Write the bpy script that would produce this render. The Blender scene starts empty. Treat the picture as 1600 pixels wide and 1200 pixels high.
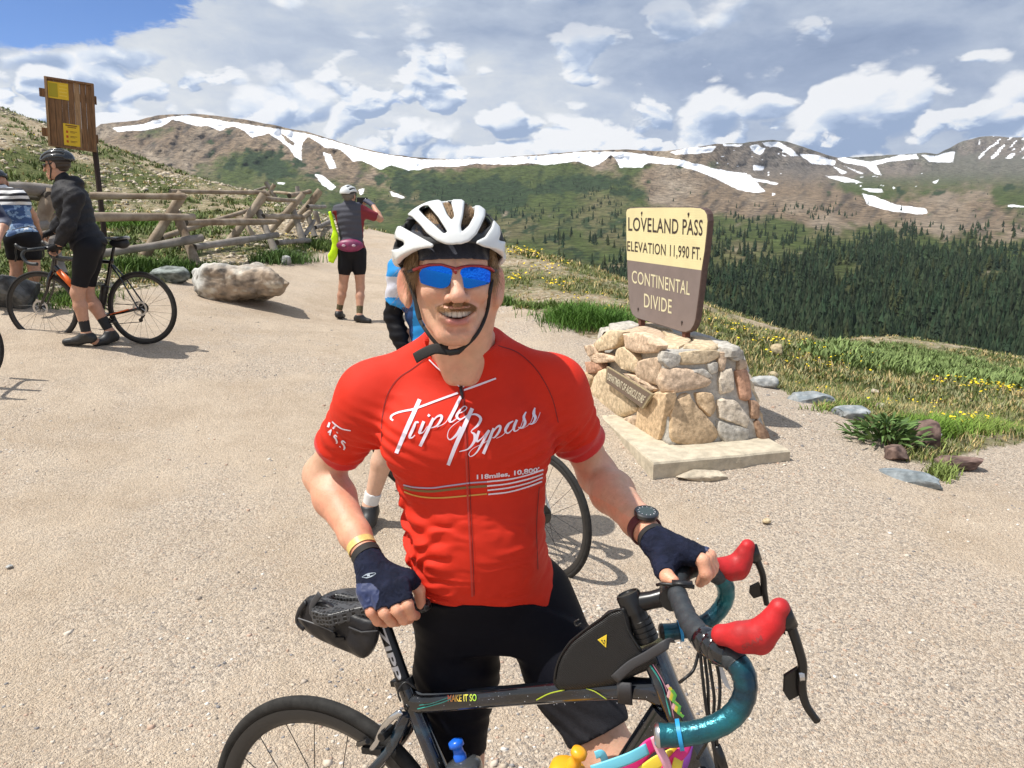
import bpy, bmesh, math, random
import numpy as np
from mathutils import Vector, Matrix, Euler, noise as mnoise

random.seed(7)
rng = np.random.default_rng(7)
scene = bpy.context.scene
COL = scene.collection
R = math.radians

# ------------------------------------------------------------------ camera
CAM_H = 1.684
PITCH = R(12.0)
FOC = 1200.0                      # focal length in pixels of a 1600 wide frame
cam_data = bpy.data.cameras.new("camera")
cam = bpy.data.objects.new("camera", cam_data)
COL.objects.link(cam)
cam.location = (0, 0, CAM_H)
cam.rotation_euler = (R(90) - PITCH, 0, 0)
cam_data.sensor_fit = 'HORIZONTAL'
cam_data.sensor_width = 36.0
cam_data.lens = 36.0 * FOC / 1600.0
cam_data.clip_start = 0.05
cam_data.clip_end = 30000
scene.camera = cam

# ------------------------------------------------------------------ light
SUN_EL = 63.0
SUN_AZ = 188.0                    # direction towards the sun, degrees from +X
sun_dir = Vector((math.cos(R(SUN_EL)) * math.cos(R(SUN_AZ)), math.cos(R(SUN_EL)) * math.sin(R(SUN_AZ)), math.sin(R(SUN_EL))))
sd = bpy.data.lights.new("sun", 'SUN')
sd.energy = 5.0
sd.angle = R(0.53)
sd.color = (1.0, 0.955, 0.88)
sun = bpy.data.objects.new("sun", sd)
COL.objects.link(sun)
sun.rotation_euler = sun_dir.to_track_quat('Z', 'Y').to_euler()

world = bpy.data.worlds.new("World")
scene.world = world
world.use_nodes = True
world.cycles.sampling_method = 'MANUAL'
world.cycles.sample_map_resolution = 512

def build_world():
    nt = world.node_tree
    nt.nodes.clear()
    N = nt.nodes.new
    L = nt.links.new
    out = N('ShaderNodeOutputWorld')
    bg = N('ShaderNodeBackground')
    bg.inputs['Strength'].default_value = 0.104
    sky = N('ShaderNodeTexSky')
    sky.sky_type = 'NISHITA'
    sky.sun_disc = False
    sky.sun_elevation = R(SUN_EL)
    sky.sun_rotation = R(90 - SUN_AZ)
    sky.altitude = 3650
    sky.air_density = 1.0
    sky.dust_density = 0.3
    sky.ozone_density = 2.0
    tc = N('ShaderNodeTexCoord')
    sep = N('ShaderNodeSeparateXYZ')
    L(tc.outputs['Generated'], sep.inputs[0])
    def math_(op, a, b=None, c=None, clamp=False):
        m = N('ShaderNodeMath'); m.operation = op; m.use_clamp = clamp
        for i, v in enumerate((a, b, c)):
            if v is None: continue
            if isinstance(v, (int, float)): m.inputs[i].default_value = v
            else: L(v, m.inputs[i])
        return m.outputs[0]
    def mixc(f, a, b):
        m = N('ShaderNodeMix'); m.data_type = 'RGBA'
        if isinstance(f, (int, float)): m.inputs[0].default_value = f
        else: L(f, m.inputs[0])
        for s, v in ((m.inputs[6], a), (m.inputs[7], b)):
            if isinstance(v, tuple): s.default_value = (*v, 1)
            else: L(v, s)
        return m.outputs[2]
    def noise_(vec, scale, det=8, rough=0.55, dist=0.0):
        n = N('ShaderNodeTexNoise'); n.inputs['Scale'].default_value = scale
        n.inputs['Detail'].default_value = det; n.inputs['Roughness'].default_value = rough
        n.inputs['Distortion'].default_value = dist
        L(vec, n.inputs['Vector']); return n.outputs['Fac']
    def ramp(v, lo, hi, smooth=True):
        m = N('ShaderNodeMapRange'); m.interpolation_type = 'SMOOTHSTEP' if smooth else 'LINEAR'
        L(v, m.inputs[0]); m.inputs[1].default_value = lo; m.inputs[2].default_value = hi
        return m.outputs[0]
    az = math_('DIVIDE', sep.outputs[0], math_('MAXIMUM', sep.outputs[1], 0.05))
    # behind the camera the same clouds continue, laid out by direction
    hx = math_('SQRT', math_('ADD', math_('MULTIPLY', sep.outputs[0], sep.outputs[0]), math_('MULTIPLY', sep.outputs[1], sep.outputs[1])))
    el = math_('DIVIDE', sep.outputs[2], math_('MAXIMUM', hx, 0.05))
    dx = math_('DIVIDE', math_('ADD', az, 0.60), 0.30)
    dz = math_('DIVIDE', math_('SUBTRACT', el, 0.240), 0.075)
    gap = math_('SUBTRACT', 1.0, math_('ADD', math_('MULTIPLY', dx, dx), math_('MULTIPLY', dz, dz)))
    gap = math_('MULTIPLY', math_('MAXIMUM', gap, 0.0), math_('GREATER_THAN', sep.outputs[1], 0.05))
    def dv(o, sy, warp=None):
        c = N('ShaderNodeCombineXYZ')
        L(sep.outputs[0], c.inputs[0]); L(sep.outputs[1], c.inputs[1]); L(math_('MULTIPLY', math_('MINIMUM', el, 2.0), sy), c.inputs[2])
        v = N('ShaderNodeVectorMath'); v.operation = 'ADD'; L(c.outputs[0], v.inputs[0]); v.inputs[1].default_value = o
        return v.outputs[0]
    def puff(vec, scale, det, rough):
        n = N('ShaderNodeTexNoise'); n.noise_type = 'RIDGED_MULTIFRACTAL'; n.normalize = True; n.inputs['Scale'].default_value = scale; n.inputs['Detail'].default_value = det
        n.inputs['Roughness'].default_value = rough; n.inputs['Offset'].default_value = 0.9; n.inputs['Gain'].default_value = 1.4; L(vec, n.inputs['Vector']); return n.outputs['Fac']
    def warp(vec, amt, sc):
        n = N('ShaderNodeTexNoise'); n.inputs['Scale'].default_value = sc; n.inputs['Detail'].default_value = 5; L(vec, n.inputs['Vector'])
        m = N('ShaderNodeVectorMath'); m.operation = 'MULTIPLY_ADD'; L(n.outputs['Color'], m.inputs[0]); m.inputs[1].default_value = (amt,) * 3; L(vec, m.inputs[2]); return m.outputs[0]
    def colour(shade, stops, k):
        cr = N('ShaderNodeValToRGB'); e = cr.color_ramp.elements
        e[0].position = stops[0][0]; e[0].color = (*stops[0][1], 1); e[1].position = stops[-1][0]; e[1].color = (*stops[-1][1], 1)
        for p_, c_ in stops[1:-1]: x = e.new(p_); x.color = (*c_, 1)
        L(shade, cr.inputs[0]); sc = N('ShaderNodeVectorMath'); sc.operation = 'SCALE'; L(cr.outputs[0], sc.inputs[0]); sc.inputs['Scale'].default_value = k
        return sc.outputs[0]
    def clamp(v): return math_('MINIMUM', math_('MAXIMUM', v, 0.0), 1.0)
    # 1: the high deck, grey-blue beneath, with broad brighter parts
    wv = warp(dv((1.7, 8.3, 2.2), 2.6), 0.25, 2.2)
    mass = noise_(wv, 1.7, 7, 0.55, 0.1)
    mass2 = noise_(warp(dv((6.1, 2.3, 5.2), 2.4), 0.12, 6.0), 7.0, 7, 0.64, 0.1)
    high = ramp(el, 0.10, 0.24)
    right = ramp(math_('ADD', az, math_('MULTIPLY', mass, 0.5)), -0.15, 0.45)
    deck = math_('SUBTRACT', 0.84, math_('MULTIPLY', ramp(mass, 0.42, 0.60), 0.34))
    deck = math_('SUBTRACT', deck, math_('MULTIPLY', math_('MULTIPLY', right, high), 0.30))
    deck = math_('ADD', deck, math_('MULTIPLY', math_('SUBTRACT', mass2, 0.5), 1.15))
    stops = [(0.0, (.24, .33, .53)), (.32, (.37, .47, .67)), (.65, (.62, .71, .86)), (1.0, (.95, .98, 1.0))]
    deck = math_('ADD', deck, math_('MULTIPLY', ramp(az, 0.0, -0.45), 0.28))
    deckc = colour(clamp(deck), stops, 7.0)
    # holes with blue behind: the large one upper left and a few small ones
    hol = math_('ADD', math_('MULTIPLY', gap, 1.1), math_('MULTIPLY', math_('SUBTRACT', mass2, 0.5), -1.6))
    hol = math_('ADD', hol, math_('MULTIPLY', math_('SUBTRACT', mass, 0.5), -1.3))
    a_deck = ramp(hol, 0.40, 0.20)
    # 2, 3: cumulus heads in front, smaller towards the horizon
    def cumulus(off, scale, lo, hi, lowbias, base):
        o1 = (off[0] - 0.055 / scale, off[1], off[2] + 0.17 / scale)
        v0 = warp(dv(off, 1.7), 0.36 / scale, scale * 1.4); v1 = warp(dv(o1, 1.7), 0.36 / scale, scale * 1.4)
        p0 = puff(v0, scale, 6.0, 0.64); p1 = puff(v1, scale, 6.0, 0.64)
        relief = math_('MULTIPLY', math_('SUBTRACT', p1, p0), 3.2)
        n = noise_(dv((off[1] + 3, off[0], off[2] + 1), 2.6), scale * .55, 7, 0.58, 0.2)
        cov = math_('ADD', math_('MULTIPLY', n, 0.9), math_('MULTIPLY', math_('SUBTRACT', 0.5, p0), 0.50))
        cov = math_('SUBTRACT', math_('ADD', cov, lowbias), math_('MULTIPLY', gap, 0.55))
        al = ramp(cov, lo, hi)
        sh = math_('ADD', math_('ADD', base, relief), math_('MULTIPLY', ramp(cov, lo, lo + 0.30), -0.30))
        sh = math_('ADD', sh, math_('MULTIPLY', math_('SUBTRACT', mass2, 0.5), 1.1))
        return al, colour(clamp(sh), [(0.0, (.26, .37, .58)), (.35, (.43, .54, .74)), (.65, (.76, .83, .93)), (1.0, (1.0, 1.0, 1.0))], 8.6)
    bias = math_('ADD', math_('MULTIPLY', ramp(el, 0.24, 0.06), 0.24), math_('MULTIPLY', math_('MULTIPLY', ramp(az, 0.0, -0.3), ramp(el, 0.26, 0.19)), 0.08))
    a1, c1 = cumulus((4.2, 1.3, 0.4), 5.2, 0.41, 0.53, math_('SUBTRACT', bias, math_('ADD', 0.02, math_('MULTIPLY', high, 0.05))), 0.76)
    a2, c2 = cumulus((9.4, 3.1, 7.4), 11.0, 0.43, 0.54, math_('SUBTRACT', bias, 0.04), 0.75)
    gam = N('ShaderNodeMix'); gam.data_type = 'RGBA'; gam.blend_type = 'MULTIPLY'; gam.inputs[0].default_value = 1.0
    L(sky.outputs[0], gam.inputs[6]); gam.inputs[7].default_value = (0.50, 0.84, 1.25, 1)
    hz = mixc(ramp(el, 0.14, 0.0), gam.outputs[2], (3.0, 4.5, 7.0))
    col = mixc(a_deck, hz, deckc)
    col = mixc(math_('MULTIPLY', a1, 0.96), col, c1)
    col = mixc(math_('MULTIPLY', a2, math_('MULTIPLY', ramp(el, 0.30, 0.16), 0.92)), col, c2)
    L(col, bg.inputs['Color'])
    L(bg.outputs[0], out.inputs[0])
build_world()

scene.view_settings.view_transform = 'Standard'
scene.view_settings.look = 'None'
scene.view_settings.exposure = 0.13
scene.view_settings.gamma = 1.0
scene.view_settings.use_curve_mapping = False
scene.render.engine = 'CYCLES'
scene.cycles.use_denoising = True
scene.cycles.max_bounces = 6
scene.cycles.transparent_max_bounces = 8

# ------------------------------------------------------------------ helpers
CT, ST = math.cos(PITCH), math.sin(PITCH)
def W(px, py, D):
    """World point at horizontal distance D (metres along +Y)."""
    u = (px - 800.0) / FOC; v = (600.0 - py) / FOC
    dy = CT + v * ST; dz = -ST + v * CT
    return np.array((u / dy * D, D, CAM_H + dz / dy * D))
def Wa(px, py, D):
    px = np.asarray(px, float); py = np.asarray(py, float); D = np.asarray(D, float)
    u = (px - 800.0) / FOC; v = (600.0 - py) / FOC
    dy = CT + v * ST; dz = -ST + v * CT
    return np.stack([u / dy * D, D + 0 * u, CAM_H + dz / dy * D], -1)
def proj(P):
    P = np.asarray(P, float); h = CAM_H - P[..., 2]
    Z = P[..., 1] * CT + h * ST
    Z = np.where(np.abs(Z) < 1e-6, 1e-6, Z)
    return 800 + FOC * P[..., 0] / Z, 600 + FOC * (h * CT - P[..., 1] * ST) / Z, Z
def V3(p): return Vector((float(p[0]), float(p[1]), float(p[2])))
def sstep(a, b, x):
    t = np.clip((np.asarray(x, float) - a) / (b - a), 0, 1); return t * t * (3 - 2 * t)

def tag(o, label=None, cat=None, group=None, kind=None):
    if label: o['label'] = label
    if cat: o['category'] = cat
    if group: o['group'] = group
    if kind: o['kind'] = kind
    return o
def empty(name, loc=(0, 0, 0), rot=None, label=None, cat=None, group=None, parent=None):
    o = bpy.data.objects.new(name, None); COL.objects.link(o)
    o.empty_display_size = 0.05
    o.location = loc
    if rot is not None: o.rotation_euler = rot
    if parent is not None: o.parent = parent
    return tag(o, label, cat, group)
def link(name, me, parent=None, loc=None):
    o = bpy.data.objects.new(name, me); COL.objects.link(o)
    if parent is not None: o.parent = parent
    if loc is not None: o.location = loc
    return o
def mesh_np(name, verts, faces, mats=None, smooth=False, fmat=None):
    """verts (n,3) array, faces (m,3|4) array or list of index tuples"""
    me = bpy.data.meshes.new(name)
    verts = np.asarray(verts, np.float32)
    if isinstance(faces, np.ndarray):
        k = faces.shape[1]; m = len(faces)
        me.vertices.add(len(verts)); me.vertices.foreach_set('co', verts.ravel())
        me.loops.add(m * k); me.loops.foreach_set('vertex_index', faces.astype(np.int32).ravel())
        me.polygons.add(m); me.polygons.foreach_set('loop_start', np.arange(0, m * k, k, dtype=np.int32))
        me.update(calc_edges=True)
    else:
        me.from_pydata(verts.tolist(), [], faces)
    if mats is not None:
        for mt in (mats if isinstance(mats, (list, tuple)) else [mats]): me.materials.append(mt)
    if fmat is not None: me.polygons.foreach_set('material_index', np.asarray(fmat, np.int32))
    if smooth: me.polygons.foreach_set('use_smooth', np.ones(len(me.polygons), bool))
    me.update()
    return me
def vcol(me, name, cols):
    a = me.color_attributes.new(name, 'FLOAT_COLOR', 'POINT')
    c = np.ones((len(me.vertices), 4), np.float32); c[:, :cols.shape[1]] = cols
    a.data.foreach_set('color', c.ravel())
def vfloat(me, name, vals):
    a = me.attributes.new(name, 'FLOAT', 'POINT'); a.data.foreach_set('value', np.asarray(vals, np.float32))

class MB:
    """collects primitives into one mesh"""
    def __init__(s): s.v = []; s.f = []; s.n = 0; s.m = []; s.cur = 0
    def add(s, verts, faces):
        b = s.n
        verts = [tuple(map(float, p)) for p in verts]
        s.v += verts; s.n += len(verts)
        s.f += [tuple(i + b for i in f) for f in faces]; s.m += [s.cur] * len(faces); return s
    def box(s, c, size, M=None, bev=0.0):
        c = np.array(c, float); h = np.array(size, float) / 2
        P = []
        for sx in (-1, 1):
            for sy in (-1, 1):
                for sz in (-1, 1):
                    P.append(np.array((sx, sy, sz)) * h)
        if M is not None: P = [np.array(M @ Vector(p)) for p in P]
        P = [p + c for p in P]
        return s.add(P, [(0, 1, 3, 2), (4, 6, 7, 5), (0, 4, 5, 1), (2, 3, 7, 6), (0, 2, 6, 4), (1, 5, 7, 3)])
    def tube(s, pts, rad, seg=10, closed=False, caps=True, ell=None, up=None):
        """sweep along pts; rad scalar or list (or list of (a,b) pairs); parallel transport frames"""
        pts = [np.array(p, float) for p in pts]; n = len(pts)
        if not isinstance(rad, (list, tuple, np.ndarray)): rad = [rad] * n
        T = []
        for i in range(n):
            a = pts[(i - 1) % n] if (closed or i > 0) else pts[i]
            b = pts[(i + 1) % n] if (closed or i < n - 1) else pts[i]
            t = b - a; T.append(t / (np.linalg.norm(t) + 1e-12))
        u = np.array(up, float) if up is not None else (np.array((0, 0, 1.0)) if abs(T[0][2]) < 0.9 else np.array((0, 1.0, 0)))
        V = []
        for i in range(n):
            t = T[i]
            if up is not None: u = np.array(up, float)
            u = u - t * (u @ t); u /= (np.linalg.norm(u) + 1e-12)
            w = np.cross(t, u)
            r = rad[i]; ra, rb = (r, r) if not isinstance(r, (tuple, list, np.ndarray)) else r
            for k in range(seg):
                a = 2 * math.pi * k / seg
                V.append(pts[i] + w * (ra * math.cos(a)) + u * (rb * math.sin(a)))
        F = []
        m = n if closed else n - 1
        for i in range(m):
            j = (i + 1) % n
            for k in range(seg):
                l = (k + 1) % seg
                F.append((i * seg + k, i * seg + l, j * seg + l, j * seg + k))
        if caps and not closed:
            F.append(tuple(range(seg))[::-1]); F.append(tuple((n - 1) * seg + k for k in range(seg)))
        return s.add(V, F)
    def lathe(s, prof, o, axis, seg=24, caps=False, ang=2 * math.pi):
        """prof: list of (r, h) about axis through o"""
        o = np.array(o, float); ax = np.array(axis, float); ax /= np.linalg.norm(ax)
        u = np.cross(ax, (0, 0, 1.0) if abs(ax[2]) < 0.9 else (1.0, 0, 0)); u /= np.linalg.norm(u); w = np.cross(ax, u)
        V = []
        for r, h in prof:
            for k in range(seg):
                a = ang * k / seg
                V.append(o + ax * h + (u * math.cos(a) + w * math.sin(a)) * r)
        F = []
        for i in range(len(prof) - 1):
            for k in range(seg):
                l = (k + 1) % seg
                F.append((i * seg + k, i * seg + l, (i + 1) * seg + l, (i + 1) * seg + k))
        if caps:
            F.append(tuple(range(seg))[::-1]); F.append(tuple((len(prof) - 1) * seg + k for k in range(seg)))
        return s.add(V, F)
    def ball(s, c, r, seg=12, rings=8, M=None):
        c = np.array(c, float); r = np.array(r if isinstance(r, (tuple, list)) else (r, r, r), float)
        V = []; F = []
        for i in range(1, rings):
            a = math.pi * i / rings
            for k in range(seg):
                b = 2 * math.pi * k / seg
                V.append(np.array((math.sin(a) * math.cos(b), math.sin(a) * math.sin(b), math.cos(a))) * r)
        V.append(np.array((0, 0, r[2]))); V.append(np.array((0, 0, -r[2])))
        t, bt = len(V) - 2, len(V) - 1
        for i in range(rings - 2):
            for k in range(seg):
                l = (k + 1) % seg
                F.append((i * seg + k, (i + 1) * seg + k, (i + 1) * seg + l, i * seg + l))
        for k in range(seg):
            l = (k + 1) % seg
            F.append((t, k, l)); F.append((bt, (rings - 2) * seg + l, (rings - 2) * seg + k))
        if M is not None: V = [np.array(M @ Vector(p)) for p in V]
        return s.add([p + c for p in V], F)
    def prism(s, poly, d0, d1, o, ux, uy, un):
        """extrude a 2D polygon: point = o + ux*x + uy*y + un*d"""
        o, ux, uy, un = (np.array(q, float) for q in (o, ux, uy, un)); n = len(poly)
        V = [o + ux * x + uy * y + un * d for d in (d0, d1) for x, y in poly]
        F = [tuple(range(n))[::-1], tuple(range(n, 2 * n))] + [(i, (i + 1) % n, n + (i + 1) % n, n + i) for i in range(n)]
        return s.add(V, F)
    def mesh(s, name, mats=None, smooth=False, xf=None):
        v = np.array(s.v, float).reshape(-1, 3)
        if xf is not None: v = xf(v)
        me = mesh_np(name, v, s.f, mats, smooth)
        if s.m and max(s.m) > 0: me.polygons.foreach_set('material_index', s.m)
        return me
    def obj(s, name, mat=None, parent=None, smooth=False, xf=None, bevel=0, sub=0, auto=None):
        me = s.mesh(name, mat, smooth, xf)
        o = link(name, me, parent)
        if smooth and auto:
            me.set_sharp_from_angle(angle=R(auto))
        if bevel:
            b = o.modifiers.new('bevel', 'BEVEL'); b.width = bevel; b.segments = 2; b.limit_method = 'ANGLE'; b.angle_limit = R(40)
        if sub:
            b = o.modifiers.new('subsurf', 'SUBSURF'); b.levels = sub; b.render_levels = sub
        return o

# ------------------------------------------------------------------ materials
_mats = {}
def mat(name, col=(0.5, 0.5, 0.5), rough=0.6, metal=0.0, var=0.0, vscale=20.0, bump=0.0, bscale=60.0, spec=0.5,
        coat=0.0, sss=0.0, attr=None, sheen=0.0, col2=None, bdet=4, wave=None, trans=0.0, det=5, coords='Object', aniso=None):
    if name in _mats: return _mats[name]
    m = bpy.data.materials.new(name); m.use_nodes = True; _mats[name] = m
    nt = m.node_tree; N = nt.nodes.new; L = nt.links.new
    b = nt.nodes['Principled BSDF']
    b.inputs['Base Color'].default_value = (*col, 1); b.inputs['Roughness'].default_value = rough
    b.inputs['Metallic'].default_value = metal; b.inputs['Specular IOR Level'].default_value = spec
    b.inputs['Coat Weight'].default_value = coat; b.inputs['Coat Roughness'].default_value = 0.08
    if sheen: b.inputs['Sheen Weight'].default_value = sheen
    if trans: b.inputs['Transmission Weight'].default_value = trans
    if sss:
        b.inputs['Subsurface Weight'].default_value = sss
        b.inputs['Subsurface Radius'].default_value = (0.012, 0.004, 0.002); b.inputs['Subsurface Scale'].default_value = 1.0
    tc = N('ShaderNodeTexCoord').outputs[coords]
    if aniso:
        mp = N('ShaderNodeMapping'); mp.inputs['Scale'].default_value = aniso; L(tc, mp.inputs[0]); tc = mp.outputs[0]
    csock = None
    if attr:
        a = N('ShaderNodeAttribute'); a.attribute_name = attr; csock = a.outputs['Color']
    if var or col2:
        n = N('ShaderNodeTexNoise'); n.inputs['Scale'].default_value = vscale; n.inputs['Detail'].default_value = det; n.inputs['Roughness'].default_value = 0.6
        L(tc, n.inputs['Vector'])
        mr = N('ShaderNodeMapRange'); L(n.outputs['Fac'], mr.inputs[0]); mr.inputs[1].default_value = 0.35; mr.inputs[2].default_value = 0.65
        mx = N('ShaderNodeMix'); mx.data_type = 'RGBA'
        L(mr.outputs[0], mx.inputs[0])
        if col2: 
            mx.inputs[6].default_value = (*col, 1); mx.inputs[7].default_value = (*col2, 1)
            L(mx.outputs[2], b.inputs['Base Color'])
        else:
            if csock is None:
                mx.inputs[6].default_value = (*[c * (1 - var) for c in col], 1); mx.inputs[7].default_value = (*[min(1, c * (1 + var)) for c in col], 1)
                L(mx.outputs[2], b.inputs['Base Color'])
            else:
                mx.inputs[6].default_value = (1 - var, 1 - var, 1 - var, 1); mx.inputs[7].default_value = (1 + var, 1 + var, 1 + var, 1)
                mm = N('ShaderNodeMix'); mm.data_type = 'RGBA'; mm.blend_type = 'MULTIPLY'; mm.inputs[0].default_value = 1
                L(csock, mm.inputs[6]); L(mx.outputs[2], mm.inputs[7]); L(mm.outputs[2], b.inputs['Base Color'])
    elif csock is not None: L(csock, b.inputs['Base Color'])
    h = None
    if bump:
        n = N('ShaderNodeTexNoise'); n.inputs['Scale'].default_value = bscale; n.inputs['Detail'].default_value = bdet; n.inputs['Roughness'].default_value = 0.6
        L(tc, n.inputs['Vector']); h = n.outputs['Fac']
    if wave:
        w = N('ShaderNodeTexWave'); w.inputs['Scale'].default_value = wave[0]; w.inputs['Distortion'].default_value = wave[1]; w.bands_direction = wave[2]
        L(tc, w.inputs['Vector'])
        if h is None: h = w.outputs['Fac']; bump = wave[3]
        else:
            ad = N('ShaderNodeMath'); ad.operation = 'MULTIPLY_ADD'; L(w.outputs['Fac'], ad.inputs[0]); ad.inputs[1].default_value = wave[3]; L(h, ad.inputs[2]); h = ad.outputs[0]
    if h is not None:
        bp = N('ShaderNodeBump'); bp.inputs['Strength'].default_value = 1.0; bp.inputs['Distance'].default_value = bump
        L(h, bp.inputs['Height']); L(bp.outputs[0], b.inputs['Normal'])
    return m
def fbm(P, scale, octv=4, seed=0.0, ridged=False):
    """value noise fbm for arrays of 2D/3D points"""
    P = np.asarray(P, float)
    if P.shape[-1] == 2: P = np.concatenate([P, np.zeros(P.shape[:-1] + (1,))], -1)
    out = np.zeros(P.shape[:-1]); amp = 1.0; tot = 0
    for o in range(octv):
        Q = P * scale + seed * 17.13 + o * 5.7
        i = np.floor(Q).astype(np.int64); f = Q - i; f = f * f * (3 - 2 * f)
        def h(dx, dy, dz):
            n = (i[..., 0] + dx) * 374761393 + (i[..., 1] + dy) * 668265263 + (i[..., 2] + dz) * 2147483647
            n = (n ^ (n >> 13)) * 1274126177
            n = n ^ (n >> 16)
            return (n & 0xffff) / 65535.0
        x, y, z = f[..., 0], f[..., 1], f[..., 2]
        v = ((h(0,0,0)*(1-x)+h(1,0,0)*x)*(1-y) + (h(0,1,0)*(1-x)+h(1,1,0)*x)*y)*(1-z) + ((h(0,0,1)*(1-x)+h(1,0,1)*x)*(1-y) + (h(0,1,1)*(1-x)+h(1,1,1)*x)*y)*z
        if ridged: v = 1 - np.abs(2 * v - 1)
        out += amp * v; tot += amp; amp *= 0.5; scale *= 2.03
    return out / tot
def inpoly(px, py, poly):
    px = np.asarray(px, float); py = np.asarray(py, float)
    c = np.zeros(px.shape, bool); n = len(poly)
    for i in range(n):
        x0, y0 = poly[i]; x1, y1 = poly[(i + 1) % n]
        if y0 == y1: continue
        k = ((y0 > py) != (y1 > py)) & (px < (x1 - x0) * (py - y0) / (y1 - y0) + x0)
        c ^= k
    return c
# ------------------------------------------------------------------ smooth solid modelling (distance fields -> one continuous mesh)
class G:
    """distance field helpers on point arrays (n,3)"""
def s_cap(P, a, b, ra, rb):
    a = np.asarray(a, float); b = np.asarray(b, float); ab = b - a
    t = np.clip(((P - a) @ ab) / (ab @ ab + 1e-12), 0, 1)
    return np.linalg.norm(P - a - t[:, None] * ab, axis=1) - (ra + t * (rb - ra))
def s_ell(P, c, r, M=None):
    q = P - np.asarray(c, float)
    if M is not None: q = q @ np.asarray(M, float)        # columns of M = local axes
    r = np.asarray(r, float)
    k0 = np.linalg.norm(q / r, axis=1); k1 = np.linalg.norm(q / (r * r), axis=1)
    return k0 * (k0 - 1) / np.maximum(k1, 1e-9)
def s_min(a, b, k):
    h = np.maximum(k - np.abs(a - b), 0) / k
    return np.minimum(a, b) - h * h * k * .25
def s_max(a, b, k): return -s_min(-a, -b, k)
def s_box(P, c, h, r=0.0, M=None):
    q = P - np.asarray(c, float)
    if M is not None: q = q @ np.asarray(M, float)
    q = np.abs(q) - (np.asarray(h, float) - r)
    return np.linalg.norm(np.maximum(q, 0), axis=1) + np.minimum(q.max(1), 0) - r
def s_chain(P, pts, rad, k=0.01):
    d = None
    for i in range(len(pts) - 1):
        e = s_cap(P, pts[i], pts[i + 1], rad[i], rad[i + 1])
        d = e if d is None else s_min(d, e, k)
    return d
def s_slices(P, tab, n=2.3):
    """vertical body made of elliptical slices: rows (z, cx, cy, a, b)"""
    tab = np.asarray(tab, float); z = P[:, 2]
    cx = np.interp(z, tab[:, 0], tab[:, 1]); cy = np.interp(z, tab[:, 0], tab[:, 2])
    a = np.interp(z, tab[:, 0], tab[:, 3]); b = np.interp(z, tab[:, 0], tab[:, 4])
    x = np.abs(P[:, 0] - cx) / a; y = np.abs(P[:, 1] - cy) / b
    r = (x ** n + y ** n) ** (1 / n)
    d = (r - 1) * np.minimum(a, b)
    dz = np.maximum(tab[0, 0] - z, z - tab[-1, 0])
    return np.where(dz > 0, np.sqrt(np.maximum(d, 0) ** 2 + dz ** 2), np.maximum(d, dz))
def s_poly2(x, y, poly):
    """signed 2D distance to polygon"""
    d = np.full(x.shape, 1e9); n = len(poly); ins = inpoly(x, y, poly)
    for i in range(n):
        ax, ay = poly[i]; bx, by = poly[(i + 1) % n]
        ex, ey = bx - ax, by - ay
        t = np.clip(((x - ax) * ex + (y - ay) * ey) / (ex * ex + ey * ey + 1e-9), 0, 1)
        d = np.minimum(d, (x - ax - t * ex) ** 2 + (y - ay - t * ey) ** 2)
    d = np.sqrt(d)
    return np.where(ins, -d, d)
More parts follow.
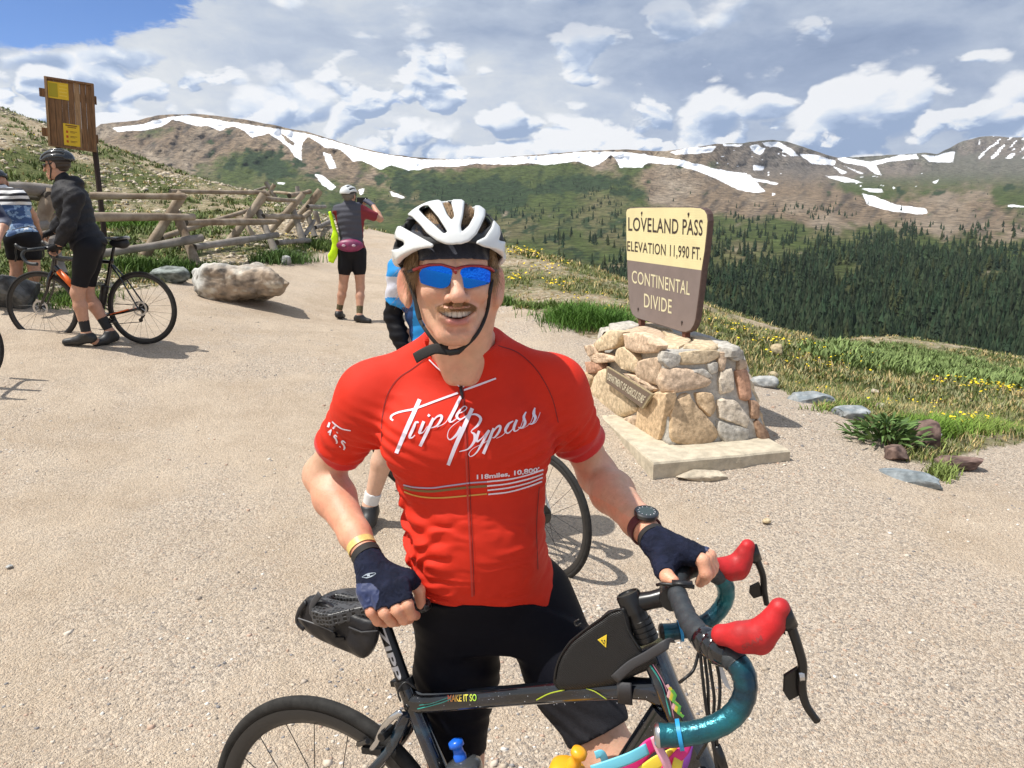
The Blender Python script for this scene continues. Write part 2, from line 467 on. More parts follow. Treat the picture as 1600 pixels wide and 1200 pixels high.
def nets(f, lo, hi, h, block=12):
    """surface nets, evaluated only in blocks that the surface crosses"""
    lo = np.asarray(lo, float); hi = np.asarray(hi, float)
    n = np.ceil((hi - lo) / h / block).astype(int) * block
    n = np.maximum(n, block)
    V = np.full(tuple(n + 1), 1.0, np.float32)
    nb = n // block; R_ = h * block * .5 * 1.7321
    bi = np.stack(np.meshgrid(*[np.arange(k) for k in nb], indexing='ij'), -1).reshape(-1, 3)
    cen = lo + (bi + .5) * block * h
    dc = f(cen)
    ax = np.arange(block + 1)
    off = np.stack(np.meshgrid(ax, ax, ax, indexing='ij'), -1).reshape(-1, 3)
    for b, d in zip(bi, dc):
        s = tuple(slice(b[i] * block, b[i] * block + block + 1) for i in range(3))
        if abs(d) > R_ * 1.35 + .012:
            V[s] = np.where(V[s] == 1.0, np.float32(np.sign(d) * 1.0), V[s]) if d < 0 else V[s]
            continue
        V[s] = f(lo + (off + b * block) * h).reshape((block + 1,) * 3)
    S = V < 0
    c = [S[i:S.shape[0] - 1 + i, j:S.shape[1] - 1 + j, k:S.shape[2] - 1 + k] for i in (0, 1) for j in (0, 1) for k in (0, 1)]
    cnt = sum(q.astype(np.int8) for q in c)
    act = (cnt > 0) & (cnt < 8)
    I = np.argwhere(act)
    idm = np.full(act.shape, -1, np.int32); idm[act] = np.arange(len(I))
    acc = np.zeros((len(I), 3)); num = np.zeros(len(I))
    corners = [(i, j, k) for i in (0, 1) for j in (0, 1) for k in (0, 1)]
    val = {cr: V[I[:, 0] + cr[0], I[:, 1] + cr[1], I[:, 2] + cr[2]].astype(float) for cr in corners}
    for a in corners:
        for x in range(3):
            if a[x] == 0:
                b = list(a); b[x] = 1; b = tuple(b)
                va, vb = val[a], val[b]; m = (va < 0) != (vb < 0)
                t = np.where(m, va / np.where(m, va - vb, 1), 0)
                p = np.array(a, float)[None].repeat(len(I), 0); p[:, x] += t
                acc[m] += p[m]; num[m] += 1
    verts = lo + (I + acc / num[:, None]) * h
    Q = []
    for x in range(3):
        y, z = (x + 1) % 3, (x + 2) % 3
        sl0 = [slice(None)] * 3; sl1 = [slice(None)] * 3
        sl0[x] = slice(0, -1); sl1[x] = slice(1, None)
        A = S[tuple(sl0)]; B = S[tuple(sl1)]
        e = A != B
        e[(slice(None),) * 3] = e
        J = np.argwhere(e)
        J = J[(J[:, y] > 0) & (J[:, z] > 0) & (J[:, y] < S.shape[y] - 1) & (J[:, z] < S.shape[z] - 1)]
        sgn = A[J[:, 0], J[:, 1], J[:, 2]]
        def g(dy, dz):
            K = J.copy(); K[:, y] += dy; K[:, z] += dz; return idm[K[:, 0], K[:, 1], K[:, 2]]
        q = np.stack([g(-1, -1), g(0, -1), g(0, 0), g(-1, 0)], 1)
        q[~sgn] = q[~sgn][:, ::-1]
        q = q[(q >= 0).all(1)]
        Q.append(q)
    return verts, np.concatenate(Q)
def grad(f, P, e=1e-3):
    g = np.zeros_like(P)
    for i in range(3):
        d = np.zeros(3); d[i] = e
        g[:, i] = f(P + d) - f(P - d)
    return g / np.maximum(np.linalg.norm(g, axis=1), 1e-9)[:, None]
def joinmesh(parts):
    V = []; F = []; n = 0
    for v, f in parts: V.append(v); F.append(f + n); n += len(v)
    return np.concatenate(V), np.concatenate(F)
def sdf_obj(name, f, lo, hi, h, mats, parent=None, base=None, fcol=None):
    v, q = nets(f, lo, hi, h)
    if base is not None: vv = v - base
    else: vv = v
    me = mesh_np(name, vv, q, mats, True)
    if fcol is not None: vcol(me, 'tint', fcol(v))
    return link(name, me, parent), v, q
# ------------------------------------------------------------------ near ground
_cp = [(0,-6,0),(-6,-6,0.1),(6,-6,-0.1),(0,0,0),(-2,1,0.02),(2,1,0),(0,1.5,0),(0,3,0.0),(-5,2,.2),(5,2,-.05),(1.2,3,0.0),
       (-14,2,1.6),(14,2,-1.2),(-30,5,5),(30,0,-4),(-14,-8,1),(14,-8,-1)]
_cpx = [(150,540,6.9),(375,470,10),(20,657,5.2),(400,700,5.05),(575,825,3.9),(862,898,3.46),(1020,752,4.69),(1235,742,4.75),(1590,700,5.55),
        (570,503,10.25),(570,420,15),(590,362,21),(790,385,18),(860,415,15),(930,445,13),(975,470,11.5),(1120,500,11),(1190,520,12),(1250,527,13),
        (1370,525,24),(1450,545,26),(1600,577,27),(1600,640,9.5),(1450,590,16),(1300,600,9.5),(1450,690,5.7),(1350,652,6.0),(860,490,9.6),(1230,620,6.9),
        (0,420,10),(0,460,8.5),(-200,470,8),(0,178,32),(60,195,30),(120,215,28),(200,240,27),(300,277,26),(400,302,24.5),(480,330,23),(525,347,22),
        (100,300,19),(250,330,19),(300,375,14.5),(270,413,12),(410,385,14.6),(500,385,16.5),(400,330,19.5),(-300,120,32),(-300,400,9),(1900,640,10),(1900,600,26),(1900,760,5.5),
        (700,430,14),(1750,560,30)]
_far = [(-60,60,8),(-20,60,-2),(-8,45,-6),(0,45,-9),(10,45,-9),(25,50,-12),(45,45,-12),(60,20,-12),(-30,42,2),(-16,36,1.2),(-9,30,0.6),(-3,28,0.4),(4,28,-1.8),(8,24,-2.6),(-45,30,9),(-60,10,11)]
CP = np.array([list(c) for c in _cp] + [list(W(*c)) for c in _cpx] + [list(c) for c in _far], float)
def _phi(a, b): return np.sqrt(((a[:, None, :2] - b[None, :, :2]) ** 2).sum(-1) + 0.8)
_A = _phi(CP, CP); _n = len(CP)
_Pm = np.c_[np.ones(_n), CP[:, :2]]
_S = np.block([[_A - 0.02 * np.eye(_n), _Pm], [_Pm.T, np.zeros((3, 3))]])
_w = np.linalg.solve(_S, np.r_[CP[:, 2], 0, 0, 0])
def gz0(x, y):
    x = np.atleast_1d(np.asarray(x, float)); y = np.atleast_1d(np.asarray(y, float))
    out = np.empty(x.size); X = np.c_[x.ravel(), y.ravel()]
    for i in range(0, len(X), 20000):
        q = X[i:i + 20000]
        out[i:i + 20000] = _phi(q, CP) @ _w[:_n] + _w[_n] + q @ _w[_n + 1:]
    return out.reshape(x.shape)
# gravel lot outline as seen from the path, in photo pixels
GRAVEL = [(-3000,470),(-300,478),(0,468),(100,462),(235,447),(300,437),(370,425),(440,412),(480,402),(520,388),(548,372),(566,362),(590,352),(640,350),(672,352),(690,440),(720,470),(800,479),(850,488),(880,505),(910,522),(960,545),
          (1140,560),(1180,590),(1240,622),(1300,642),(1360,665),(1400,700),(1425,722),(1462,722),(1500,708),(1560,697),(1600,690),(2200,665),(4500,640),(4500,9000),(-3000,9000)]
def gravel_mask(x, y):
    z = gz0(x, y)
    px, py, Z = proj(np.stack([x, y, z], -1))
    n = (fbm(np.stack([x, y], -1), 1.6, 3, 3.0) - .5)
    wob = n * 500.0 / np.maximum(Z, 1.0)
    wob2 = (fbm(np.stack([x, y], -1), 6, 2, 9.0) - .5) * 120.0 / np.maximum(Z, 1.0)
    m = inpoly(px + wob * .5, py + wob * .12 + wob2 * .3, GRAVEL)
    m |= Z <= 0.8
    m &= ~((y > 22.5))
    return m
def gz(x, y):
    x = np.atleast_1d(np.asarray(x, float)); y = np.atleast_1d(np.asarray(y, float))
    z = gz0(x, y)
    P = np.stack([x, y], -1)
    r = np.hypot(x, y)
    g = gravel_mask(x, y)
    amp = np.where(g, 0.018, 0.16)
    z = z + amp * (fbm(P, 1.1, 4, 1.0) - .5) + np.where(g, 0.008, 0.05) * (fbm(P, 6.0, 3, 2.0) - .5)
    return z
def gz1(x, y): return float(gz(x, y)[0])

def build_ground():
    az = np.r_[np.linspace(-180, -62, 60, endpoint=False), np.linspace(-62, 62, 720), np.linspace(62, 180, 60, endpoint=False)[1:]]
    az = np.radians(az)
    rr = np.r_[0.0, np.geomspace(0.25, 90, 420)]
    A, Rr = np.meshgrid(az, rr)
    x = np.sin(A) * Rr; y = np.cos(A) * Rr
    z = gz(x, y)
    g = gravel_mask(x, y).astype(float)
    nA = len(az); nR = len(rr)
    idx = np.arange(nA * nR).reshape(nR, nA)
    F = np.stack([idx[:-1, :-1], idx[1:, :-1], idx[1:, 1:], idx[:-1, 1:]], -1).reshape(-1, 4)
    Fw = np.stack([idx[:-1, -1], idx[1:, -1], idx[1:, 0], idx[:-1, 0]], -1)
    F = np.concatenate([F, Fw])[:, ::-1]
    me = mesh_np('ground', np.stack([x, y, z], -1).reshape(-1, 3), F, ground_mat(), True)
    P = np.stack([x, y], -1)
    vfloat(me, 'gravel', g.ravel())
    px, py, Z = proj(np.stack([x, y, z], -1))
    # how green: lush patches vs bare stony soil
    green = fbm(P, 0.55, 4, 5.0)
    lush = np.zeros_like(green)
    for cx, cy, sx, sy, w in ((90,310,90,55,.25),(190,345,60,25,.5),(60,430,120,40,.35),(240,420,90,25,.4),(480,390,60,25,.35),(910,500,90,22,.7),(860,450,70,35,.1),
                              (1450,585,260,45,.75),(1500,660,150,40,.5),(1200,540,100,30,.25),(1380,640,60,30,.3),(150,230,160,40,-.3),(330,310,90,40,-.25),(1480,540,120,16,-.1),(870,470,40,12,-.3),(1230,528,90,12,.6),(1120,500,60,16,.5),(930,440,170,34,.38)):
        lush += w * np.exp(-((px - cx) / sx) ** 2 - ((py - cy) / sy) ** 2)
    gg = np.clip((green - .47) * 3.4 + .5 + lush, 0, 1)
    vfloat(me, 'green', gg.ravel())
    o = link('ground', me); tag(o, kind='structure')
    return o
def green_at(x, y):
    P = np.stack([x, y], -1); z = gz0(x, y); px, py, Z = proj(np.stack([x, y, z], -1))
    green = fbm(P, 0.55, 4, 5.0); lush = np.zeros_like(green)
    for cx, cy, sx, sy, w in ((90,310,90,55,.25),(190,345,60,25,.5),(60,430,120,40,.35),(240,420,90,25,.4),(480,390,60,25,.35),(910,500,90,22,.7),(860,450,70,35,.1),
                              (1450,585,260,45,.75),(1500,660,150,40,.5),(1200,540,100,30,.25),(1380,640,60,30,.3),(150,230,160,40,-.3),(330,310,90,40,-.25),(1480,540,120,16,-.1),(870,470,40,12,-.3),(1230,528,90,12,.6),(1120,500,60,16,.5),(930,440,170,34,.38)):
        lush += w * np.exp(-((px - cx) / sx) ** 2 - ((py - cy) / sy) ** 2)
    return np.clip((green - .47) * 3.4 + .5 + lush, 0, 1)

def ground_mat():
    m = bpy.data.materials.new('gravel_and_soil'); m.use_nodes = True
    nt = m.node_tree; N = nt.nodes.new; L = nt.links.new; b = nt.nodes['Principled BSDF']
    b.inputs['Roughness'].default_value = 0.95; b.inputs['Specular IOR Level'].default_value = 0.15
    tc = N('ShaderNodeTexCoord').outputs['Object']
    def noise(s, d=4, r=.6):
        n = N('ShaderNodeTexNoise'); n.inputs['Scale'].default_value = s; n.inputs['Detail'].default_value = d; n.inputs['Roughness'].default_value = r; L(tc, n.inputs['Vector']); return n.outputs['Fac']
    def rng_(v, a, bb, c=0., d=1.):
        r = N('ShaderNodeMapRange'); L(v, r.inputs[0]); r.inputs[1].default_value = a; r.inputs[2].default_value = bb; r.inputs[3].default_value = c; r.inputs[4].default_value = d; return r.outputs[0]
    def mix(f, a, c, bt='MIX'):
        x = N('ShaderNodeMix'); x.data_type = 'RGBA'; x.blend_type = bt
        if isinstance(f, float): x.inputs[0].default_value = f
        else: L(f, x.inputs[0])
        for s, v in ((x.inputs[6], a), (x.inputs[7], c)):
            if isinstance(v, tuple): s.default_value = (*v, 1)
            else: L(v, s)
        return x.outputs[2]
    def vor(s, feat='F1', rand=1.0):
        v = N('ShaderNodeTexVoronoi'); v.inputs['Scale'].default_value = s; v.feature = feat; v.inputs['Randomness'].default_value = rand; L(tc, v.inputs['Vector']); return v
    # gravel colour
    base = mix(rng_(noise(1.4, 8, .7), .40, .60), (0.46, 0.345, 0.235), (0.70, 0.57, 0.43))
    v1 = vor(95); hs = N('ShaderNodeSeparateColor'); L(v1.outputs['Color'], hs.inputs[0])
    stone = mix(hs.outputs[0], (0.33, 0.265, 0.212), (0.80, 0.70, 0.585))
    stone = mix(rng_(hs.outputs[1], .80, .86), stone, (0.20, 0.19, 0.19))
    stone = mix(rng_(hs.outputs[2], .94, .97), stone, (0.50, 0.34, 0.25))
    v2 = vor(230); hs2 = N('ShaderNodeSeparateColor'); L(v2.outputs['Color'], hs2.inputs[0])
    fine = mix(hs2.outputs[0], (0.38, 0.285, 0.20), (0.80, 0.67, 0.52))
    fine = mix(rng_(hs2.outputs[1], .84, .9), fine, (0.22, 0.20, 0.19))
    sx = N('ShaderNodeSeparateXYZ'); L(tc, sx.inputs[0])
    side = rng_(sx.outputs[0], -1.8, 1.6)          # packed dirt to the left, loose gravel to the right
    patch = rng_(noise(0.9, 4), .38, .62)
    ad = N('ShaderNodeMath'); ad.operation = 'MULTIPLY_ADD'; L(side, ad.inputs[0]); ad.inputs[1].default_value = .5; L(patch, ad.inputs[2])
    loose = rng_(ad.outputs[0], .45, 1.1, .28, .95)
    g = mix(loose, mix(.45, base, fine), mix(.6, fine, stone))
    # soil + sparse ground cover
    soil = mix(rng_(noise(3.0, 6), .36, .64), (0.36, 0.27, 0.17), (0.52, 0.42, 0.28))
    soil = mix(rng_(noise(14, 7, .75), .50, .60), soil, (0.62, 0.56, 0.46))
    soil = mix(rng_(noise(9, 7, .75), .50, .40), soil, (0.20, 0.15, 0.095))
    veg = mix(rng_(noise(9, 6, .7), .35, .65), (0.060, 0.085, 0.028), (0.17, 0.18, 0.070))
    at = N('ShaderNodeAttribute'); at.attribute_name = 'green'
    ad2 = N('ShaderNodeMath'); ad2.operation = 'MULTIPLY_ADD'; L(noise(6, 6, .7), ad2.inputs[0]); ad2.inputs[1].default_value = 1.8; L(at.outputs['Fac'], ad2.inputs[2])
    cover = rng_(ad2.outputs[0], 1.1, 1.75)
    hill = mix(cover, soil, veg)
    ag = N('ShaderNodeAttribute'); ag.attribute_name = 'gravel'
    L(mix(ag.outputs['Fac'], hill, g), b.inputs['Base Color'])
    # relief
    h = N('ShaderNodeMath'); h.operation = 'MULTIPLY_ADD'; L(v1.outputs['Distance'], h.inputs[0]); h.inputs[1].default_value = -0.5; L(noise(30, 8, .7), h.inputs[2])
    h2 = N('ShaderNodeMath'); h2.operation = 'MULTIPLY_ADD'; L(v2.outputs['Distance'], h2.inputs[0]); h2.inputs[1].default_value = -0.35; L(h.outputs[0], h2.inputs[2])
    h3 = N('ShaderNodeMath'); h3.operation = 'MULTIPLY_ADD'; L(noise(4, 5, .6), h3.inputs[0]); h3.inputs[1].default_value = 1.6; L(h2.outputs[0], h3.inputs[2])
    bp = N('ShaderNodeBump'); bp.inputs['Distance'].default_value = 0.02; bp.inputs['Strength'].default_value = .9; L(h3.outputs[0], bp.inputs['Height'])
    L(bp.outputs[0], b.inputs['Normal'])
    return m
if True: build_ground()

# ------------------------------------------------------------------ far valley and mountains
RIDGE = [(-700,260),(-300,235),(0,215),(100,205),(150,200),(158,194),(170,193),(190,190),(215,188),(245,180),(270,178),(300,178),(340,181),(380,186),(430,196),(480,206),(520,218),(560,230),(600,239),(640,245),(690,248),
         (740,248),(780,246),(830,243),(880,238),(930,235),(980,234),(1040,236),(1090,229),(1120,225),(1160,224),(1185,220),(1210,219),(1230,221),(1260,231),(1290,241),(1310,247),(1340,245),(1380,243),(1420,240),(1445,238),
         (1465,241),(1490,228),(1505,220),(1530,214),(1550,212),(1575,215),(1600,214),(1640,206),(1700,215),(1800,230),(1900,215),(2100,250),(2300,240)]
_rx = np.array([r[0] for r in RIDGE], float); _ry = np.array([r[1] for r in RIDGE], float)
_dpy = np.array([150,180,215,260,300,330,350,370,400,430,460,500,540,600,680], float)
_dD  = np.array([3350,3200,2950,2600,2150,1750,1450,1180,900,730,620,520,440,330,220], float)
SNOW = [[(174,199),(220,195),(262,183),(292,180),(316,184),(364,191),(420,199),(476,208),(524,221),(572,235),(620,244),(668,250),(720,249),(780,247),(850,243),(900,238),(960,237),(1008,241),(1064,250),(1120,264),(1172,273),(1180,282),(1196,298),(1186,302),(1176,301),(1152,296),(1120,280),(1092,268),(1056,258),(1012,254),(1002,261),(968,262),(964,250),(955,242),(938,256),(928,261),(900,252),(850,258),(830,255),(780,257),(740,256),(708,261),(680,260),(638,267),(612,257),(594,265),(564,250),(552,253),(532,234),(508,230),(492,220),(480,212),(472,222),(471,252),(460,244),(452,232),(438,220),(420,208),(394,215),(380,204),(364,197),(344,205),(324,196),(308,197),(268,186),(256,197),(232,203),(184,206)],
    [(506,238),(516,242),(526,262),(514,264),(508,250)],[(492,272),(504,274),(526,292),(518,298),(502,288)],[(608,298),(632,308),(630,311),(612,306)],[(560,296),(569,294),(566,304),(562,306)],[(434,284),(446,286),(444,288),(434,287)],
    [(1046,238),(1080,230),(1120,228),(1112,238),(1092,240),(1056,242)],[(1128,225),(1160,226),(1158,229),(1132,228)],[(1170,228),(1184,226),(1194,234),(1190,242),(1178,238)],
    [(1190,222),(1216,221),(1240,235),(1248,244),(1236,244),(1216,230),(1196,228)],[(1248,241),(1276,242),(1306,252),(1304,258),(1268,256)],[(1176,257),(1194,260),(1192,266),(1178,266)],[(1170,277),(1216,286),(1212,289),(1176,282)],
    [(1306,248),(1320,246),(1360,253),(1400,244),(1432,240),(1436,248),(1392,252),(1368,258),(1378,274),(1368,272),(1352,260),(1320,254)],[(1438,241),(1460,244),(1492,236),(1488,254),(1452,253)],[(1300,258),(1324,270),(1314,272)],
    [(1316,258),(1352,272),(1344,272)],[(1288,274),(1320,276),(1348,286),(1320,285),(1296,278)],[(1344,294),(1376,295),(1380,300),(1360,300)],[(1346,302),(1364,306),(1400,320),(1446,326),(1449,334),(1432,335),(1384,328),(1356,320)],[(1574,320),(1604,322),(1604,324),(1576,323)],
    [(1222,240),(1228,243),(1224,245)],[(1205,300),(1212,303),(1206,306)],[(1456,284),(1468,280),(1462,288)],[(1394,290),(1400,294),(1396,296)]]
NOTCH = [[(436,205),(448,214),(462,224),(458,228),(446,220)]]
def ridge_y(px): return np.interp(px, _rx, _ry)
def farD(px, py):
    px = np.asarray(px, float); py = np.asarray(py, float)
    D = np.interp(py, _dpy, _dD)
    D = D * (1 + .55 * sstep(1050, 1330, px) * sstep(318, 262, py) + .25 * sstep(1440, 1500, px) * sstep(262, 235, py))
    P = np.stack([px, py * 1.5], -1)
    a = sstep(420, 330, py)
    rid = fbm(P, 1 / 70., 5, 1.0, True) - .62
    rid2 = fbm(np.stack([px + py * .4, py * .55], -1), 1 / 26., 4, 4.0, True) - .62
    D = D * (1 + a * (.062 * rid + .040 * rid2)) * (1 + (1 - a) * .03 * (fbm(P, 1 / 60., 3, 8.0) - .5))
    return D
def build_far():
    PX = np.arange(-700, 2301, 3.2)
    nr = 300
    t = np.linspace(0, 1, nr) ** 0.8
    ry = ridge_y(PX) + (fbm(np.stack([PX, 0 * PX], -1), 1 / 22., 4, 2.0) - .5) * 3.0
    X, T = np.meshgrid(PX, t)
    RY = np.broadcast_to(ry, X.shape)
    Y = 680 + (RY - 680) * T
    D = farD(X, Y)
    V = Wa(X, Y, D)
    # land behind the skyline falls away
    back = []
    for k in range(1, 6):
        q = V[-1].copy(); q[:, 1] *= 1 + .06 * k; q[:, 0] *= 1 + .06 * k; q[:, 2] -= 40 * k * k; back.append(q)
    V = np.concatenate([V, np.array(back)])
    X = np.concatenate([X, np.repeat(X[-1:], 5, 0)]); Y = np.concatenate([Y, np.repeat(Y[-1:], 5, 0)])
    nR, nC = X.shape
    idx = np.arange(nR * nC).reshape(nR, nC)
    F = np.stack([idx[:-1, :-1], idx[:-1, 1:], idx[1:, 1:], idx[1:, :-1]], -1).reshape(-1, 4)
    # colours that belong to the land: rock, soil, turf, scrub
    P = np.stack([X, Y * 1.6], -1)
    n1 = fbm(P, 1 / 60., 5, 11.0); n2 = fbm(P, 1 / 14., 4, 12.0); n3 = fbm(np.stack([X + Y * .8, Y * .6], -1), 1 / 9., 4, 13.0)
    rock = np.array((0.225, 0.168, 0.115)); rockd = np.array((0.10, 0.082, 0.066)); scree = np.array((0.30, 0.245, 0.185)); turf = np.array((0.075, 0.098, 0.032)); turf2 = np.array((0.140, 0.130, 0.064)); scrub = np.array((0.036, 0.058, 0.026)); grey = np.array((0.17, 0.155, 0.14))
    def L_(a, b, w): return a + (b - a) * np.clip(w, 0, 1)[..., None]
    rk = L_(np.broadcast_to(rock, X.shape + (3,)), rockd, (n3 - .50) * 4.5)
    rk = L_(rk, scree, (n1 - .50) * 4)
    tf = L_(np.broadcast_to(turf, X.shape + (3,)), turf2, (n1 - .45) * 4 + (n2 - .5) * 2)
    RY2 = np.concatenate([np.broadcast_to(ry, (nr, nC)), np.repeat(ry[None], 5, 0)])
    wr = np.zeros_like(X)
    for cx, cy, sx, sy, w in ((230,235,140,38,1.0),(380,215,110,22,1.0),(480,240,50,30,.9),(530,265,45,45,.8),(1040,285,75,22,.9),(1080,300,70,30,.8),(1230,300,90,28,1.2),(1300,330,110,25,.9),(1150,320,60,20,.6),(600,285,40,26,.5),(1560,350,90,40,.6),(1430,330,120,20,.5),(1550,230,80,24,1.0),(1450,360,60,20,.3),(700,275,60,8,.3),(940,260,25,8,.6),(1210,240,60,20,.7),(1110,238,110,16,1.1),(1330,262,120,16,.8),(1230,262,90,20,.7),(1490,300,120,20,.3),(960,420,50,12,.5),(900,405,70,7,.3)):
        wr += w * np.exp(-((X - cx) / sx) ** 2 - ((Y - cy) / sy) ** 2)
    wr += (n1 - .5) * 1.4 + (n2 - .5) * .8
    wr += .9 * sstep(26, 8, Y - RY2 - 0) * sstep(1100, 1000, X)
    c = L_(tf, rk, (wr - .35) * 3)
    c = L_(c, grey, sstep(1040, 1200, X) * sstep(300, 262, Y) * .75)
    ws = np.zeros_like(X)
    for cx, cy, sx, sy, w in ((400,245,60,22,1.0),(440,265,50,16,.9),(340,275,60,18,.4),(630,285,50,20,.8),(700,300,70,22,.9),(860,290,90,20,.7),(820,320,60,20,.5),(930,285,60,12,.9),(980,330,60,30,.5),(1080,262,40,5,.7),(1180,292,60,6,.5),(1440,300,90,8,.5),(1590,300,40,12,.7),(700,330,80,14,.9),(880,360,120,22,.7),(760,300,60,24,.8),(1000,300,40,14,.6),(900,400,90,14,.6),(560,330,60,10,.8),(540,320,80,8,.6)):
        ws += w * np.exp(-((X - cx) / sx) ** 2 - ((Y - cy) / sy) ** 2)
    c = L_(c, scrub, (ws + (n2 - .5) * 2.2 + (n3 - .5) * 1.2 - .58) * 5 * .8)
    # forest floor under the dense wood
    c = L_(c, np.array((0.07, 0.08, 0.035)), .8 * sstep(400, 440, Y) * sstep(1000, 1150, X))
    wt = (n3 - .5) * 2 + (n2 - .5)
    c = L_(c, scree, (wt - .42) * 3 * (Y > 330) * .6)
    sd_ = np.full(X.shape, 30.0); up = Y < 345
    Xw = X + (n3 - .5) * 6; Yw = Y + (n2 - .5) * 3 + (n3 - .5) * 2
    xs_, ys_ = Xw[up], Yw[up]; q_ = np.full(xs_.shape, 30.0)
    for p in SNOW: q_ = np.minimum(q_, s_poly2(xs_, ys_, p))
    for p in NOTCH: q_ = np.maximum(q_, -s_poly2(xs_, ys_, p))
    sd_[up] = q_; sn = np.zeros(X.shape, bool)
    sn |= (X > 1528) & (Y < 248) & (fbm(np.stack([X * 1.0 + Y * .9, Y * .35], -1), 1 / 7., 3, 21.0) > .60)
    sn |= (X > 1330) & (X < 1450) & (Y < 300) & (Y > 268) & (fbm(P, 1 / 8., 3, 22.0) > .77)
    sn |= (X > 1120) & (X < 1250) & (Y < 275) & (fbm(P, 1 / 8., 3, 23.0) > .76)
    me = mesh_np('mountains', V.reshape(-1, 3), F, far_mat(), True)
    vcol(me, 'land', c.reshape(-1, 3)); vfloat(me, 'snow', np.maximum(np.clip(.5 - sd_ * .22, 0, 1), sn * .8).ravel())
    o = link('mountains', me); tag(o, kind='structure')
def far_mat():
    m = bpy.data.materials.new('mountain_land'); m.use_nodes = True
    nt = m.node_tree; N = nt.nodes.new; L = nt.links.new; b = nt.nodes['Principled BSDF']
    b.inputs['Roughness'].default_value = 0.95; b.inputs['Specular IOR Level'].default_value = 0.1
    tc = N('ShaderNodeTexCoord').outputs['Object']
    def noise(s, d=6, r=.65):
        n = N('ShaderNodeTexNoise'); n.inputs['Scale'].default_value = s; n.inputs['Detail'].default_value = d; n.inputs['Roughness'].default_value = r; L(tc, n.inputs['Vector']); return n.outputs['Fac']
    a = N('ShaderNodeAttribute'); a.attribute_name = 'land'
    s = N('ShaderNodeAttribute'); s.attribute_name = 'snow'
    r = N('ShaderNodeMapRange'); L(noise(.05, 8, .7), r.inputs[0]); r.inputs[1].default_value = .35; r.inputs[2].default_value = .65; r.inputs[3].default_value = .42; r.inputs[4].default_value = 1.58
    mm = N('ShaderNodeMix'); mm.data_type = 'RGBA'; mm.blend_type = 'MULTIPLY'; mm.inputs[0].default_value = 1
    L(a.outputs['Color'], mm.inputs[6]); L(r.outputs[0], mm.inputs[7])
    sj = N('ShaderNodeMath'); sj.operation = 'MULTIPLY_ADD'; L(noise(.045, 6, .7), sj.inputs[0]); sj.inputs[1].default_value = 1.1; sj.inputs[2].default_value = -.55
    sa = N('ShaderNodeMath'); sa.operation = 'ADD'; L(sj.outputs[0], sa.inputs[0]); L(s.outputs['Fac'], sa.inputs[1])
    sr = N('ShaderNodeMapRange'); L(sa.outputs[0], sr.inputs[0]); sr.inputs[1].default_value = .4; sr.inputs[2].default_value = .6
    mx = N('ShaderNodeMix'); mx.data_type = 'RGBA'; L(sr.outputs[0], mx.inputs[0]); L(mm.outputs[2], mx.inputs[6]); mx.inputs[7].default_value = (.86, .88, .92, 1)
    L(mx.outputs[2], b.inputs['Base Color'])
    bp = N('ShaderNodeBump'); bp.inputs['Distance'].default_value = 26.0
    iv = N('ShaderNodeMath'); iv.operation = 'SUBTRACT'; iv.inputs[0].default_value = 1.0; L(sr.outputs[0], iv.inputs[1]); L(iv.outputs[0], bp.inputs['Strength'])
    L(noise(.03, 8, .65), bp.inputs['Height']); L(bp.outputs[0], b.inputs['Normal'])
    return m
build_far()

# ------------------------------------------------------------------ conifers
foliage_dark = mat('conifer_needles', (0.03, 0.05, 0.022), 0.85, attr='tint', var=0.25, vscale=0.8, spec=0.2)
def conifer(seed, tiers, seg, lean=0.0):
    r = random.Random(seed); V = []; F = []; base = []
    # trunk
    for z, rad in ((0, .022), (.95, .004)):
        for k in range(4): V.append((rad * math.cos(k * 1.571), rad * math.sin(k * 1.571), z))
    F += [(0, 1, 5, 4), (1, 2, 6, 5), (2, 3, 7, 6), (3, 0, 4, 7)]
    for i in range(tiers):
        t = i / tiers
        z0 = .05 + .90 * t; rad = .225 * (1 - t) ** .85 * (0.75 + .5 * r.random()) + .012
        zt = z0 + (1.55 * .92 / tiers) * (1.0 + .4 * r.random()); zt = min(zt, 1.0)
        b = len(V); V.append((0, 0, zt)); off = r.random() * 6.28
        for k in range(seg):
            a = off + 6.283 * k / seg + r.uniform(-.15, .15)
            rr = rad * (1 if k % 2 == 0 else .52) * r.uniform(.75, 1.2)
            V.append((rr * math.cos(a), rr * math.sin(a), z0 - (0.03 if k % 2 == 0 else -.02) + r.uniform(-.015, .015)))
        for k in range(seg): F.append((b, b + 1 + k, b + 1 + (k + 1) % seg))
    return np.array(V), F
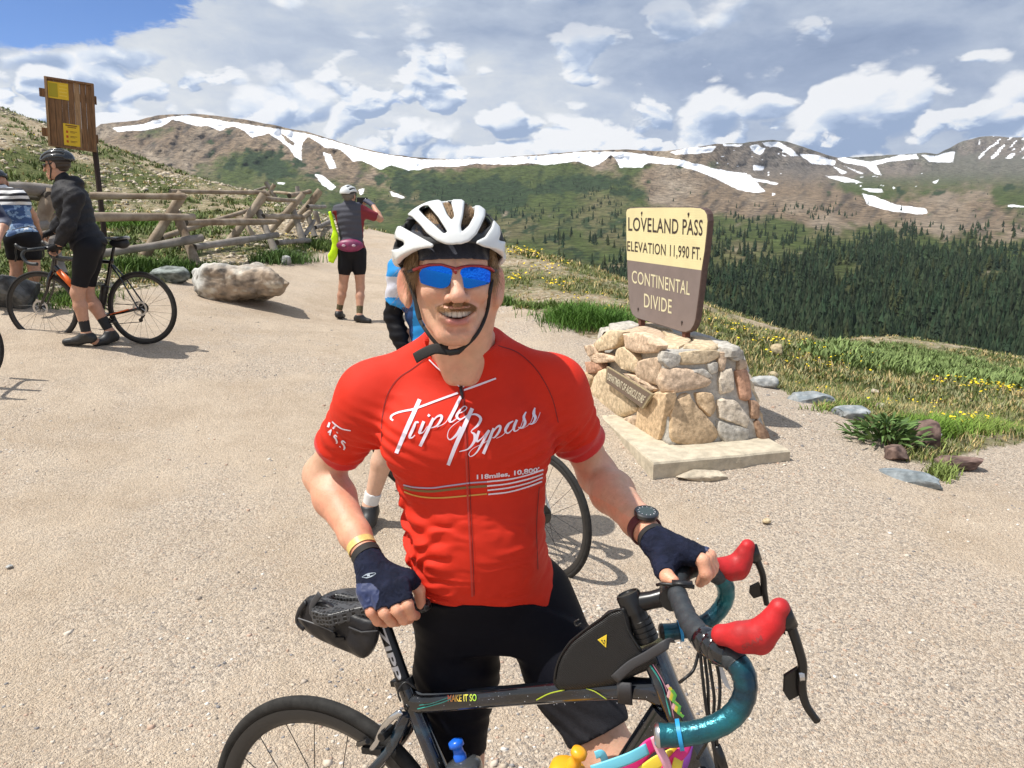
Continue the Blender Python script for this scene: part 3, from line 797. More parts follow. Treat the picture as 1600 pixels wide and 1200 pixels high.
def build_trees():
    DENSE = [(950,432),(1020,440),(1110,432),(1180,420),(1260,402),(1330,398),(1370,372),(1400,352),(1430,352),(1440,390),(1500,396),(1560,402),(1610,425),(2300,430),(2300,680),(1500,680),(1000,560),(900,470)]
    CLUMPS = [(860,345,40,10,.6),(930,330,40,12,.7),(800,330,50,12,.5),(980,390,30,16,.6),(880,375,30,8,.6),(1150,410,60,16,.8),(760,350,40,10,.4),(940,300,60,10,.6),(1240,330,45,9,.8),(1300,335,30,10,.8),(1180,345,40,10,.5),(1130,385,60,20,.55),(1220,375,50,14,.7),(1290,385,40,14,.7),(1370,390,50,22,.6),(1400,360,28,16,1.0),(1500,378,30,14,.5),(1555,355,6,14,.9),(1590,345,12,10,.6),(1060,400,60,16,.5),(1030,370,50,20,.35),
              (900,330,40,10,.6),(960,345,40,12,.7),(1000,350,40,14,.6),(930,378,50,10,.7),(900,415,50,7,.9),(870,350,12,6,.6),(830,385,20,8,.3),(960,430,30,10,.8),(880,292,60,10,.9),(930,300,40,12,.7),(790,318,40,10,.8),(700,300,50,14,.5),(640,300,40,12,.3),(1450,400,80,14,.9),(1560,410,60,20,.8),(1130,340,30,6,.5),(1010,335,30,10,.5),(1545,395,60,8,.5)]
    N = 90000
    px = rng.uniform(-200, 2000, N); py = rng.uniform(255, 640, N) 
    dens = np.where(inpoly(px, py, DENSE), 1.0, 0.0) * (0.10 + 1.35 * (fbm(np.stack([px, py * 2], -1), 1 / 40., 3, 31.0) > .42 - .12 * sstep(420, 470, py)))
    for cx, cy, sx, sy, w in CLUMPS: dens += w * .75 * np.exp(-((px - cx) / sx) ** 2 - ((py - cy) / sy) ** 2) * (fbm(np.stack([px, py * 2], -1), 1 / 16., 2, 32.0) > .45)
    dens += .012 * (py > 275) * (px > 620) + .16 * (px > 1080) * (py > 350) * (py < 440) * (fbm(np.stack([px, py * 2], -1), 1 / 22., 2, 35.0) > .48)
    # fewer small trees per pixel up close
    rate = np.interp(py, [255, 330, 400, 500, 640], [.55, .5, .42, .28, .18])
    keep = (rng.random(N) < dens * rate) & (py > ridge_y(px) + 22)
    px, py = px[keep], py[keep]
    D = farD(px, py); B = Wa(px, py, D)
    H = rng.uniform(.45, 1.2, len(px)) * np.interp(py, [255, 300, 340, 400, 640], [6.5, 9, 12, 14.5, 15])
    hpx = H * FOC / D
    # the near slope hides some of them: crest line of the near ground
    cx = [560,790,860,930,975,1120,1190,1250,1370,1450,1600,2300]; cy = [352,383,413,443,468,498,516,525,523,543,575,585]
    vis = (py - hpx * .75 < np.interp(px, cx, cy)) & (px > 0) & (px < 1600)
    hid = py - hpx > np.interp(px, cx, cy) + 4
    hid |= (px < 560) & (py > 330)
    # behind the man and the big sign
    vis &= ~((px > 630) & (px < 775) & (py > 330)) & ~((px > 985) & (px < 1095) & (py > 345)) & ~((px > 975) & (px < 1110) & (py > 490))
    keep2 = ~hid
    px, py, D, B, H, hpx, vis = (a[keep2] for a in (px, py, D, B, H, hpx, vis))
    score = np.where(vis, hpx, 0); order = np.argsort(-score)
    # greedy: largest ones that are not standing right behind each other
    chosen = []; occ = np.zeros((1200, 1600), bool)
    srt = sorted(order[:4000], key=lambda i: D[i])
    cand = []
    for i in srt:
        x, y0, y1 = int(px[i]), int(max(0, py[i] - hpx[i])), int(py[i])
        y1v = int(min(py[i], np.interp(px[i], cx, cy)))
        if y1v <= y0: continue
        w = max(1, int(hpx[i] * .13))
        reg = occ[y0:y1v, max(0, x - w):x + w]
        if reg.size and reg.mean() < .6:
            cand.append((-(1 - reg.mean()) * hpx[i], i))
        occ[y0:y1, max(0, x - w):x + w] = True
    cand.sort(); chosen = [i for _, i in cand[:296]]
    cs = set(chosen)
    protos = []
    for s in range(6):
        V, F = conifer(s, 9, 9); me = mesh_np('pine_tree', V, F, foliage_dark, False)
        rr = random.Random(s)
        g = 1.0 * np.array([(.028, .048, .022), (.036, .060, .025), (.024, .042, .024), (.055, .066, .026), (.030, .055, .028), (.048, .058, .022)][s])
        vcol(me, 'tint', np.clip(g[None] * (0.8 + .5 * rng.random((len(V), 1))), 0, 1)); protos.append(me)
    where = []
    for n, i in enumerate(chosen):
        o = link('pine_tree', protos[n % 6]); o.location = B[i] - np.array((0, 0, .3)); o.rotation_euler = (0, 0, rng.uniform(0, 6.28)); h = H[i]
        wd = rng.uniform(.8, 1.15)
        o.scale = (h * wd, h * wd, h)
        x, y = px[i], py[i]
        if y > 440 and x > 1100: l = 'dark spruce standing in the dense forest below the meadow'
        elif x > 1100: l = 'dark spruce scattered on the valley slope above the dense forest'
        else: l = 'dark spruce growing on the green slope between the cyclist and the sign'
        tag(o, l, 'tree', 'spruces in the valley')
    rest = np.array([i for i in range(len(px)) if i not in cs])
    lo = [conifer(50 + s, 5, 6) for s in range(8)]
    VV = []; FF = []; CC = []; n = 0
    for i in rest:
        V, F = lo[i % 8]; a = rng.uniform(0, 6.28); c, s_ = math.cos(a), math.sin(a); h = H[i]; w = h * rng.uniform(.85, 1.25)
        Q = np.stack([(V[:, 0] * c - V[:, 1] * s_) * w, (V[:, 0] * s_ + V[:, 1] * c) * w, V[:, 2] * h], -1) + B[i] - np.array((0, 0, .3))
        VV.append(Q); CC.append(np.tile(np.array((.030, .052, .024)) * rng.uniform(.6, 1.45) * np.array((1 + rng.uniform(-.1, .3), 1, 1.08)), (len(Q), 1)))
        FF += [tuple(k + n for k in f) for f in F]; n += len(Q)
    me = mesh_np('forest', np.concatenate(VV), FF, foliage_dark, False)
    vcol(me, 'tint', np.concatenate(CC))
    o = link('forest', me); tag(o, 'dense dark spruce forest covering the valley slope behind the sign', 'forest', kind='stuff')
    print('trees', len(chosen), len(rest))
build_trees()
# ------------------------------------------------------------------ bicycles
tyre_m = mat('tyre_rubber', (.022, .021, .020), .8, var=.35, vscale=40, bump=.0006, bscale=300, spec=.3)
rim_m = mat('carbon_rim', (.020, .020, .021), .35, spec=.5)
steel_m = mat('bright_steel', (.55, .55, .56), .28, 1.0)
alu_black_m = mat('black_anodised', (.014, .014, .015), .3, .3, spec=.6)
gloss_black_m = mat('gloss_black_paint', (.006, .007, .010), .16, spec=.5, coat=.8)
dark_tape_m = mat('dark_bar_tape', (.030, .036, .042), .55, var=.2, vscale=60, bump=.0008, bscale=200)
chain_m = mat('oily_chain', (.06, .058, .055), .4, .8)
_spoke = {}
def wheel(parent, c, R0=.338, tw=.0135, steer=None, rot=0.0, nsp=24, rimdepth=.028, seg=72, rotor=False, tyre_mat=None, tyre_logo=False):
    """wheel with its axle along local Y at c; steer: 3x3 rotation for the front wheel"""
    Mx = np.eye(3) if steer is None else np.array(steer)
    c = np.array(c, float)
    xf = lambda v: (v @ Mx.T) + c
    mb = MB(); r = R0 - tw
    pr = [(r + tw * math.cos(a), tw * math.sin(a)) for a in np.linspace(-2.5, 2.5, 14)]
    mb.lathe(pr, (0, 0, 0), (0, 1, 0), seg)
    rm = MB(); a = tw * .78; rr = r - tw * .72
    rm.lathe([(rr, -a), (rr - .004, -a * 1.02), (rr - rimdepth * .6, -a * .9), (rr - rimdepth, -a * .35), (rr - rimdepth, a * .35), (rr - rimdepth * .6, a * .9), (rr - .004, a * 1.02), (rr, a), (rr + .002, 0), (rr, -a)], (0, 0, 0), (0, 1, 0), seg)
    rim = rm.obj('wheel', rim_m, parent, True, xf=xf)
    mb.obj('tyre', tyre_mat or tyre_m, rim, True, xf=xf)
    hb = MB(); hb.lathe([(0, -.050), (.006, -.050), (.006, -.034), (.019, -.033), (.021, -.028), (.010, -.022), (.009, 0), (.010, .022), (.021, .028), (.019, .033), (.006, .034), (.006, .050), (0, .050)], (0, 0, 0), (0, 1, 0), 20)
    hb.obj('hub', alu_black_m, rim, True, xf=xf)
    L = rr - rimdepth + .002
    for k in range(nsp):
        sgn = 1 if k % 2 else -1; cr = (1 if (k // 2) % 2 else -1) * .30
        key = (round(R0, 3), sgn, cr, nsp, round(rimdepth, 3))
        if key not in _spoke:
            s = MB(); s.tube([(.020 * math.sin(cr * 3), sgn * .029, .020 * math.cos(cr * 3)), (0, sgn * .002, L)], .0011, 5)
            _spoke[key] = s.mesh('spoke', alu_black_m)
        o = link('spoke', _spoke[key], rim)
        o.matrix_local = Matrix.Translation(V3(c)) @ Matrix(Mx.tolist()).to_4x4() @ Matrix.Rotation(rot + 2 * math.pi * k / nsp, 4, 'Y')
    if rotor:
        rb = MB(); rb.lathe([(.052, -.001), (.070, -.001), (.070, .001), (.052, .001), (.052, -.001)], (0, .040, 0), (0, 1, 0), 40)
        for k in range(6):
            a = k * 1.047; rb.tube([(.018 * math.cos(a), .040, .018 * math.sin(a)), (.054 * math.cos(a + .35), .040, .054 * math.sin(a + .35))], .003, 5)
        rb.obj('brake_rotor', steel_m, rim, xf=xf)
    return rim
def drivetrain(root, bb, ax, crank_ang=0.3, light=False):
    """chainrings, cranks and pedals at bb, cassette and derailleur at the axle ax, right side is -Y"""
    bb = np.array(bb, float); ax = np.array(ax, float)
    cs = None
    mb = MB(); mb.lathe([(.0, -.058), (.020, -.058), (.020, .058), (0, .058)], bb, (0, 1, 0), 16)
    for s, a in ((-1, crank_ang), (1, crank_ang + math.pi)):
        d = np.array((math.cos(a), 0, math.sin(a)))
        mb.tube([bb + (0, s * .055, 0), bb + d * .08 + (0, s * .062, 0), bb + d * .172 + (0, s * .068, 0)], [(.015, .011), (.012, .009), (.012, .010)], 8)
    cs = mb.obj('crankset', alu_black_m, root, True, auto=50)
    for R_, y in ((.100, -.045), (.072, -.038)):
        mb = MB(); n = 48
        prof = []
        V = []; F = []
        for yy in (-.0012, .0012):
            for k in range(n * 2): rr = R_ if k % 2 else R_ - .006; V.append(bb + (rr * math.cos(math.pi * k / n), y + yy, rr * math.sin(math.pi * k / n)))
            for k in range(n * 2): V.append(bb + ((R_ - .016) * math.cos(math.pi * k / n), y + yy, (R_ - .016) * math.sin(math.pi * k / n)))
        m2 = 2 * n
        for k in range(m2):
            l = (k + 1) % m2
            F += [(k, l, m2 + l, m2 + k), (2 * m2 + k, 3 * m2 + k, 3 * m2 + l, 2 * m2 + l), (k, 2 * m2 + k, 2 * m2 + l, l)]
        mb.add(V, F)
        for k in range(5):
            a = k * 1.2566 + crank_ang; mb.tube([bb + (0, y, 0), bb + ((R_ - .012) * math.cos(a), y, (R_ - .012) * math.sin(a))], .006, 6)
        mb.obj('chainring', chain_m, cs)
    for s, a in ((-1, crank_ang), (1, crank_ang + math.pi)):
        d = np.array((math.cos(a), 0, math.sin(a))) * .172
        mb = MB(); mb.box(bb + d + (0, s * .105, 0), (.062, .055, .014)); mb.tube([bb + d + (0, s * .066, 0), bb + d + (0, s * .13, 0)], .005, 6)
        mb.obj('pedal', black_m, cs, bevel=.004)
    mb = MB()
    for i in range(9):
        rr = .050 - i * .0036; mb.lathe([(.012, 0), (rr, 0), (rr, .0016), (.012, .0016)], ax + (0, -.022 - i * .0036, 0), (0, 1, 0), 26)
    mb.obj('cassette', chain_m, root)
    mb = MB(); g = ax + (.012, -.045, -.035)
    mb.tube([ax + (.004, -.050, -.012), ax + (.018, -.062, -.045), ax + (.03, -.058, -.065)], [.009, .014, .011], 8)
    for q in ((.028, -.052, -.070), (.055, -.052, -.118)):
        mb.lathe([(.004, 0), (.019, 0), (.019, .008), (.004, .008)], ax + q, (0, 1, 0), 16)
    mb.tube([ax + (.028, -.043, -.070), ax + (.055, -.043, -.118)], [(.003, .010), (.003, .010)], 6); mb.tube([ax + (.028, -.056, -.070), ax + (.055, -.056, -.118)], [(.003, .010), (.003, .010)], 6)
    mb.obj('derailleur', alu_black_m, root, True, auto=45)
    mb = MB(); y = -.045
    mb.tube([ax + (0, y + .01, .030), bb + (.0, y, .098), bb + (.07, y, .07), bb + (.098, y, 0), bb + (.07, y, -.07), bb + (0, y, -.098), ax + (.060, y - .002, -.135), ax + (.075, y - .002, -.112), ax + (.02, y, -.088), ax + (.010, y, -.070), ax + (.045, y, -.055), ax + (.02, y + .01, -.028), ax + (-.022, y + .01, -.012), ax + (-.022, y + .01, .014)], [(.0022, .004)] * 14, 6, closed=True)
    mb.obj('chain', chain_m, root)
def saddle_mesh(root, o, m, name='saddle', tilt=0.0, h=.005, rails=True):
    """o: clamp point under the saddle, nose towards +X"""
    o = np.array(o, float)
    def f(P):
        q = P - o
        x, y, z = q[:, 0], q[:, 1], q[:, 2]
        hw = np.interp(x, [-.125, -.105, -.06, -.01, .04, .10, .135], [.050, .070, .073, .045, .026, .020, .012])
        top = .048 + .010 * sstep(-.05, -.13, x) + .004 * sstep(.05, .12, x) * -1 - 1.6 * y ** 2
        hgt = np.interp(x, [-.13, -.05, .02, .14], [.030, .026, .024, .020])
        d = np.maximum(np.abs(y) - hw, np.maximum(z - top, top - hgt - z))
        d = s_max(d, s_ell(q, (.0, 0, .03), (.136, .12, .08)), .01)
        ch = np.maximum(np.abs(y) - .009, np.maximum(np.abs(x + .02) - .085, .03 - z))
        return s_max(d, -ch, .012) 
    ob, _, _ = sdf_obj(name, f, o + (-.145, -.09, -.02), o + (.155, .09, .085), h, m, root)
    if rails:
        mb = MB()
        for s in (-1, 1): mb.tube([o + (-.085, s * .030, .028), o + (-.055, s * .022, .0), o + (.03, s * .020, .0), o + (.10, s * .010, .028)], .0036, 6)
        mb.tube([o + (-.02, -.028, -.004), o + (-.02, .028, -.004)], [.012, .012], 10)
        mb.obj('saddle_rail', steel_m, ob, True)
    return ob
def crosspts(pts, n=8): return catmull_(pts, n)
def catmull_(pts, n=6):
    pts = [np.array(p, float) for p in pts]; out = []
    P = [2 * pts[0] - pts[1]] + pts + [2 * pts[-1] - pts[-2]]
    for i in range(1, len(P) - 2):
        for t in np.linspace(0, 1, n, endpoint=False):
            a, b, c, d = P[i - 1], P[i], P[i + 1], P[i + 2]
            out.append(.5 * ((2 * b) + (-a + c) * t + (2 * a - 5 * b + 4 * c - d) * t * t + (-a + 3 * b - 3 * c + d) * t ** 3))
    out.append(pts[-1]); return out
def simple_bike(name, M, label, frame_m, saddle_m, tape_m, accent_m=None, steer=0.0, rotor=True, crank=.3, group=None, s=.50, sh=.68, hood_m=None):
    root = empty(name, (0, 0, 0), label=label, cat='bicycle', group=group); root.matrix_world = M
    cs_, sn = math.cos(R(73)), math.sin(R(73))
    bb = np.array((0, 0, .27)); ax = np.array((-.408, 0, .338)); st = np.array((-s * cs_, 0, .27 + s * sn)); ht = np.array((.385, 0, .83)); hb = ht + np.array((cs_, 0, -sn)) * .145
    mb = MB()
    mb.tube([bb, st], [(.019, .017)] * 2, 12); mb.tube([st + (0, 0, -.01), ht + (.012, 0, -.035)], [(.015, .017), (.018, .021)], 12)
    mb.tube([hb + (-.012, 0, .025), bb + (.02, 0, .01)], [(.024, .028), (.026, .027)], 12); mb.tube([ht, hb], [.023, .027], 14)
    for y in (-1, 1):
        mb.tube([bb + (-.02, y * .028, 0), bb + (-.15, y * .048, .015), ax + (0, y * .062, 0)], [(.010, .016), (.009, .013), (.008, .010)], 8)
        mb.tube([st + (-.005, y * .012, -.035), st + (-.10, y * .038, -.16), ax + (0, y * .062, 0)], [(.009, .009), (.0065, .0075), (.007, .008)], 8)
    mb.lathe([(0, -.042), (.024, -.042), (.024, .042), (0, .042)], bb, (0, 1, 0), 16)
    fr = mb.obj('frame', frame_m, root, True, auto=50)
    u = np.array((-cs_, 0, sn))
    Ms = np.array(Matrix.Rotation(steer, 3, V3(u)))
    def S(p): return ht + Ms @ (np.array(p, float) - ht)
    fa = hb + np.array((cs_, 0, -sn)) * .37 + np.array((sn, 0, cs_)) * .045; fa[2] = .338
    mb = MB(); mb.tube([S(hb), S(hb + (.008, 0, -.025))], [.024, .026], 12)
    for y in (-1, 1): mb.tube([S(hb + (.006, y * .012, -.02)), S(hb + (.022, y * .040, -.07)), S(hb + (.06, y * .050, -.2)), S(fa + (0, y * .055, 0))], [(.014, .02), (.012, .022), (.009, .014), (.007, .009)], 10)
    fk = mb.obj('fork', frame_m, root, True, auto=60)
    if accent_m:
        a0, a1 = hb + (-.012, 0, .025), bb + (.02, 0, .01); d = a1 - a0
        mb = MB(); mb.tube([a0 + d * .10, a0 + d * .52], [(.0255, .0290), (.0265, .0290)], 12); mb.obj('frame_accent', accent_m, root, True)
        mb = MB()
        for y in (-1, 1): mb.tube([bb + (-.12, y * .050, .012), ax + (.10, y * .063, -.006)], [(.010, .006)] * 2, 8)
        mb.obj('chainstay_stripe', accent_m, root, True)
    wheel(root, ax, rot=.1, rotor=rotor); wheel(root, S(fa), steer=Ms, rot=.2, rotor=rotor)
    drivetrain(root, bb, ax, crank)
    cl = np.array((-sh * cs_, 0, .27 + sh * sn))
    mb = MB(); mb.tube([st, cl], .0136, 12); mb.tube([st + (0, 0, -.01), st + np.array((-cs_, 0, sn)) * .02], .0185, 12); mb.obj('seatpost', alu_black_m, root, True)
    saddle_mesh(root, cl, saddle_m, h=.007)
    mb = MB(); top = ht + u * .045; B = top + np.array((.1, 0, .012))
    mb.tube([ht, ht + u * .065], .018, 12); mb.tube([S(top), S(B)], [.019, .016], 12); mb.tube([S(B + (0, -.03, 0)), S(B + (0, .03, 0))], .019, 12); mb.obj('stem', alu_black_m, root, True, auto=50)
    for y in (-1, 1):
        mb = MB()
        pts = [(0, 0, 0), (0, .12, 0), (.012, .178, -.002), (.06, .200, -.006), (.088, .206, -.03), (.092, .21, -.065), (.06, .215, -.112), (.01, .218, -.128), (-.035, .218, -.128)]
        mb.tube(catmull_([S(B + (a, y * b, c)) for a, b, c in pts], 5), .0155, 10); hbr = mb.obj('handlebar', tape_m, root, True)
        mb = MB(); mb.tube([S(B + (a, y * b, c)) for a, b, c in ((.05, .200, .002), (.10, .204, .006), (.135, .204, .028), (.146, .204, .052))], [(.014, .018), (.015, .020), (.013, .018), (.009, .012)], 10)
        hd = mb.obj('brake_hood', hood_m or black_m, root, True)
        mb = MB(); mb.tube(catmull_([S(B + (a, y * b, c)) for a, b, c in ((.140, .206, .022), (.150, .208, -.02), (.148, .212, -.065), (.162, .216, -.105))], 4), [(.006, .009)] * 13, 8); mb.obj('brake_lever', alu_black_m, hd, True)
    return root

# ------------------------------------------------------------------ the hero's bike: pose solved from the photograph
BQ = dict(bx=-.0267, by=1.2713, bz=.0803, yaw=-.4425, roll=-.0861, pit=-.2080)
def _bikeM():
    y, r, p = BQ['yaw'], BQ['roll'], BQ['pit']
    Rz = np.array([[math.cos(y), -math.sin(y), 0], [math.sin(y), math.cos(y), 0], [0, 0, 1]])
    Rx = np.array([[1, 0, 0], [0, math.cos(r), -math.sin(r)], [0, math.sin(r), math.cos(r)]])
    Ry = np.array([[math.cos(p), 0, math.sin(p)], [0, 1, 0], [-math.sin(p), 0, math.cos(p)]])
    return Rz @ Rx @ Ry
BM = _bikeM(); BT = np.array((BQ['bx'], BQ['by'], BQ['bz'] + .27)) - BM @ np.array((0, 0, .27))
def b2w(p): return BM @ np.array(p, float) + BT
def w2b(p): return BM.T @ (np.array(p, float) - BT)
def BPx(px, py, yl=0.0):
    """bike-frame point on the plane y = yl seen at a photo pixel"""
    a = w2b((0, 0, CAM_H)); b = w2b(W(px, py, 1.0)); t = (yl - a[1]) / (b[1] - a[1]); return a + (b - a) * t
def hero_bike():
    M4 = Matrix([list(BM[i]) + [BT[i]] for i in range(3)] + [[0, 0, 0, 1]])
    root = empty('road_bicycle', label='glossy black road bike with teal bar tape and red brake hoods', cat='bicycle')
    root.matrix_world = M4
    neb = nebula_mat()
    bb = np.array((0, 0, .27)); ax = np.array((-.408, 0, .34)); st = BPx(640, 1090); th = BPx(1040, 1078); ht = BPx(1014, 1003); hb = BPx(1086, 1178); cl = BPx(597, 968)
    u = (ht - hb) / np.linalg.norm(ht - hb)
    post_top = cl; stu = (cl - st) / np.linalg.norm(cl - st)
    mb = MB()
    mb.tube([bb, st * .5 + bb * .5, st + stu * .028], [(.020, .022), (.0175, .022), (.0165, .018)], 16)
    mb.tube(catmull_([st + (-.004, 0, -.008), st + (.06, 0, -.006), st * .5 + th * .5, th + (-.06, 0, .000), th + (.004, 0, -.01)], 4), [(.019, .023)] * 3 + [(.018, .0195)] * 11 + [(.019, .024)] * 3, 16)
    mb.tube([th + (0, 0, -.045), th * .55 + bb * .45 + (.012, 0, -.055), bb + (.02, 0, 0)], [(.022, .034), (.026, .033), (.028, .030)], 16)
    mb.tube([ht - u * .004, ht * .6 + hb * .4, hb + u * .002], [(.0235, .0235), (.022, .026), (.027, .028)], 20)
    for y in (-1, 1):
        mb.tube([bb + (-.02, y * .028, 0), bb + (-.15, y * .048, .015), ax + (0, y * .062, 0)], [(.011, .018), (.009, .015), (.008, .010)], 10)
        mb.tube(catmull_([st + (-.006, y * .012, -.030), st + (-.05, y * .030, -.10), st * .45 + ax * .55 + (0, y * .042, .0), ax + (0, y * .062, 0)], 4), [(.012, .012)] * 4 + [(.0085, .010)] * 9, 10)
    mb.lathe([(0, -.042), (.024, -.042), (.024, .042), (0, .042)], bb, (0, 1, 0), 20)
    fr = mb.obj('frame', neb, root, True, auto=60)
    mb = MB(); mb.tube([st + stu * .022, st + stu * .040], .0205, 16); mb.box(st + stu * .031 + (-.022, 0, 0), (.014, .018, .012)); mb.obj('seat_clamp', alu_black_m, root, bevel=.001)
    mb = MB(); mb.tube([st, cl], .0142, 18); sp = mb.obj('seatpost', alu_black_m, root, True, auto=50)
    wheel(root, ax, R0=.340, tw=.0150, rot=.05, nsp=20, rimdepth=.034, seg=96, tyre_mat=tyre_m)
    fa = np.array((.545, 0, .245))
    Ms = np.array(Matrix.Rotation(.263, 3, V3(u)))
    S = lambda p: ht + Ms @ (np.array(p, float) - ht)
    mb = MB(); mb.tube([hb + u * .005, S(hb - u * .03)], [.026, .028], 14)
    for y in (-1, 1): mb.tube([S(hb + (.004, y * .014, -.02)), S(hb + (.02, y * .042, -.08)), S(fa + (-.03, y * .05, .15)), S(fa + (0, y * .055, 0))], [(.014, .022), (.012, .024), (.009, .015), (.007, .009)], 10)
    mb.obj('fork', gloss_black_m, root, True, auto=60)
    wheel(root, S(fa), R0=.340, tw=.0150, steer=Ms, nsp=20, rimdepth=.034, seg=96)
    drivetrain(root, bb, ax, .4)
    # rear brake
    c = BPx(597, 1142, 0.0); mb = MB(); up = (st - ax) / np.linalg.norm(st - ax)
    b0 = BPx(606, 1128, -.012)
    mb.tube(catmull_([BPx(628, 1112, -.03), BPx(612, 1122, -.038), BPx(598, 1138, -.040), BPx(588, 1160, -.038), BPx(580, 1172, -.034)], 4), [(.0035, .0065)] * 17, 8)
    mb.obj('brake_caliper', mat('silver_alloy', (.62, .63, .65), .22, 1.0), root, True)
    mb = MB()
    mb.tube(catmull_([BPx(622, 1130, .02), BPx(606, 1150, .03), BPx(600, 1172, .03)], 4), [(.005, .007)] * 9, 8); mb.tube([BPx(575, 1158, -.045), BPx(560, 1163, -.02)], .006, 8); mb.box(BPx(583, 1172, -.03), (.05, .014, .014))
    mb.lathe([(0, -.02), (.009, -.02), (.009, .02), (0, .02)], BPx(604, 1145, -.03), (0, 1, 0), 12)
    mb.obj('brake_caliper', alu_black_m, root, bevel=.001)
    mb = MB(); mb.tube(catmull_([BPx(626, 1096, -.03), BPx(622, 1080, -.03), BPx(634, 1066, -.02), BPx(650, 1076, -.012)], 5), .0022, 6); mb.obj('brake_cable', black_m, root, True)
    # saddle with printed lattice padding
    lat = lattice_mat()
    sc = BPx(577, 958, 0.0) 
    s_o = cl + np.array((-.015, 0, -.004))
    sa = saddle_mesh(root, s_o, lat, h=.003)
    sa.name = 'saddle'
    # lettering on the seatpost
    a0 = cl + (st - cl) * .06; a1 = cl + (st - cl) * .74
    ax_ = (a1 - a0); L = np.linalg.norm(ax_); ax_ /= L; side = np.cross(ax_, (0, 1, 0)); side /= np.linalg.norm(side)
    def post(uu, vv):
        th_ = (.5 - vv) * 1.25
        return a0 + ax_ * (uu * L) + side * (math.sin(th_) * -.0148) + np.array((0, -1, 0)) * (math.cos(th_) * .0148)
    text_on2('post_lettering', 'ZIPP', post, mat('pale_grey_print', (.60, .60, .62), .5), sp, .03)
    # lettering on the top tube
    tt0, tt1 = st, th; d = (tt1 - tt0); Lt = np.linalg.norm(d); d /= Lt; upv = np.cross((0, 1, 0), d) * -1; upv = np.array((0, 0, 1)) - d * d[2]; upv /= np.linalg.norm(upv)
    f0 = (717 - 640) / 400.; f1 = (766 - 640) / 400.
    def tube_pt(f, vv, r=.0196):
        th_ = .15 + vv * .62
        return tt0 + d * (Lt * f) + np.array((0, -1, 0)) * (r * math.cos(th_)) + upv * ((r + .0015) * math.sin(th_)) + np.array((0, 0, -.005)) 
    text_on2('top_tube_lettering', 'MAKE IT SO', lambda a, b: tube_pt(f0 + (f1 - f0) * a, b * 1.0), rainbow_mat(), fr, .018)
    # teal streaks and flecks painted on the tubes
    teal = mat('teal_streak', (.03, .34, .30), .35, coat=.5); lime = mat('lime_streak', (.42, .52, .03), .35, coat=.5); fl = mat('white_fleck', (.8, .8, .85), .4)
    def streak(name, pts, w, m, par):
        mb = MB(); c_ = catmull_(pts, 6); mb.tube(c_, [(w, .0006)] * len(c_), 6, up=(0, -1, 0)); return mb.obj(name, m, par, True)
    yo = -.0210
    streak('streak', [BPx(652, 1108, -.018), BPx(668, 1104, yo), BPx(690, 1098, yo), BPx(705, 1092, yo)], .0011, teal, fr)
    streak('streak', [BPx(655, 1102, -.019), BPx(675, 1099, yo), BPx(700, 1090, yo)], .0007, teal, fr)
    streak('streak', [BPx(838, 1094, yo), BPx(858, 1084, yo), BPx(882, 1078, yo)], .0012, lime, fr)
    streak('streak', [BPx(916, 1076, yo), BPx(930, 1081, yo), BPx(948, 1093, yo)], .0010, lime, fr)
    streak('streak', [BPx(1016, 1040, -.026), BPx(1030, 1062, -.0245), BPx(1040, 1090, -.0255), BPx(1048, 1120, -.0265)], .0016, teal, fr)
    streak('streak', [BPx(1020, 1038, -.026), BPx(1036, 1065, -.0255), BPx(1047, 1095, -.026), BPx(1053, 1122, -.027)], .0008, mat('pink_streak', (.55, .25, .33), .4), fr)
    mb = MB(); r = random.Random(3)
    for i in range(34):
        f = r.uniform(.05, .95); q = tube_pt(f, r.uniform(-1.0, 1.0), .0197); mb.ball(q, .0006, 5, 4)
    tag(mb.obj('star_flecks', fl, fr), kind='stuff')
    # head tube zigzag badge
    zz = [(1043,1072),(1050,1082),(1046,1092),(1056,1100),(1054,1112),(1064,1108),(1066,1118),(1058,1096),(1062,1090),(1054,1080),(1052,1070)]
    for k, (c_, dx, dy) in enumerate((((.70,.42,.44), 0, 0), ((.55,.50,.05), 4, 4), ((.10,.35,.06), 8, 8))):
        mb = MB(); pp = catmull_([BPx(x + dx, y + dy, -.0275 - k * .0004) for x, y in ((1042,1070),(1047,1078),(1044,1088),(1054,1096),(1052,1106),(1060,1112))], 1)
        mb.tube(pp, [(.0030, .0004)] * len(pp), 4, up=(0, -1, 0)); mb.obj('zigzag_badge', mat('badge%d' % k, c_, .4), fr)
    # stem, spacers, top cap
    B = w2b(W(1050, 930, 1.215)); tc = BPx(985, 938)
    mb = MB(); mb.tube([ht + u * .002, tc - u * .01], .0185, 20)
    for k in range(4): mb.lathe([(.018, 0), (.0198, .001), (.0198, .0075), (.018, .0085)], ht + u * (.004 + k * .0095), u, 24)
    mb.obj('headset_spacer', alu_black_m, root, True, auto=40)
    mb = MB(); mb.lathe([(.0, .0), (.0215, .0), (.0215, .030), (.0195, .034), (.017, .034), (.016, .032), (0, .032)], tc - u * .020, u, 24)
    sb = B - (B - tc) * .0; mb.tube([tc - u * .006, tc * .5 + sb * .5 - u * .004, sb], [(.0175, .0175), (.0145, .0155), (.0165, .0175)], 16)
    hax = np.array(w2b(W(1072, 960, 1.10)) - w2b(W(1060, 905, 1.28))); hax /= np.linalg.norm(hax)
    mb.lathe([(0, -.021), (.0215, -.021), (.0225, -.016), (.0225, .016), (.0215, .021), (0, .021)], sb, hax, 20)
    mb.obj('stem', alu_black_m, root, True, auto=40)
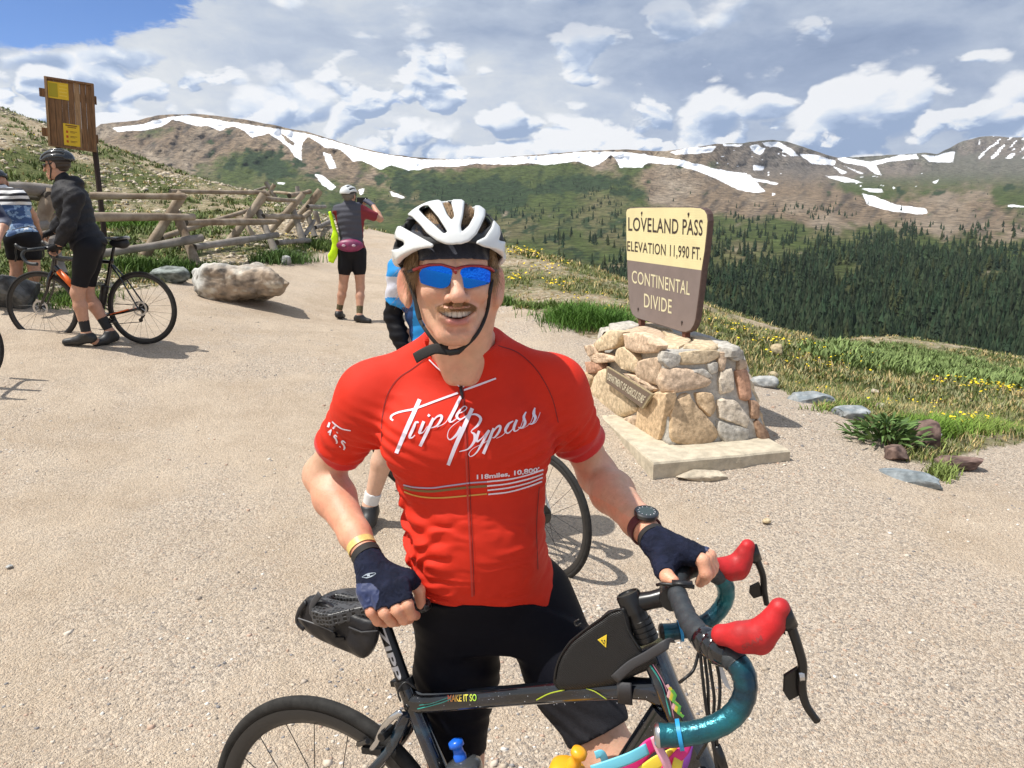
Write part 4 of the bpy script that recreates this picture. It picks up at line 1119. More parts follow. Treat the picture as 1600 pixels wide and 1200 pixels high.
    mb = MB(); q = w2b(W(1052, 915, 1.20)); mb.tube([w2b(W(1026, 914, 1.21)), w2b(W(1034, 912, 1.20)), w2b(W(1085, 917, 1.19))], [(.002, .003), (.005, .003), (.006, .004)], 6); mb.tube([w2b(W(1050, 910, 1.20)), w2b(W(1082, 912, 1.195))], [(.010, .004)] * 2, 8)
    mb.obj('computer_mount', black_m, root, True)
    # bars
    RB = [(1056,922,1.205),(1066,948,1.155),(1079,974,1.105),(1097,996,1.060),(1124,1016,1.026),(1150,1034,1.002),(1164,1062,.986),(1161,1094,.978),(1140,1122,.974),(1104,1140,.974),(1062,1148,.978),(1026,1149,.982)]
    LB = [(1048,928,1.225),(1060,906,1.272),(1070,893,1.315),(1088,886,1.360),(1112,892,1.392),(1131,910,1.405),(1134,934,1.409),(1120,958,1.409),(1096,976,1.409),(1066,985,1.408),(1033,988,1.408)]
    tape = tape_mat()
    for Lp, sgn in ((RB, -1), (LB, 1)):
        c_ = catmull_([w2b(W(*p)) for p in Lp], 10); n = len(c_)
        rad = []
        for i in range(n):
            f = i / (n - 1); b_ = .0160 + .0022 * sstep(.12, .3, f) 
            rad.append((float(b_) - .0012 * sstep(.5, .6, f)) + (.0020 if f < .45 else .0009) * ((i % 5) / 5.0) - .0006)
        mb = MB(); cut = int(n * .46)
        mb.tube(c_[:cut + 1], rad[:cut + 1], 18); hb_ = mb.obj('handlebar', dark_tape_m, root, True, auto=50)
        mb = MB(); mb.tube(c_[cut:], rad[cut:], 18); mb.obj('bar_tape', tape, hb_, True, auto=50)
        mb = MB(); e = c_[-1]; t = (c_[-1] - c_[-3]); t /= np.linalg.norm(t); mb.lathe([(0, .004), (.012, .004), (.017, .001), (.018, -.004)], e, t, 18); mb.obj('bar_plug', steel_m if sgn < 0 else black_m, hb_, True)
        k = n - 1 - int(n * .095); t = c_[k + 1] - c_[k - 1]; t /= np.linalg.norm(t)
        mb = MB(); mb.lathe([(.0185, -.003), (.0215, -.003), (.0215, .003), (.0185, .003)], c_[k], t, 24); mb.obj('tape_ring', mat('sky_blue_ring', (.02, .30, .62), .4), hb_, True, auto=40)
        if sgn < 0:
            for k in range(3):
                q = c_[int(n * (.30 + .035 * k))]; t = c_[int(n * (.30 + .035 * k)) + 1] - q; t /= np.linalg.norm(t)
                mb = MB(); mb.lathe([(.0190, -.012), (.0212, -.010), (.0216, .0), (.0208, .010), (.0190, .012)], q, t + np.array((.1, .2, .1)) * (k - 1), 18); mb.obj('electrical_tape', gloss_black_m, hb_, True)
    red = mat('red_rubber_hood', (.56, .018, .022), .5, col2=(.36, .022, .024), vscale=28, bump=.0005, bscale=200, spec=.35)
    for sgn, ch, lev, pad in ((-1, [((1128,992,1.010),.0155),((1160,994,.992),.0185),((1188,992,.978),.0205),((1206,974,.974),.0165),((1218,951,.974),.0150)],
                     [(1229,962,.972),(1238,985,.970),(1247,1012,.968),(1254,1040,.966),(1253,1074,.966),(1260,1102,.962),(1277,1127,.958)],
                     [(1228,1058),(1247,1046),(1251,1084),(1234,1093),(1227,1083)]),
                 (1, [((1116,884,1.398),.0165),((1138,888,1.404),.0205),((1154,884,1.407),.0215),((1163,868,1.408),.0165),((1168,854,1.408),.0145)],
                     [(1178,862,1.407),(1185,880,1.406),(1192,900,1.406),(1194,922,1.406),(1198,945,1.405)],
                     [(1174,918),(1186,912),(1191,930),(1178,934),(1173,928)])):
        pts = [w2b(W(*c_)) for c_, _ in ch]; rr = [r_ for _, r_ in ch]
        down = w2b((0, 0, 0)) - w2b((0, 0, 1)); down /= np.linalg.norm(down)
        def f(P, pts=pts, rr=rr, down=down):
            d = s_chain(P, pts, rr, .012)
            mid = pts[2] + down * .014; d = s_min(d, s_cap(P, pts[1] + down * .012, mid, rr[1] * .62, rr[2] * .70), .009)
            d = d + .0015 * fbm(P, 60, 2, 3.0)
            return d - .0005
        A = np.array(pts); ho, hv, hf = sdf_obj('brake_hood', f, A.min(0) - .05, A.max(0) + .05, .0022, red, root)
        if sgn < 0:
            from mathutils.bvhtree import BVHTree as _B
            wv = hv @ BM.T + BT; tr = _B.FromPolygons([Vector(p) for p in wv.tolist()], hf.tolist())
            def onh(u, v):
                d = V3(W(1161 + 31 * u - 3 * v, 1017 - 17 * u - 8 * v, 1.0)) - Vector((0, 0, CAM_H)); d.normalize(); h_ = tr.ray_cast(Vector((0, 0, CAM_H)), d)
                return w2b(np.array(h_[0] - d * .0006)) if h_[0] is not None else w2b(W(1161, 1017, .98))
            text_on2('hood_lettering', 'SRAM', onh, mat('hood_print', (.30, .03, .03), .6), ho, .02)
        LP = catmull_([w2b(W(*q)) for q in lev], 5); n = len(LP)
        mb = MB(); mb.tube(LP, [(.0075 - .002 * i / n, .0085 - .0045 * abs(i / n - .25) ** .5) for i in range(n)], 10)
        mb.tube([pts[2] * .4 + pts[3] * .6 + (LP[0] - pts[3]) * .6, LP[0], LP[4]], [(.013, .020), (.012, .017), (.008, .011)], 10); lv = mb.obj('brake_lever', alu_black_m, ho, True)
        c0 = lev[3]
        P2 = [w2b(W(x, y, c0[2] + .004)) for x, y in pad]; nrm = np.cross(P2[1] - P2[0], P2[2] - P2[0]); nrm /= np.linalg.norm(nrm)
        mb = MB(); k = len(P2); mb.add(P2 + [p + nrm * .006 for p in P2], [tuple(range(k)), tuple(range(k, 2 * k))[::-1]] + [(i, (i + 1) % k, k + (i + 1) % k, k + i) for i in range(k)])
        mb.obj('shift_paddle', alu_black_m, ho, bevel=.0015)
        if sgn < 0:
            t_ = w2b(W(1254, 1070, .958)); mb = MB(); mb.tube([w2b(W(1249, 1058, .960)), w2b(W(1257, 1057, .960))], [(.002, .006)] * 2, 8); mb.obj('lever_band', steel_m, ho)
    # cables in front of the head tube
    for L in ([(1094,1020,1.06),(1098,1060,1.05),(1104,1110,1.04),(1112,1150,1.03),(1120,1200,1.03)], [(1106,1020,1.05),(1112,1060,1.04),(1116,1100,1.03),(1108,1150,1.03),(1090,1185,1.05)], [(1100,1018,1.06),(1106,1070,1.05),(1108,1120,1.04),(1116,1165,1.02),(1122,1205,1.02)],
              [(1092,1018,1.07),(1084,1046,1.06),(1070,1060,1.05),(1062,1066,1.06)], [(1116,1022,1.04),(1124,1060,1.03),(1124,1100,1.02),(1118,1140,1.02),(1124,1180,1.02)]):
        mb = MB(); mb.tube(catmull_([w2b(W(*q)) for q in L], 6), .0026, 7); mb.obj('cable_housing', black_m, root, True)
    mb = MB(); mb.tube([w2b(W(1120, 1165, 1.02)), w2b(W(1126, 1185, 1.02)), w2b(W(1136, 1215, 1.02))], [.006, .008, .006], 10); mb.obj('cable_adjuster', alu_black_m, root, True)
    return root, dict(bb=bb, st=st, th=th, ht=ht, hb=hb, cl=cl, B=B)
def text_on2(name, txt, fn, m, parent, bold):
    v, f = text_mesh(txt, 1.0, 0, bold)
    u0, u1 = v[:, 0].min(), v[:, 0].max(); h1 = v[:, 1].max(); h0 = v[:, 1].min()
    # split long triangles so that they follow the tube
    P = [fn((a - u0) / (u1 - u0), (b - h0) / (h1 - h0)) for a, b, _ in v]
    return link(name, mesh_np(name, np.array(P), f, m), parent)
def nebula_mat():
    m = bpy.data.materials.new('nebula_paint'); m.use_nodes = True; nt = m.node_tree; N = nt.nodes.new; L = nt.links.new; b = nt.nodes['Principled BSDF']
    b.inputs['Roughness'].default_value = .14; b.inputs['Coat Weight'].default_value = .9; b.inputs['Coat Roughness'].default_value = .05
    tc = N('ShaderNodeTexCoord').outputs['Object']
    n = N('ShaderNodeTexNoise'); n.inputs['Scale'].default_value = 7; n.inputs['Detail'].default_value = 6; n.inputs['Distortion'].default_value = 1.5; L(tc, n.inputs['Vector'])
    cr = N('ShaderNodeValToRGB'); e = cr.color_ramp.elements; e[0].position = .45; e[0].color = (.004, .005, .007, 1); e[1].position = .75; e[1].color = (.02, .055, .085, 1)
    x = e.new(.60); x.color = (.006, .010, .022, 1)
    L(n.outputs['Fac'], cr.inputs[0])
    v = N('ShaderNodeTexVoronoi'); v.inputs['Scale'].default_value = 260; L(tc, v.inputs['Vector'])
    mr = N('ShaderNodeMapRange'); L(v.outputs['Distance'], mr.inputs[0]); mr.inputs[1].default_value = .06; mr.inputs[2].default_value = .10; mr.inputs[3].default_value = 1; mr.inputs[4].default_value = 0
    n2 = N('ShaderNodeTexNoise'); n2.inputs['Scale'].default_value = 30; L(tc, n2.inputs['Vector'])
    mr2 = N('ShaderNodeMapRange'); L(n2.outputs['Fac'], mr2.inputs[0]); mr2.inputs[1].default_value = .55; mr2.inputs[2].default_value = .62
    mu = N('ShaderNodeMath'); mu.operation = 'MULTIPLY'; L(mr.outputs[0], mu.inputs[0]); L(mr2.outputs[0], mu.inputs[1])
    mx = N('ShaderNodeMix'); mx.data_type = 'RGBA'; L(mu.outputs[0], mx.inputs[0]); L(cr.outputs[0], mx.inputs[6]); mx.inputs[7].default_value = (.5, .55, .65, 1); L(mx.outputs[2], b.inputs['Base Color'])
    return m
def rainbow_mat():
    m = bpy.data.materials.new('rainbow_print'); m.use_nodes = True; nt = m.node_tree; N = nt.nodes.new; L = nt.links.new; b = nt.nodes['Principled BSDF']
    tc = N('ShaderNodeTexCoord').outputs['Generated']; s = N('ShaderNodeSeparateXYZ'); L(tc, s.inputs[0]); cr = N('ShaderNodeValToRGB'); e = cr.color_ramp.elements
    e[0].position = 0; e[0].color = (.75, .12, .10, 1); e[1].position = 1; e[1].color = (.30, .60, .05, 1); x = e.new(.4); x.color = (.85, .60, .08, 1); L(s.outputs[0], cr.inputs[0]); L(cr.outputs[0], b.inputs['Base Color']); b.inputs['Roughness'].default_value = .4
    return m
def tape_mat():
    m = bpy.data.materials.new('teal_bar_tape'); m.use_nodes = True; nt = m.node_tree; N = nt.nodes.new; L = nt.links.new; b = nt.nodes['Principled BSDF']
    b.inputs['Roughness'].default_value = .30; b.inputs['Metallic'].default_value = .55; b.inputs['Coat Weight'].default_value = .4
    tc = N('ShaderNodeTexCoord').outputs['Object']; n = N('ShaderNodeTexNoise'); n.inputs['Scale'].default_value = 16; n.inputs['Detail'].default_value = 2; L(tc, n.inputs['Vector'])
    cr = N('ShaderNodeValToRGB'); e = cr.color_ramp.elements; e[0].position = .35; e[0].color = (.006, .035, .06, 1); e[1].position = .75; e[1].color = (.012, .19, .23, 1); L(n.outputs['Fac'], cr.inputs[0]); L(cr.outputs[0], b.inputs['Base Color'])
    n3 = N('ShaderNodeTexNoise'); n3.inputs['Scale'].default_value = 300; L(tc, n3.inputs['Vector']); bp = N('ShaderNodeBump'); bp.inputs['Distance'].default_value = .0008; L(n3.outputs['Fac'], bp.inputs['Height']); L(bp.outputs[0], b.inputs['Normal'])
    return m
def lattice_mat():
    m = bpy.data.materials.new('printed_lattice'); m.use_nodes = True; nt = m.node_tree; N = nt.nodes.new; L = nt.links.new; b = nt.nodes['Principled BSDF']
    b.inputs['Roughness'].default_value = .38
    tc = N('ShaderNodeTexCoord').outputs['Object']; v = N('ShaderNodeTexVoronoi'); v.feature = 'DISTANCE_TO_EDGE'; v.inputs['Scale'].default_value = 120; v.inputs['Randomness'].default_value = .35; L(tc, v.inputs['Vector'])
    mr = N('ShaderNodeMapRange'); L(v.outputs['Distance'], mr.inputs[0]); mr.inputs[1].default_value = .13; mr.inputs[2].default_value = .20
    mx = N('ShaderNodeMix'); mx.data_type = 'RGBA'; L(mr.outputs[0], mx.inputs[0]); mx.inputs[6].default_value = (.055, .056, .06, 1); mx.inputs[7].default_value = (.004, .004, .004, 1); L(mx.outputs[2], b.inputs['Base Color'])
    bp = N('ShaderNodeBump'); bp.invert = True; bp.inputs['Distance'].default_value = .004; L(mr.outputs[0], bp.inputs['Height']); L(bp.outputs[0], b.inputs['Normal'])
    return m
# ------------------------------------------------------------------ the man in the red jersey
from mathutils.bvhtree import BVHTree
HB = np.array((-0.04, 1.50, 0.0))
hero = empty('person', HB, label='smiling man in red jersey, white helmet and mirrored sunglasses holding his road bike', cat='person')
skin_m = mat('skin', (0.60, 0.36, 0.26), 0.46, var=0.07, vscale=55, bump=0.0009, bscale=330, sss=0.15, attr='tint', spec=0.5)
jersey_m = mat('red_jersey', (0.66, 0.030, 0.012), 0.6, var=0.06, vscale=9, bump=0.0007, bscale=900, spec=0.2, wave=(420, 0.0, 'Z', 0.15))
jersey_band_m = mat('red_jersey_cuff', (0.58, 0.020, 0.018), 0.5, var=0.05, vscale=9, bump=0.0007, bscale=900, sheen=0.2, spec=0.3)
shorts_m = mat('black_shorts', (0.004, 0.0045, 0.009), 0.6, bump=0.0006, bscale=700, spec=0.12)
shorts_grip_m = mat('charcoal_leg_gripper', (0.022, 0.022, 0.027), 0.75, bump=0.001, bscale=500, spec=.2, var=.15, vscale=120)
glove_m = mat('navy_glove', (0.012, 0.016, 0.038), 0.75, bump=0.0022, bscale=420, spec=.2, var=.3, vscale=40, wave=(230, 3.0, 'X', 0.25))
glove_blue_m = mat('blue_glove_patch', (0.016, 0.030, 0.105), 0.6, bump=0.0006, bscale=400, sheen=0.2)
black_m = mat('black_plastic', (0.012, 0.012, 0.013), 0.42, bump=.0003, bscale=300)
strap_m = mat('black_webbing', (0.018, 0.016, 0.015), 0.75, bump=.0008, bscale=800)
white_print_m = mat('pale_lilac_print', (0.76, 0.70, 0.80), 0.6, spec=.3)
white_shell_m = mat('white_helmet_shell', (0.70, 0.72, 0.72), 0.36, var=.05, vscale=30, spec=0.45, coat=0.15)
grey_shell_m = mat('dark_grey_foam', (0.032, 0.033, 0.036), 0.75, bump=.0006, bscale=600)

# head frame
HO = np.array((-0.1075, 1.390, 1.594)); HY = R(9)
def h2w(p):
    p = np.asarray(p, float); c, s = math.cos(HY), math.sin(HY)
    return np.stack([p[..., 0] * c - p[..., 1] * s, p[..., 0] * s + p[..., 1] * c, p[..., 2]], -1) + HO
def w2h(P):
    q = np.asarray(P, float) - HO; c, s = math.cos(HY), math.sin(HY)
    return np.stack([q[..., 0] * c + q[..., 1] * s, -q[..., 0] * s + q[..., 1] * c, q[..., 2]], -1)
TORSO = [(.825,-.03,1.52,.140,.112),(.84,-.032,1.525,.152,.120),(.87,-.042,1.525,.161,.126),(.95,-.058,1.51,.145,.110),(1.02,-.072,1.505,.138,.100),(1.10,-.078,1.50,.140,.101),(1.18,-.084,1.50,.150,.108),
         (1.25,-.088,1.50,.164,.113),(1.31,-.09,1.505,.170,.108),(1.355,-.092,1.51,.155,.088),(1.39,-.094,1.51,.115,.068),(1.42,-.096,1.505,.07,.052)]
sR = np.array((-.282, 1.515, 1.338)); sL = np.array((.082, 1.515, 1.352))
eR = W(504, 742, 1.63); wR = W(577, 876, 1.415)
eL = W(934, 743, 1.60); wL = W(1024, 846, 1.335)
def arm_field(P, s, e, w, out):
    """tapered arm with deltoid, biceps and forearm bulges"""
    e1 = e + (s - e) * .0
    m1 = s + (e - s) * .42; m2 = e + (w - e) * .28; m3 = e + (w - e) * .72
    d = s_cap(P, s, m1, .042, .040)
    d = s_min(d, s_cap(P, m1, e, .0415, .038), .03)
    d = s_min(d, s_ell(P, s + np.array((out * .012, 0, -.03)), (.040, .044, .060)), .02)
    d = s_min(d, s_cap(P, e, m2, .037, .0435), .03)
    d = s_min(d, s_cap(P, m2, m3, .0435, .030), .02)
    d = s_min(d, s_cap(P, m3, w, .030, .0245), .02)
    return d
def neck_field(P):
    d = s_cap(P, (-.095, 1.505, 1.37), (-.0985, 1.425, 1.545), .062, .056)
    for sx in (-1, 1):     # sternocleid muscles and trapezius slope
        d = s_min(d, s_cap(P, (-.096 + sx * .016, 1.437, 1.392), (-.0985 + sx * .058, 1.42, 1.54), .014, .016), .025)
        d = s_min(d, s_cap(P, (-.095 + sx * .03, 1.52, 1.43), (-.095 + sx * .13, 1.52, 1.375), .045, .035), .04)
    return d
def torso_field(P):
    d = s_slices(P, TORSO, 2.35)
    for sx in (-1, 1):     # chest
        d = s_min(d, s_ell(P, (-.088 + sx * .07, 1.425, 1.262), (.082, .036, .062)), .05)
    d = s_min(d, s_ell(P, (-.068, 1.42, 1.03), (.105, .048, .10)), .06)
    return d
hip = {-1: np.array((-.118, 1.53, .885)), 1: np.array((.050, 1.53, .885))}
knee = {-1: W(712, 1192, 1.46), 1: W(962, 1200, 1.34)}
ankle = {-1: np.array((-.16, 1.62, .10)), 1: np.array((.30, 1.46, .10))}
def legs_field(P):
    d = None
    for s in (-1, 1):
        h, k, a = hip[s], knee[s], ankle[s]
        m = h + (k - h) * .45
        e = s_cap(P, h, m, .088, .081)
        e = s_min(e, s_cap(P, m, k, .080, .056), .04)
        e = s_min(e, s_cap(P, k, k + (a - k) * .3, .054, .055), .03)
        e = s_min(e, s_cap(P, k + (a - k) * .3, a, .054, .034), .03)
        d = e if d is None else s_min(d, e, .012)
    return d

# ---- hands: chains through knuckles, given as (px, py, distance)
def Wl(l): return [W(*q) for q in l]
RH = dict(
    palm=[(W(577,880,1.412), W(586,912,1.375), .0245, .026), (W(584,884,1.41), W(612,914,1.37), .024, .025), (W(590,890,1.41), W(632,908,1.375), .022, .022), (W(575,890,1.40), W(572,925,1.36), .021, .019)],
    fingers=[ # knuckle, middle joint, end joint, tip
        (Wl([(571,926,1.355),(580,956,1.335),(590,970,1.350),(602,974,1.372)]), (.0120,.0105,.0098,.0085)),
        (Wl([(588,924,1.350),(601,958,1.325),(612,971,1.342),(622,972,1.366)]), (.0125,.0112,.0102,.009)),
        (Wl([(607,920,1.348),(621,954,1.322),(631,968,1.338),(640,968,1.364)]), (.0128,.0115,.0104,.009)),
        (Wl([(628,913,1.350),(637,946,1.325),(643,961,1.338),(650,962,1.362)]), (.0125,.0112,.0102,.009)),
        (Wl([(612,900,1.385),(638,902,1.385),(655,922,1.385),(658,946,1.392)]), (.0165,.0135,.0115,.0095)) ])
LH = dict(
    palm=[(W(1026,850,1.332), W(1048,862,1.305), .024, .026), (W(1034,846,1.33), W(1075,862,1.29), .023, .022), (W(1030,856,1.325), W(1040,880,1.285), .022, .024), (W(1045,862,1.31), W(1092,870,1.30), .022, .018)],
    fingers=[
        (Wl([(1072,862,1.290),(1098,876,1.268),(1103,897,1.258),(1094,910,1.278)]), (.0140,.0120,.0110,.0095)),
        (Wl([(1078,860,1.305),(1104,874,1.288),(1109,894,1.280),(1101,906,1.298)]), (.0140,.0120,.0108,.0095)),
        (Wl([(1084,860,1.322),(1108,870,1.310),(1113,889,1.303),(1106,900,1.318)]), (.0130,.0115,.0105,.009)),
        (Wl([(1087,861,1.340),(1110,868,1.330),(1115,884,1.325),(1108,893,1.338)]), (.0120,.0105,.0096,.0085)),
        (Wl([(1034,872,1.300),(1038,892,1.262),(1043,902,1.238),(1052,908,1.225)]), (.0175,.0150,.0125,.0105)) ])
def hand_field(P, H, e=0.0):
    d = None
    for a, b, ra, rb in H['palm']:
        q = s_cap(P, a, b, ra * .9 + e, rb * .9 + e); d = q if d is None else s_min(d, q, .012)
    fd = None
    for pts, rad in H['fingers']:
        q = s_chain(P, pts, [r + e for r in rad], .004)
        d2 = q
        fd = d2 if fd is None else np.minimum(fd, d2)
    return s_min(d, fd, .008)
# ---- head
def head_field(P):
    p = w2h(P); x = np.abs(p[:, 0]); q = np.stack([x, p[:, 1], p[:, 2]], 1)
    d = s_ell(q, (0, .022, .032), (.076, .094, .088))
    d = s_min(d, s_ell(q, (0, -.022, -.022), (.0605, .066, .088)), .03)
    d = s_min(d, s_cap(q, (.044, -.004, -.060), (.020, -.071, -.100), .018, .016), .03)
    d = s_min(d, s_ell(q, (0, -.076, -.104), (.024, .017, .017)), .022)
    d = s_min(d, s_ell(q, (.035, -.068, -.029), (.024, .020, .020)), .018)           # cheek, lifted by the smile
    d = s_min(d, s_cap(q, (.010, -.086, .016), (.045, -.070, .018), .008, .009), .02) # brow
    d = s_max(d, -s_ell(q, (.031, -.094, -.004), (.016, .012, .010)), .014)            # eye socket
    d = s_min(d, s_ell(q, (0, -.080, -.066), (.034, .0145, .024)), .016)               # muzzle
    d = s_min(d, s_cap(q, (0, -.088, .004), (0, -.109, -.031), .0088, .0122), .008)    # nose
    d = s_min(d, s_ell(q, (0, -.1150, -.0345), (.0130, .0100, .0105)), .007)
    d = s_min(d, s_ell(q, (.0158, -.0985, -.0370), (.0075, .0110, .0080)), .006)       # wings
    d = s_max(d, -s_ell(q, (.0065, -.1025, -.0455), (.0040, .0060, .0040)), .004)      # nostril
    # smile fold
    t = s_chain(q, [(.019,-.099,-.034),(.032,-.091,-.044),(.041,-.079,-.062)], [.0022,.0026,.002], .004)
    d = s_max(d, -(t + .0004), .006)
    # mouth: a broad smile, lips around it
    top = -.0600 + 2.6 * x ** 2; bot = -.0735 + (x / .0330) ** 2 * .0152
    mouth = s_max(s_max(p[:, 2] - top, bot - p[:, 2], .002), np.maximum(p[:, 1] + .070, -(p[:, 1] + .130)), .002)
    lo = [(0,-.0990,-.0790),(.012,-.0970,-.0768),(.023,-.0890,-.0690),(.034,-.0785,-.0560)]
    d = s_min(d, s_chain(q, lo, [.0054,.0050,.0038,.0018], .004), .007)
    up = [(0,-.0990,-.0565),(.010,-.0980,-.0562),(.020,-.0920,-.0560),(.033,-.0800,-.0550)]
    d = s_min(d, s_chain(q, up, [.0042,.0042,.0034,.002], .004), .006)
    d = s_max(d, -mouth, .0025)
    d = s_max(d, -(s_cap(q, (0,-.0955,-.0905),(.014,-.091,-.0895), .0030,.002)), .010)
    # ear
    Mr = np.array([[.80, -.60, 0], [.60, .80, 0], [0, 0, 1]]).T
    e = s_ell(q, (.0855, .008, -.024), (.0068, .0200, .0330), Mr)
    e = s_min(e, s_ell(q, (.0800, .000, -.051), (.0065, .010, .013)), .008)
    e = s_max(e, -s_ell(q, (.0935, .001, -.020), (.0062, .0118, .0200), Mr), .004)
    d = s_min(d, e, .007)
    return d
def cut_plane(P, o, n): n = np.asarray(n, float); n = n / np.linalg.norm(n); return (P - np.asarray(o)) @ n
def body_head(P): return s_min(head_field(P), np.maximum(neck_field(P), 1.36 - P[:, 2]), .018)
def skin_tint(v):
    c = np.tile(np.array((0.66, 0.372, 0.252)), (len(v), 1))
    n = fbm(v, 60, 3, 3.0)[:, None]; c *= .93 + .14 * n; n = np.clip((fbm(v, 38, 3, 9.0)[:, None] - .5) * 3, -1, 1); c = c * (1 + n * np.array((.03, -.07, -.07)))
    p = w2h(v); ax = np.abs(p[:, 0])
    hd = (v[:, 2] > 1.40) & (np.abs(v[:, 0] + .0985) < .12)
    def blob(cx, cy, cz, r): return np.exp(-(((ax - cx) ** 2 + (p[:, 1] - cy) ** 2 + (p[:, 2] - cz) ** 2) / r ** 2)) * hd
    red = blob(0, -.112, -.037, .014) * .8 + blob(.038, -.08, -.030, .022) * .5 + blob(.082, .012, -.012, .034) * 1.2 + blob(.0, -.085, -.105, .02) * .3
    c = c * (1 - .0 * red[:, None]) + red[:, None] * (np.array((.62, .27, .19)) - c) * .8
    c = c + blob(0, -.10, -.078, .013)[:, None] * (np.array((.52, .17, .155)) - c) * .9
    c = c + (np.exp(-((ax - .012) / .016) ** 2 - ((p[:, 2] + .0765) / .006) ** 2) * (p[:, 1] < -.078) * hd)[:, None] * (np.array((.50, .16, .15)) - c) * .8
    stub = (np.exp(-((p[:, 2] + .098) / .026) ** 2) * (p[:, 1] < .0) * hd * (fbm(v, 260, 2, 5.0) > .45))[:, None]
    c = c + stub * (np.array((.40, .25, .17)) - c) * .22
    inside = ((ax < .024) & (p[:, 1] > -.088) & (p[:, 1] < -.06) & (p[:, 2] > -.078) & (p[:, 2] < -.054) & hd)[:, None]
    c = np.where(inside, np.array((.10, .02, .02)), c)
    arm = (~hd)
    fr = (fbm(v, 260, 2, 8.0) > .73) & arm
    c = np.where(fr[:, None], c * np.array((.93, .88, .85)), c)
    # sunburnt forearms and hands
    low = arm & (v[:, 2] < 1.13) & (v[:, 2] > .9)
    c = np.where(low[:, None], c * np.array((1.08, .93, .88)), c)
    return np.clip(c, 0, 1)
def build_body():
    parts = []
    lo = HO + (-.11, -.16, -.24); hi = HO + (.11, .15, .14)
    v, q = nets(lambda P: np.maximum(body_head(P), P[:, 2] - (HO[2] + .09)), lo, hi, .0019); parts.append((v, q))
    for s, e, w, H, o in ((sR, eR, wR, RH, -1), (sL, eL, wL, LH, 1)):
        allp = np.array([s, e, w]); lo = allp.min(0) - .07; hi = allp.max(0) + .07
        f = lambda P, s=s, e=e, w=w, H=H, o=o: s_min(arm_field(P, s, e, w, o), hand_field(P, H), .012)
        hp = np.array([p for pts, _ in H['fingers'] for p in pts])
        lo = np.minimum(lo, hp.min(0) - .03); hi = np.maximum(hi, hp.max(0) + .03)
        parts.append(nets(f, lo, hi, .0026))
    ft = np.array([knee[-1], knee[1], ankle[-1], ankle[1]])
    f = lambda P: np.maximum(s_min(legs_field(P), feet_field(P), .02) + .008 * sstep(.62, .7, P[:, 2]), P[:, 2] - .78)
    parts.append(nets(f, (-.28, 1.2, 0), (.45, 1.75, .82), .006))
    f = lambda P: np.maximum(s_min(torso_field(P) + .018, legs_field(P) + .012, .03), .70 - P[:, 2])
    parts.append(nets(f, (-.32, 1.3, .68), (.2, 1.7, 1.42), .009))
    V, F = joinmesh(parts)
    me = mesh_np('body', V - HB, F, skin_m, True); vcol(me, 'tint', skin_tint(V))
    link('body', me, hero)
    return V, F
def feet_field(P):
    d = None
    for s in (-1, 1):
        a = ankle[s]; e = s_cap(P, a + (0, 0, -.045), a + (s * .03, -.15, -.065), .036, .030)
        d = e if d is None else np.minimum(d, e)
    return d
bodyV, bodyF = build_body()
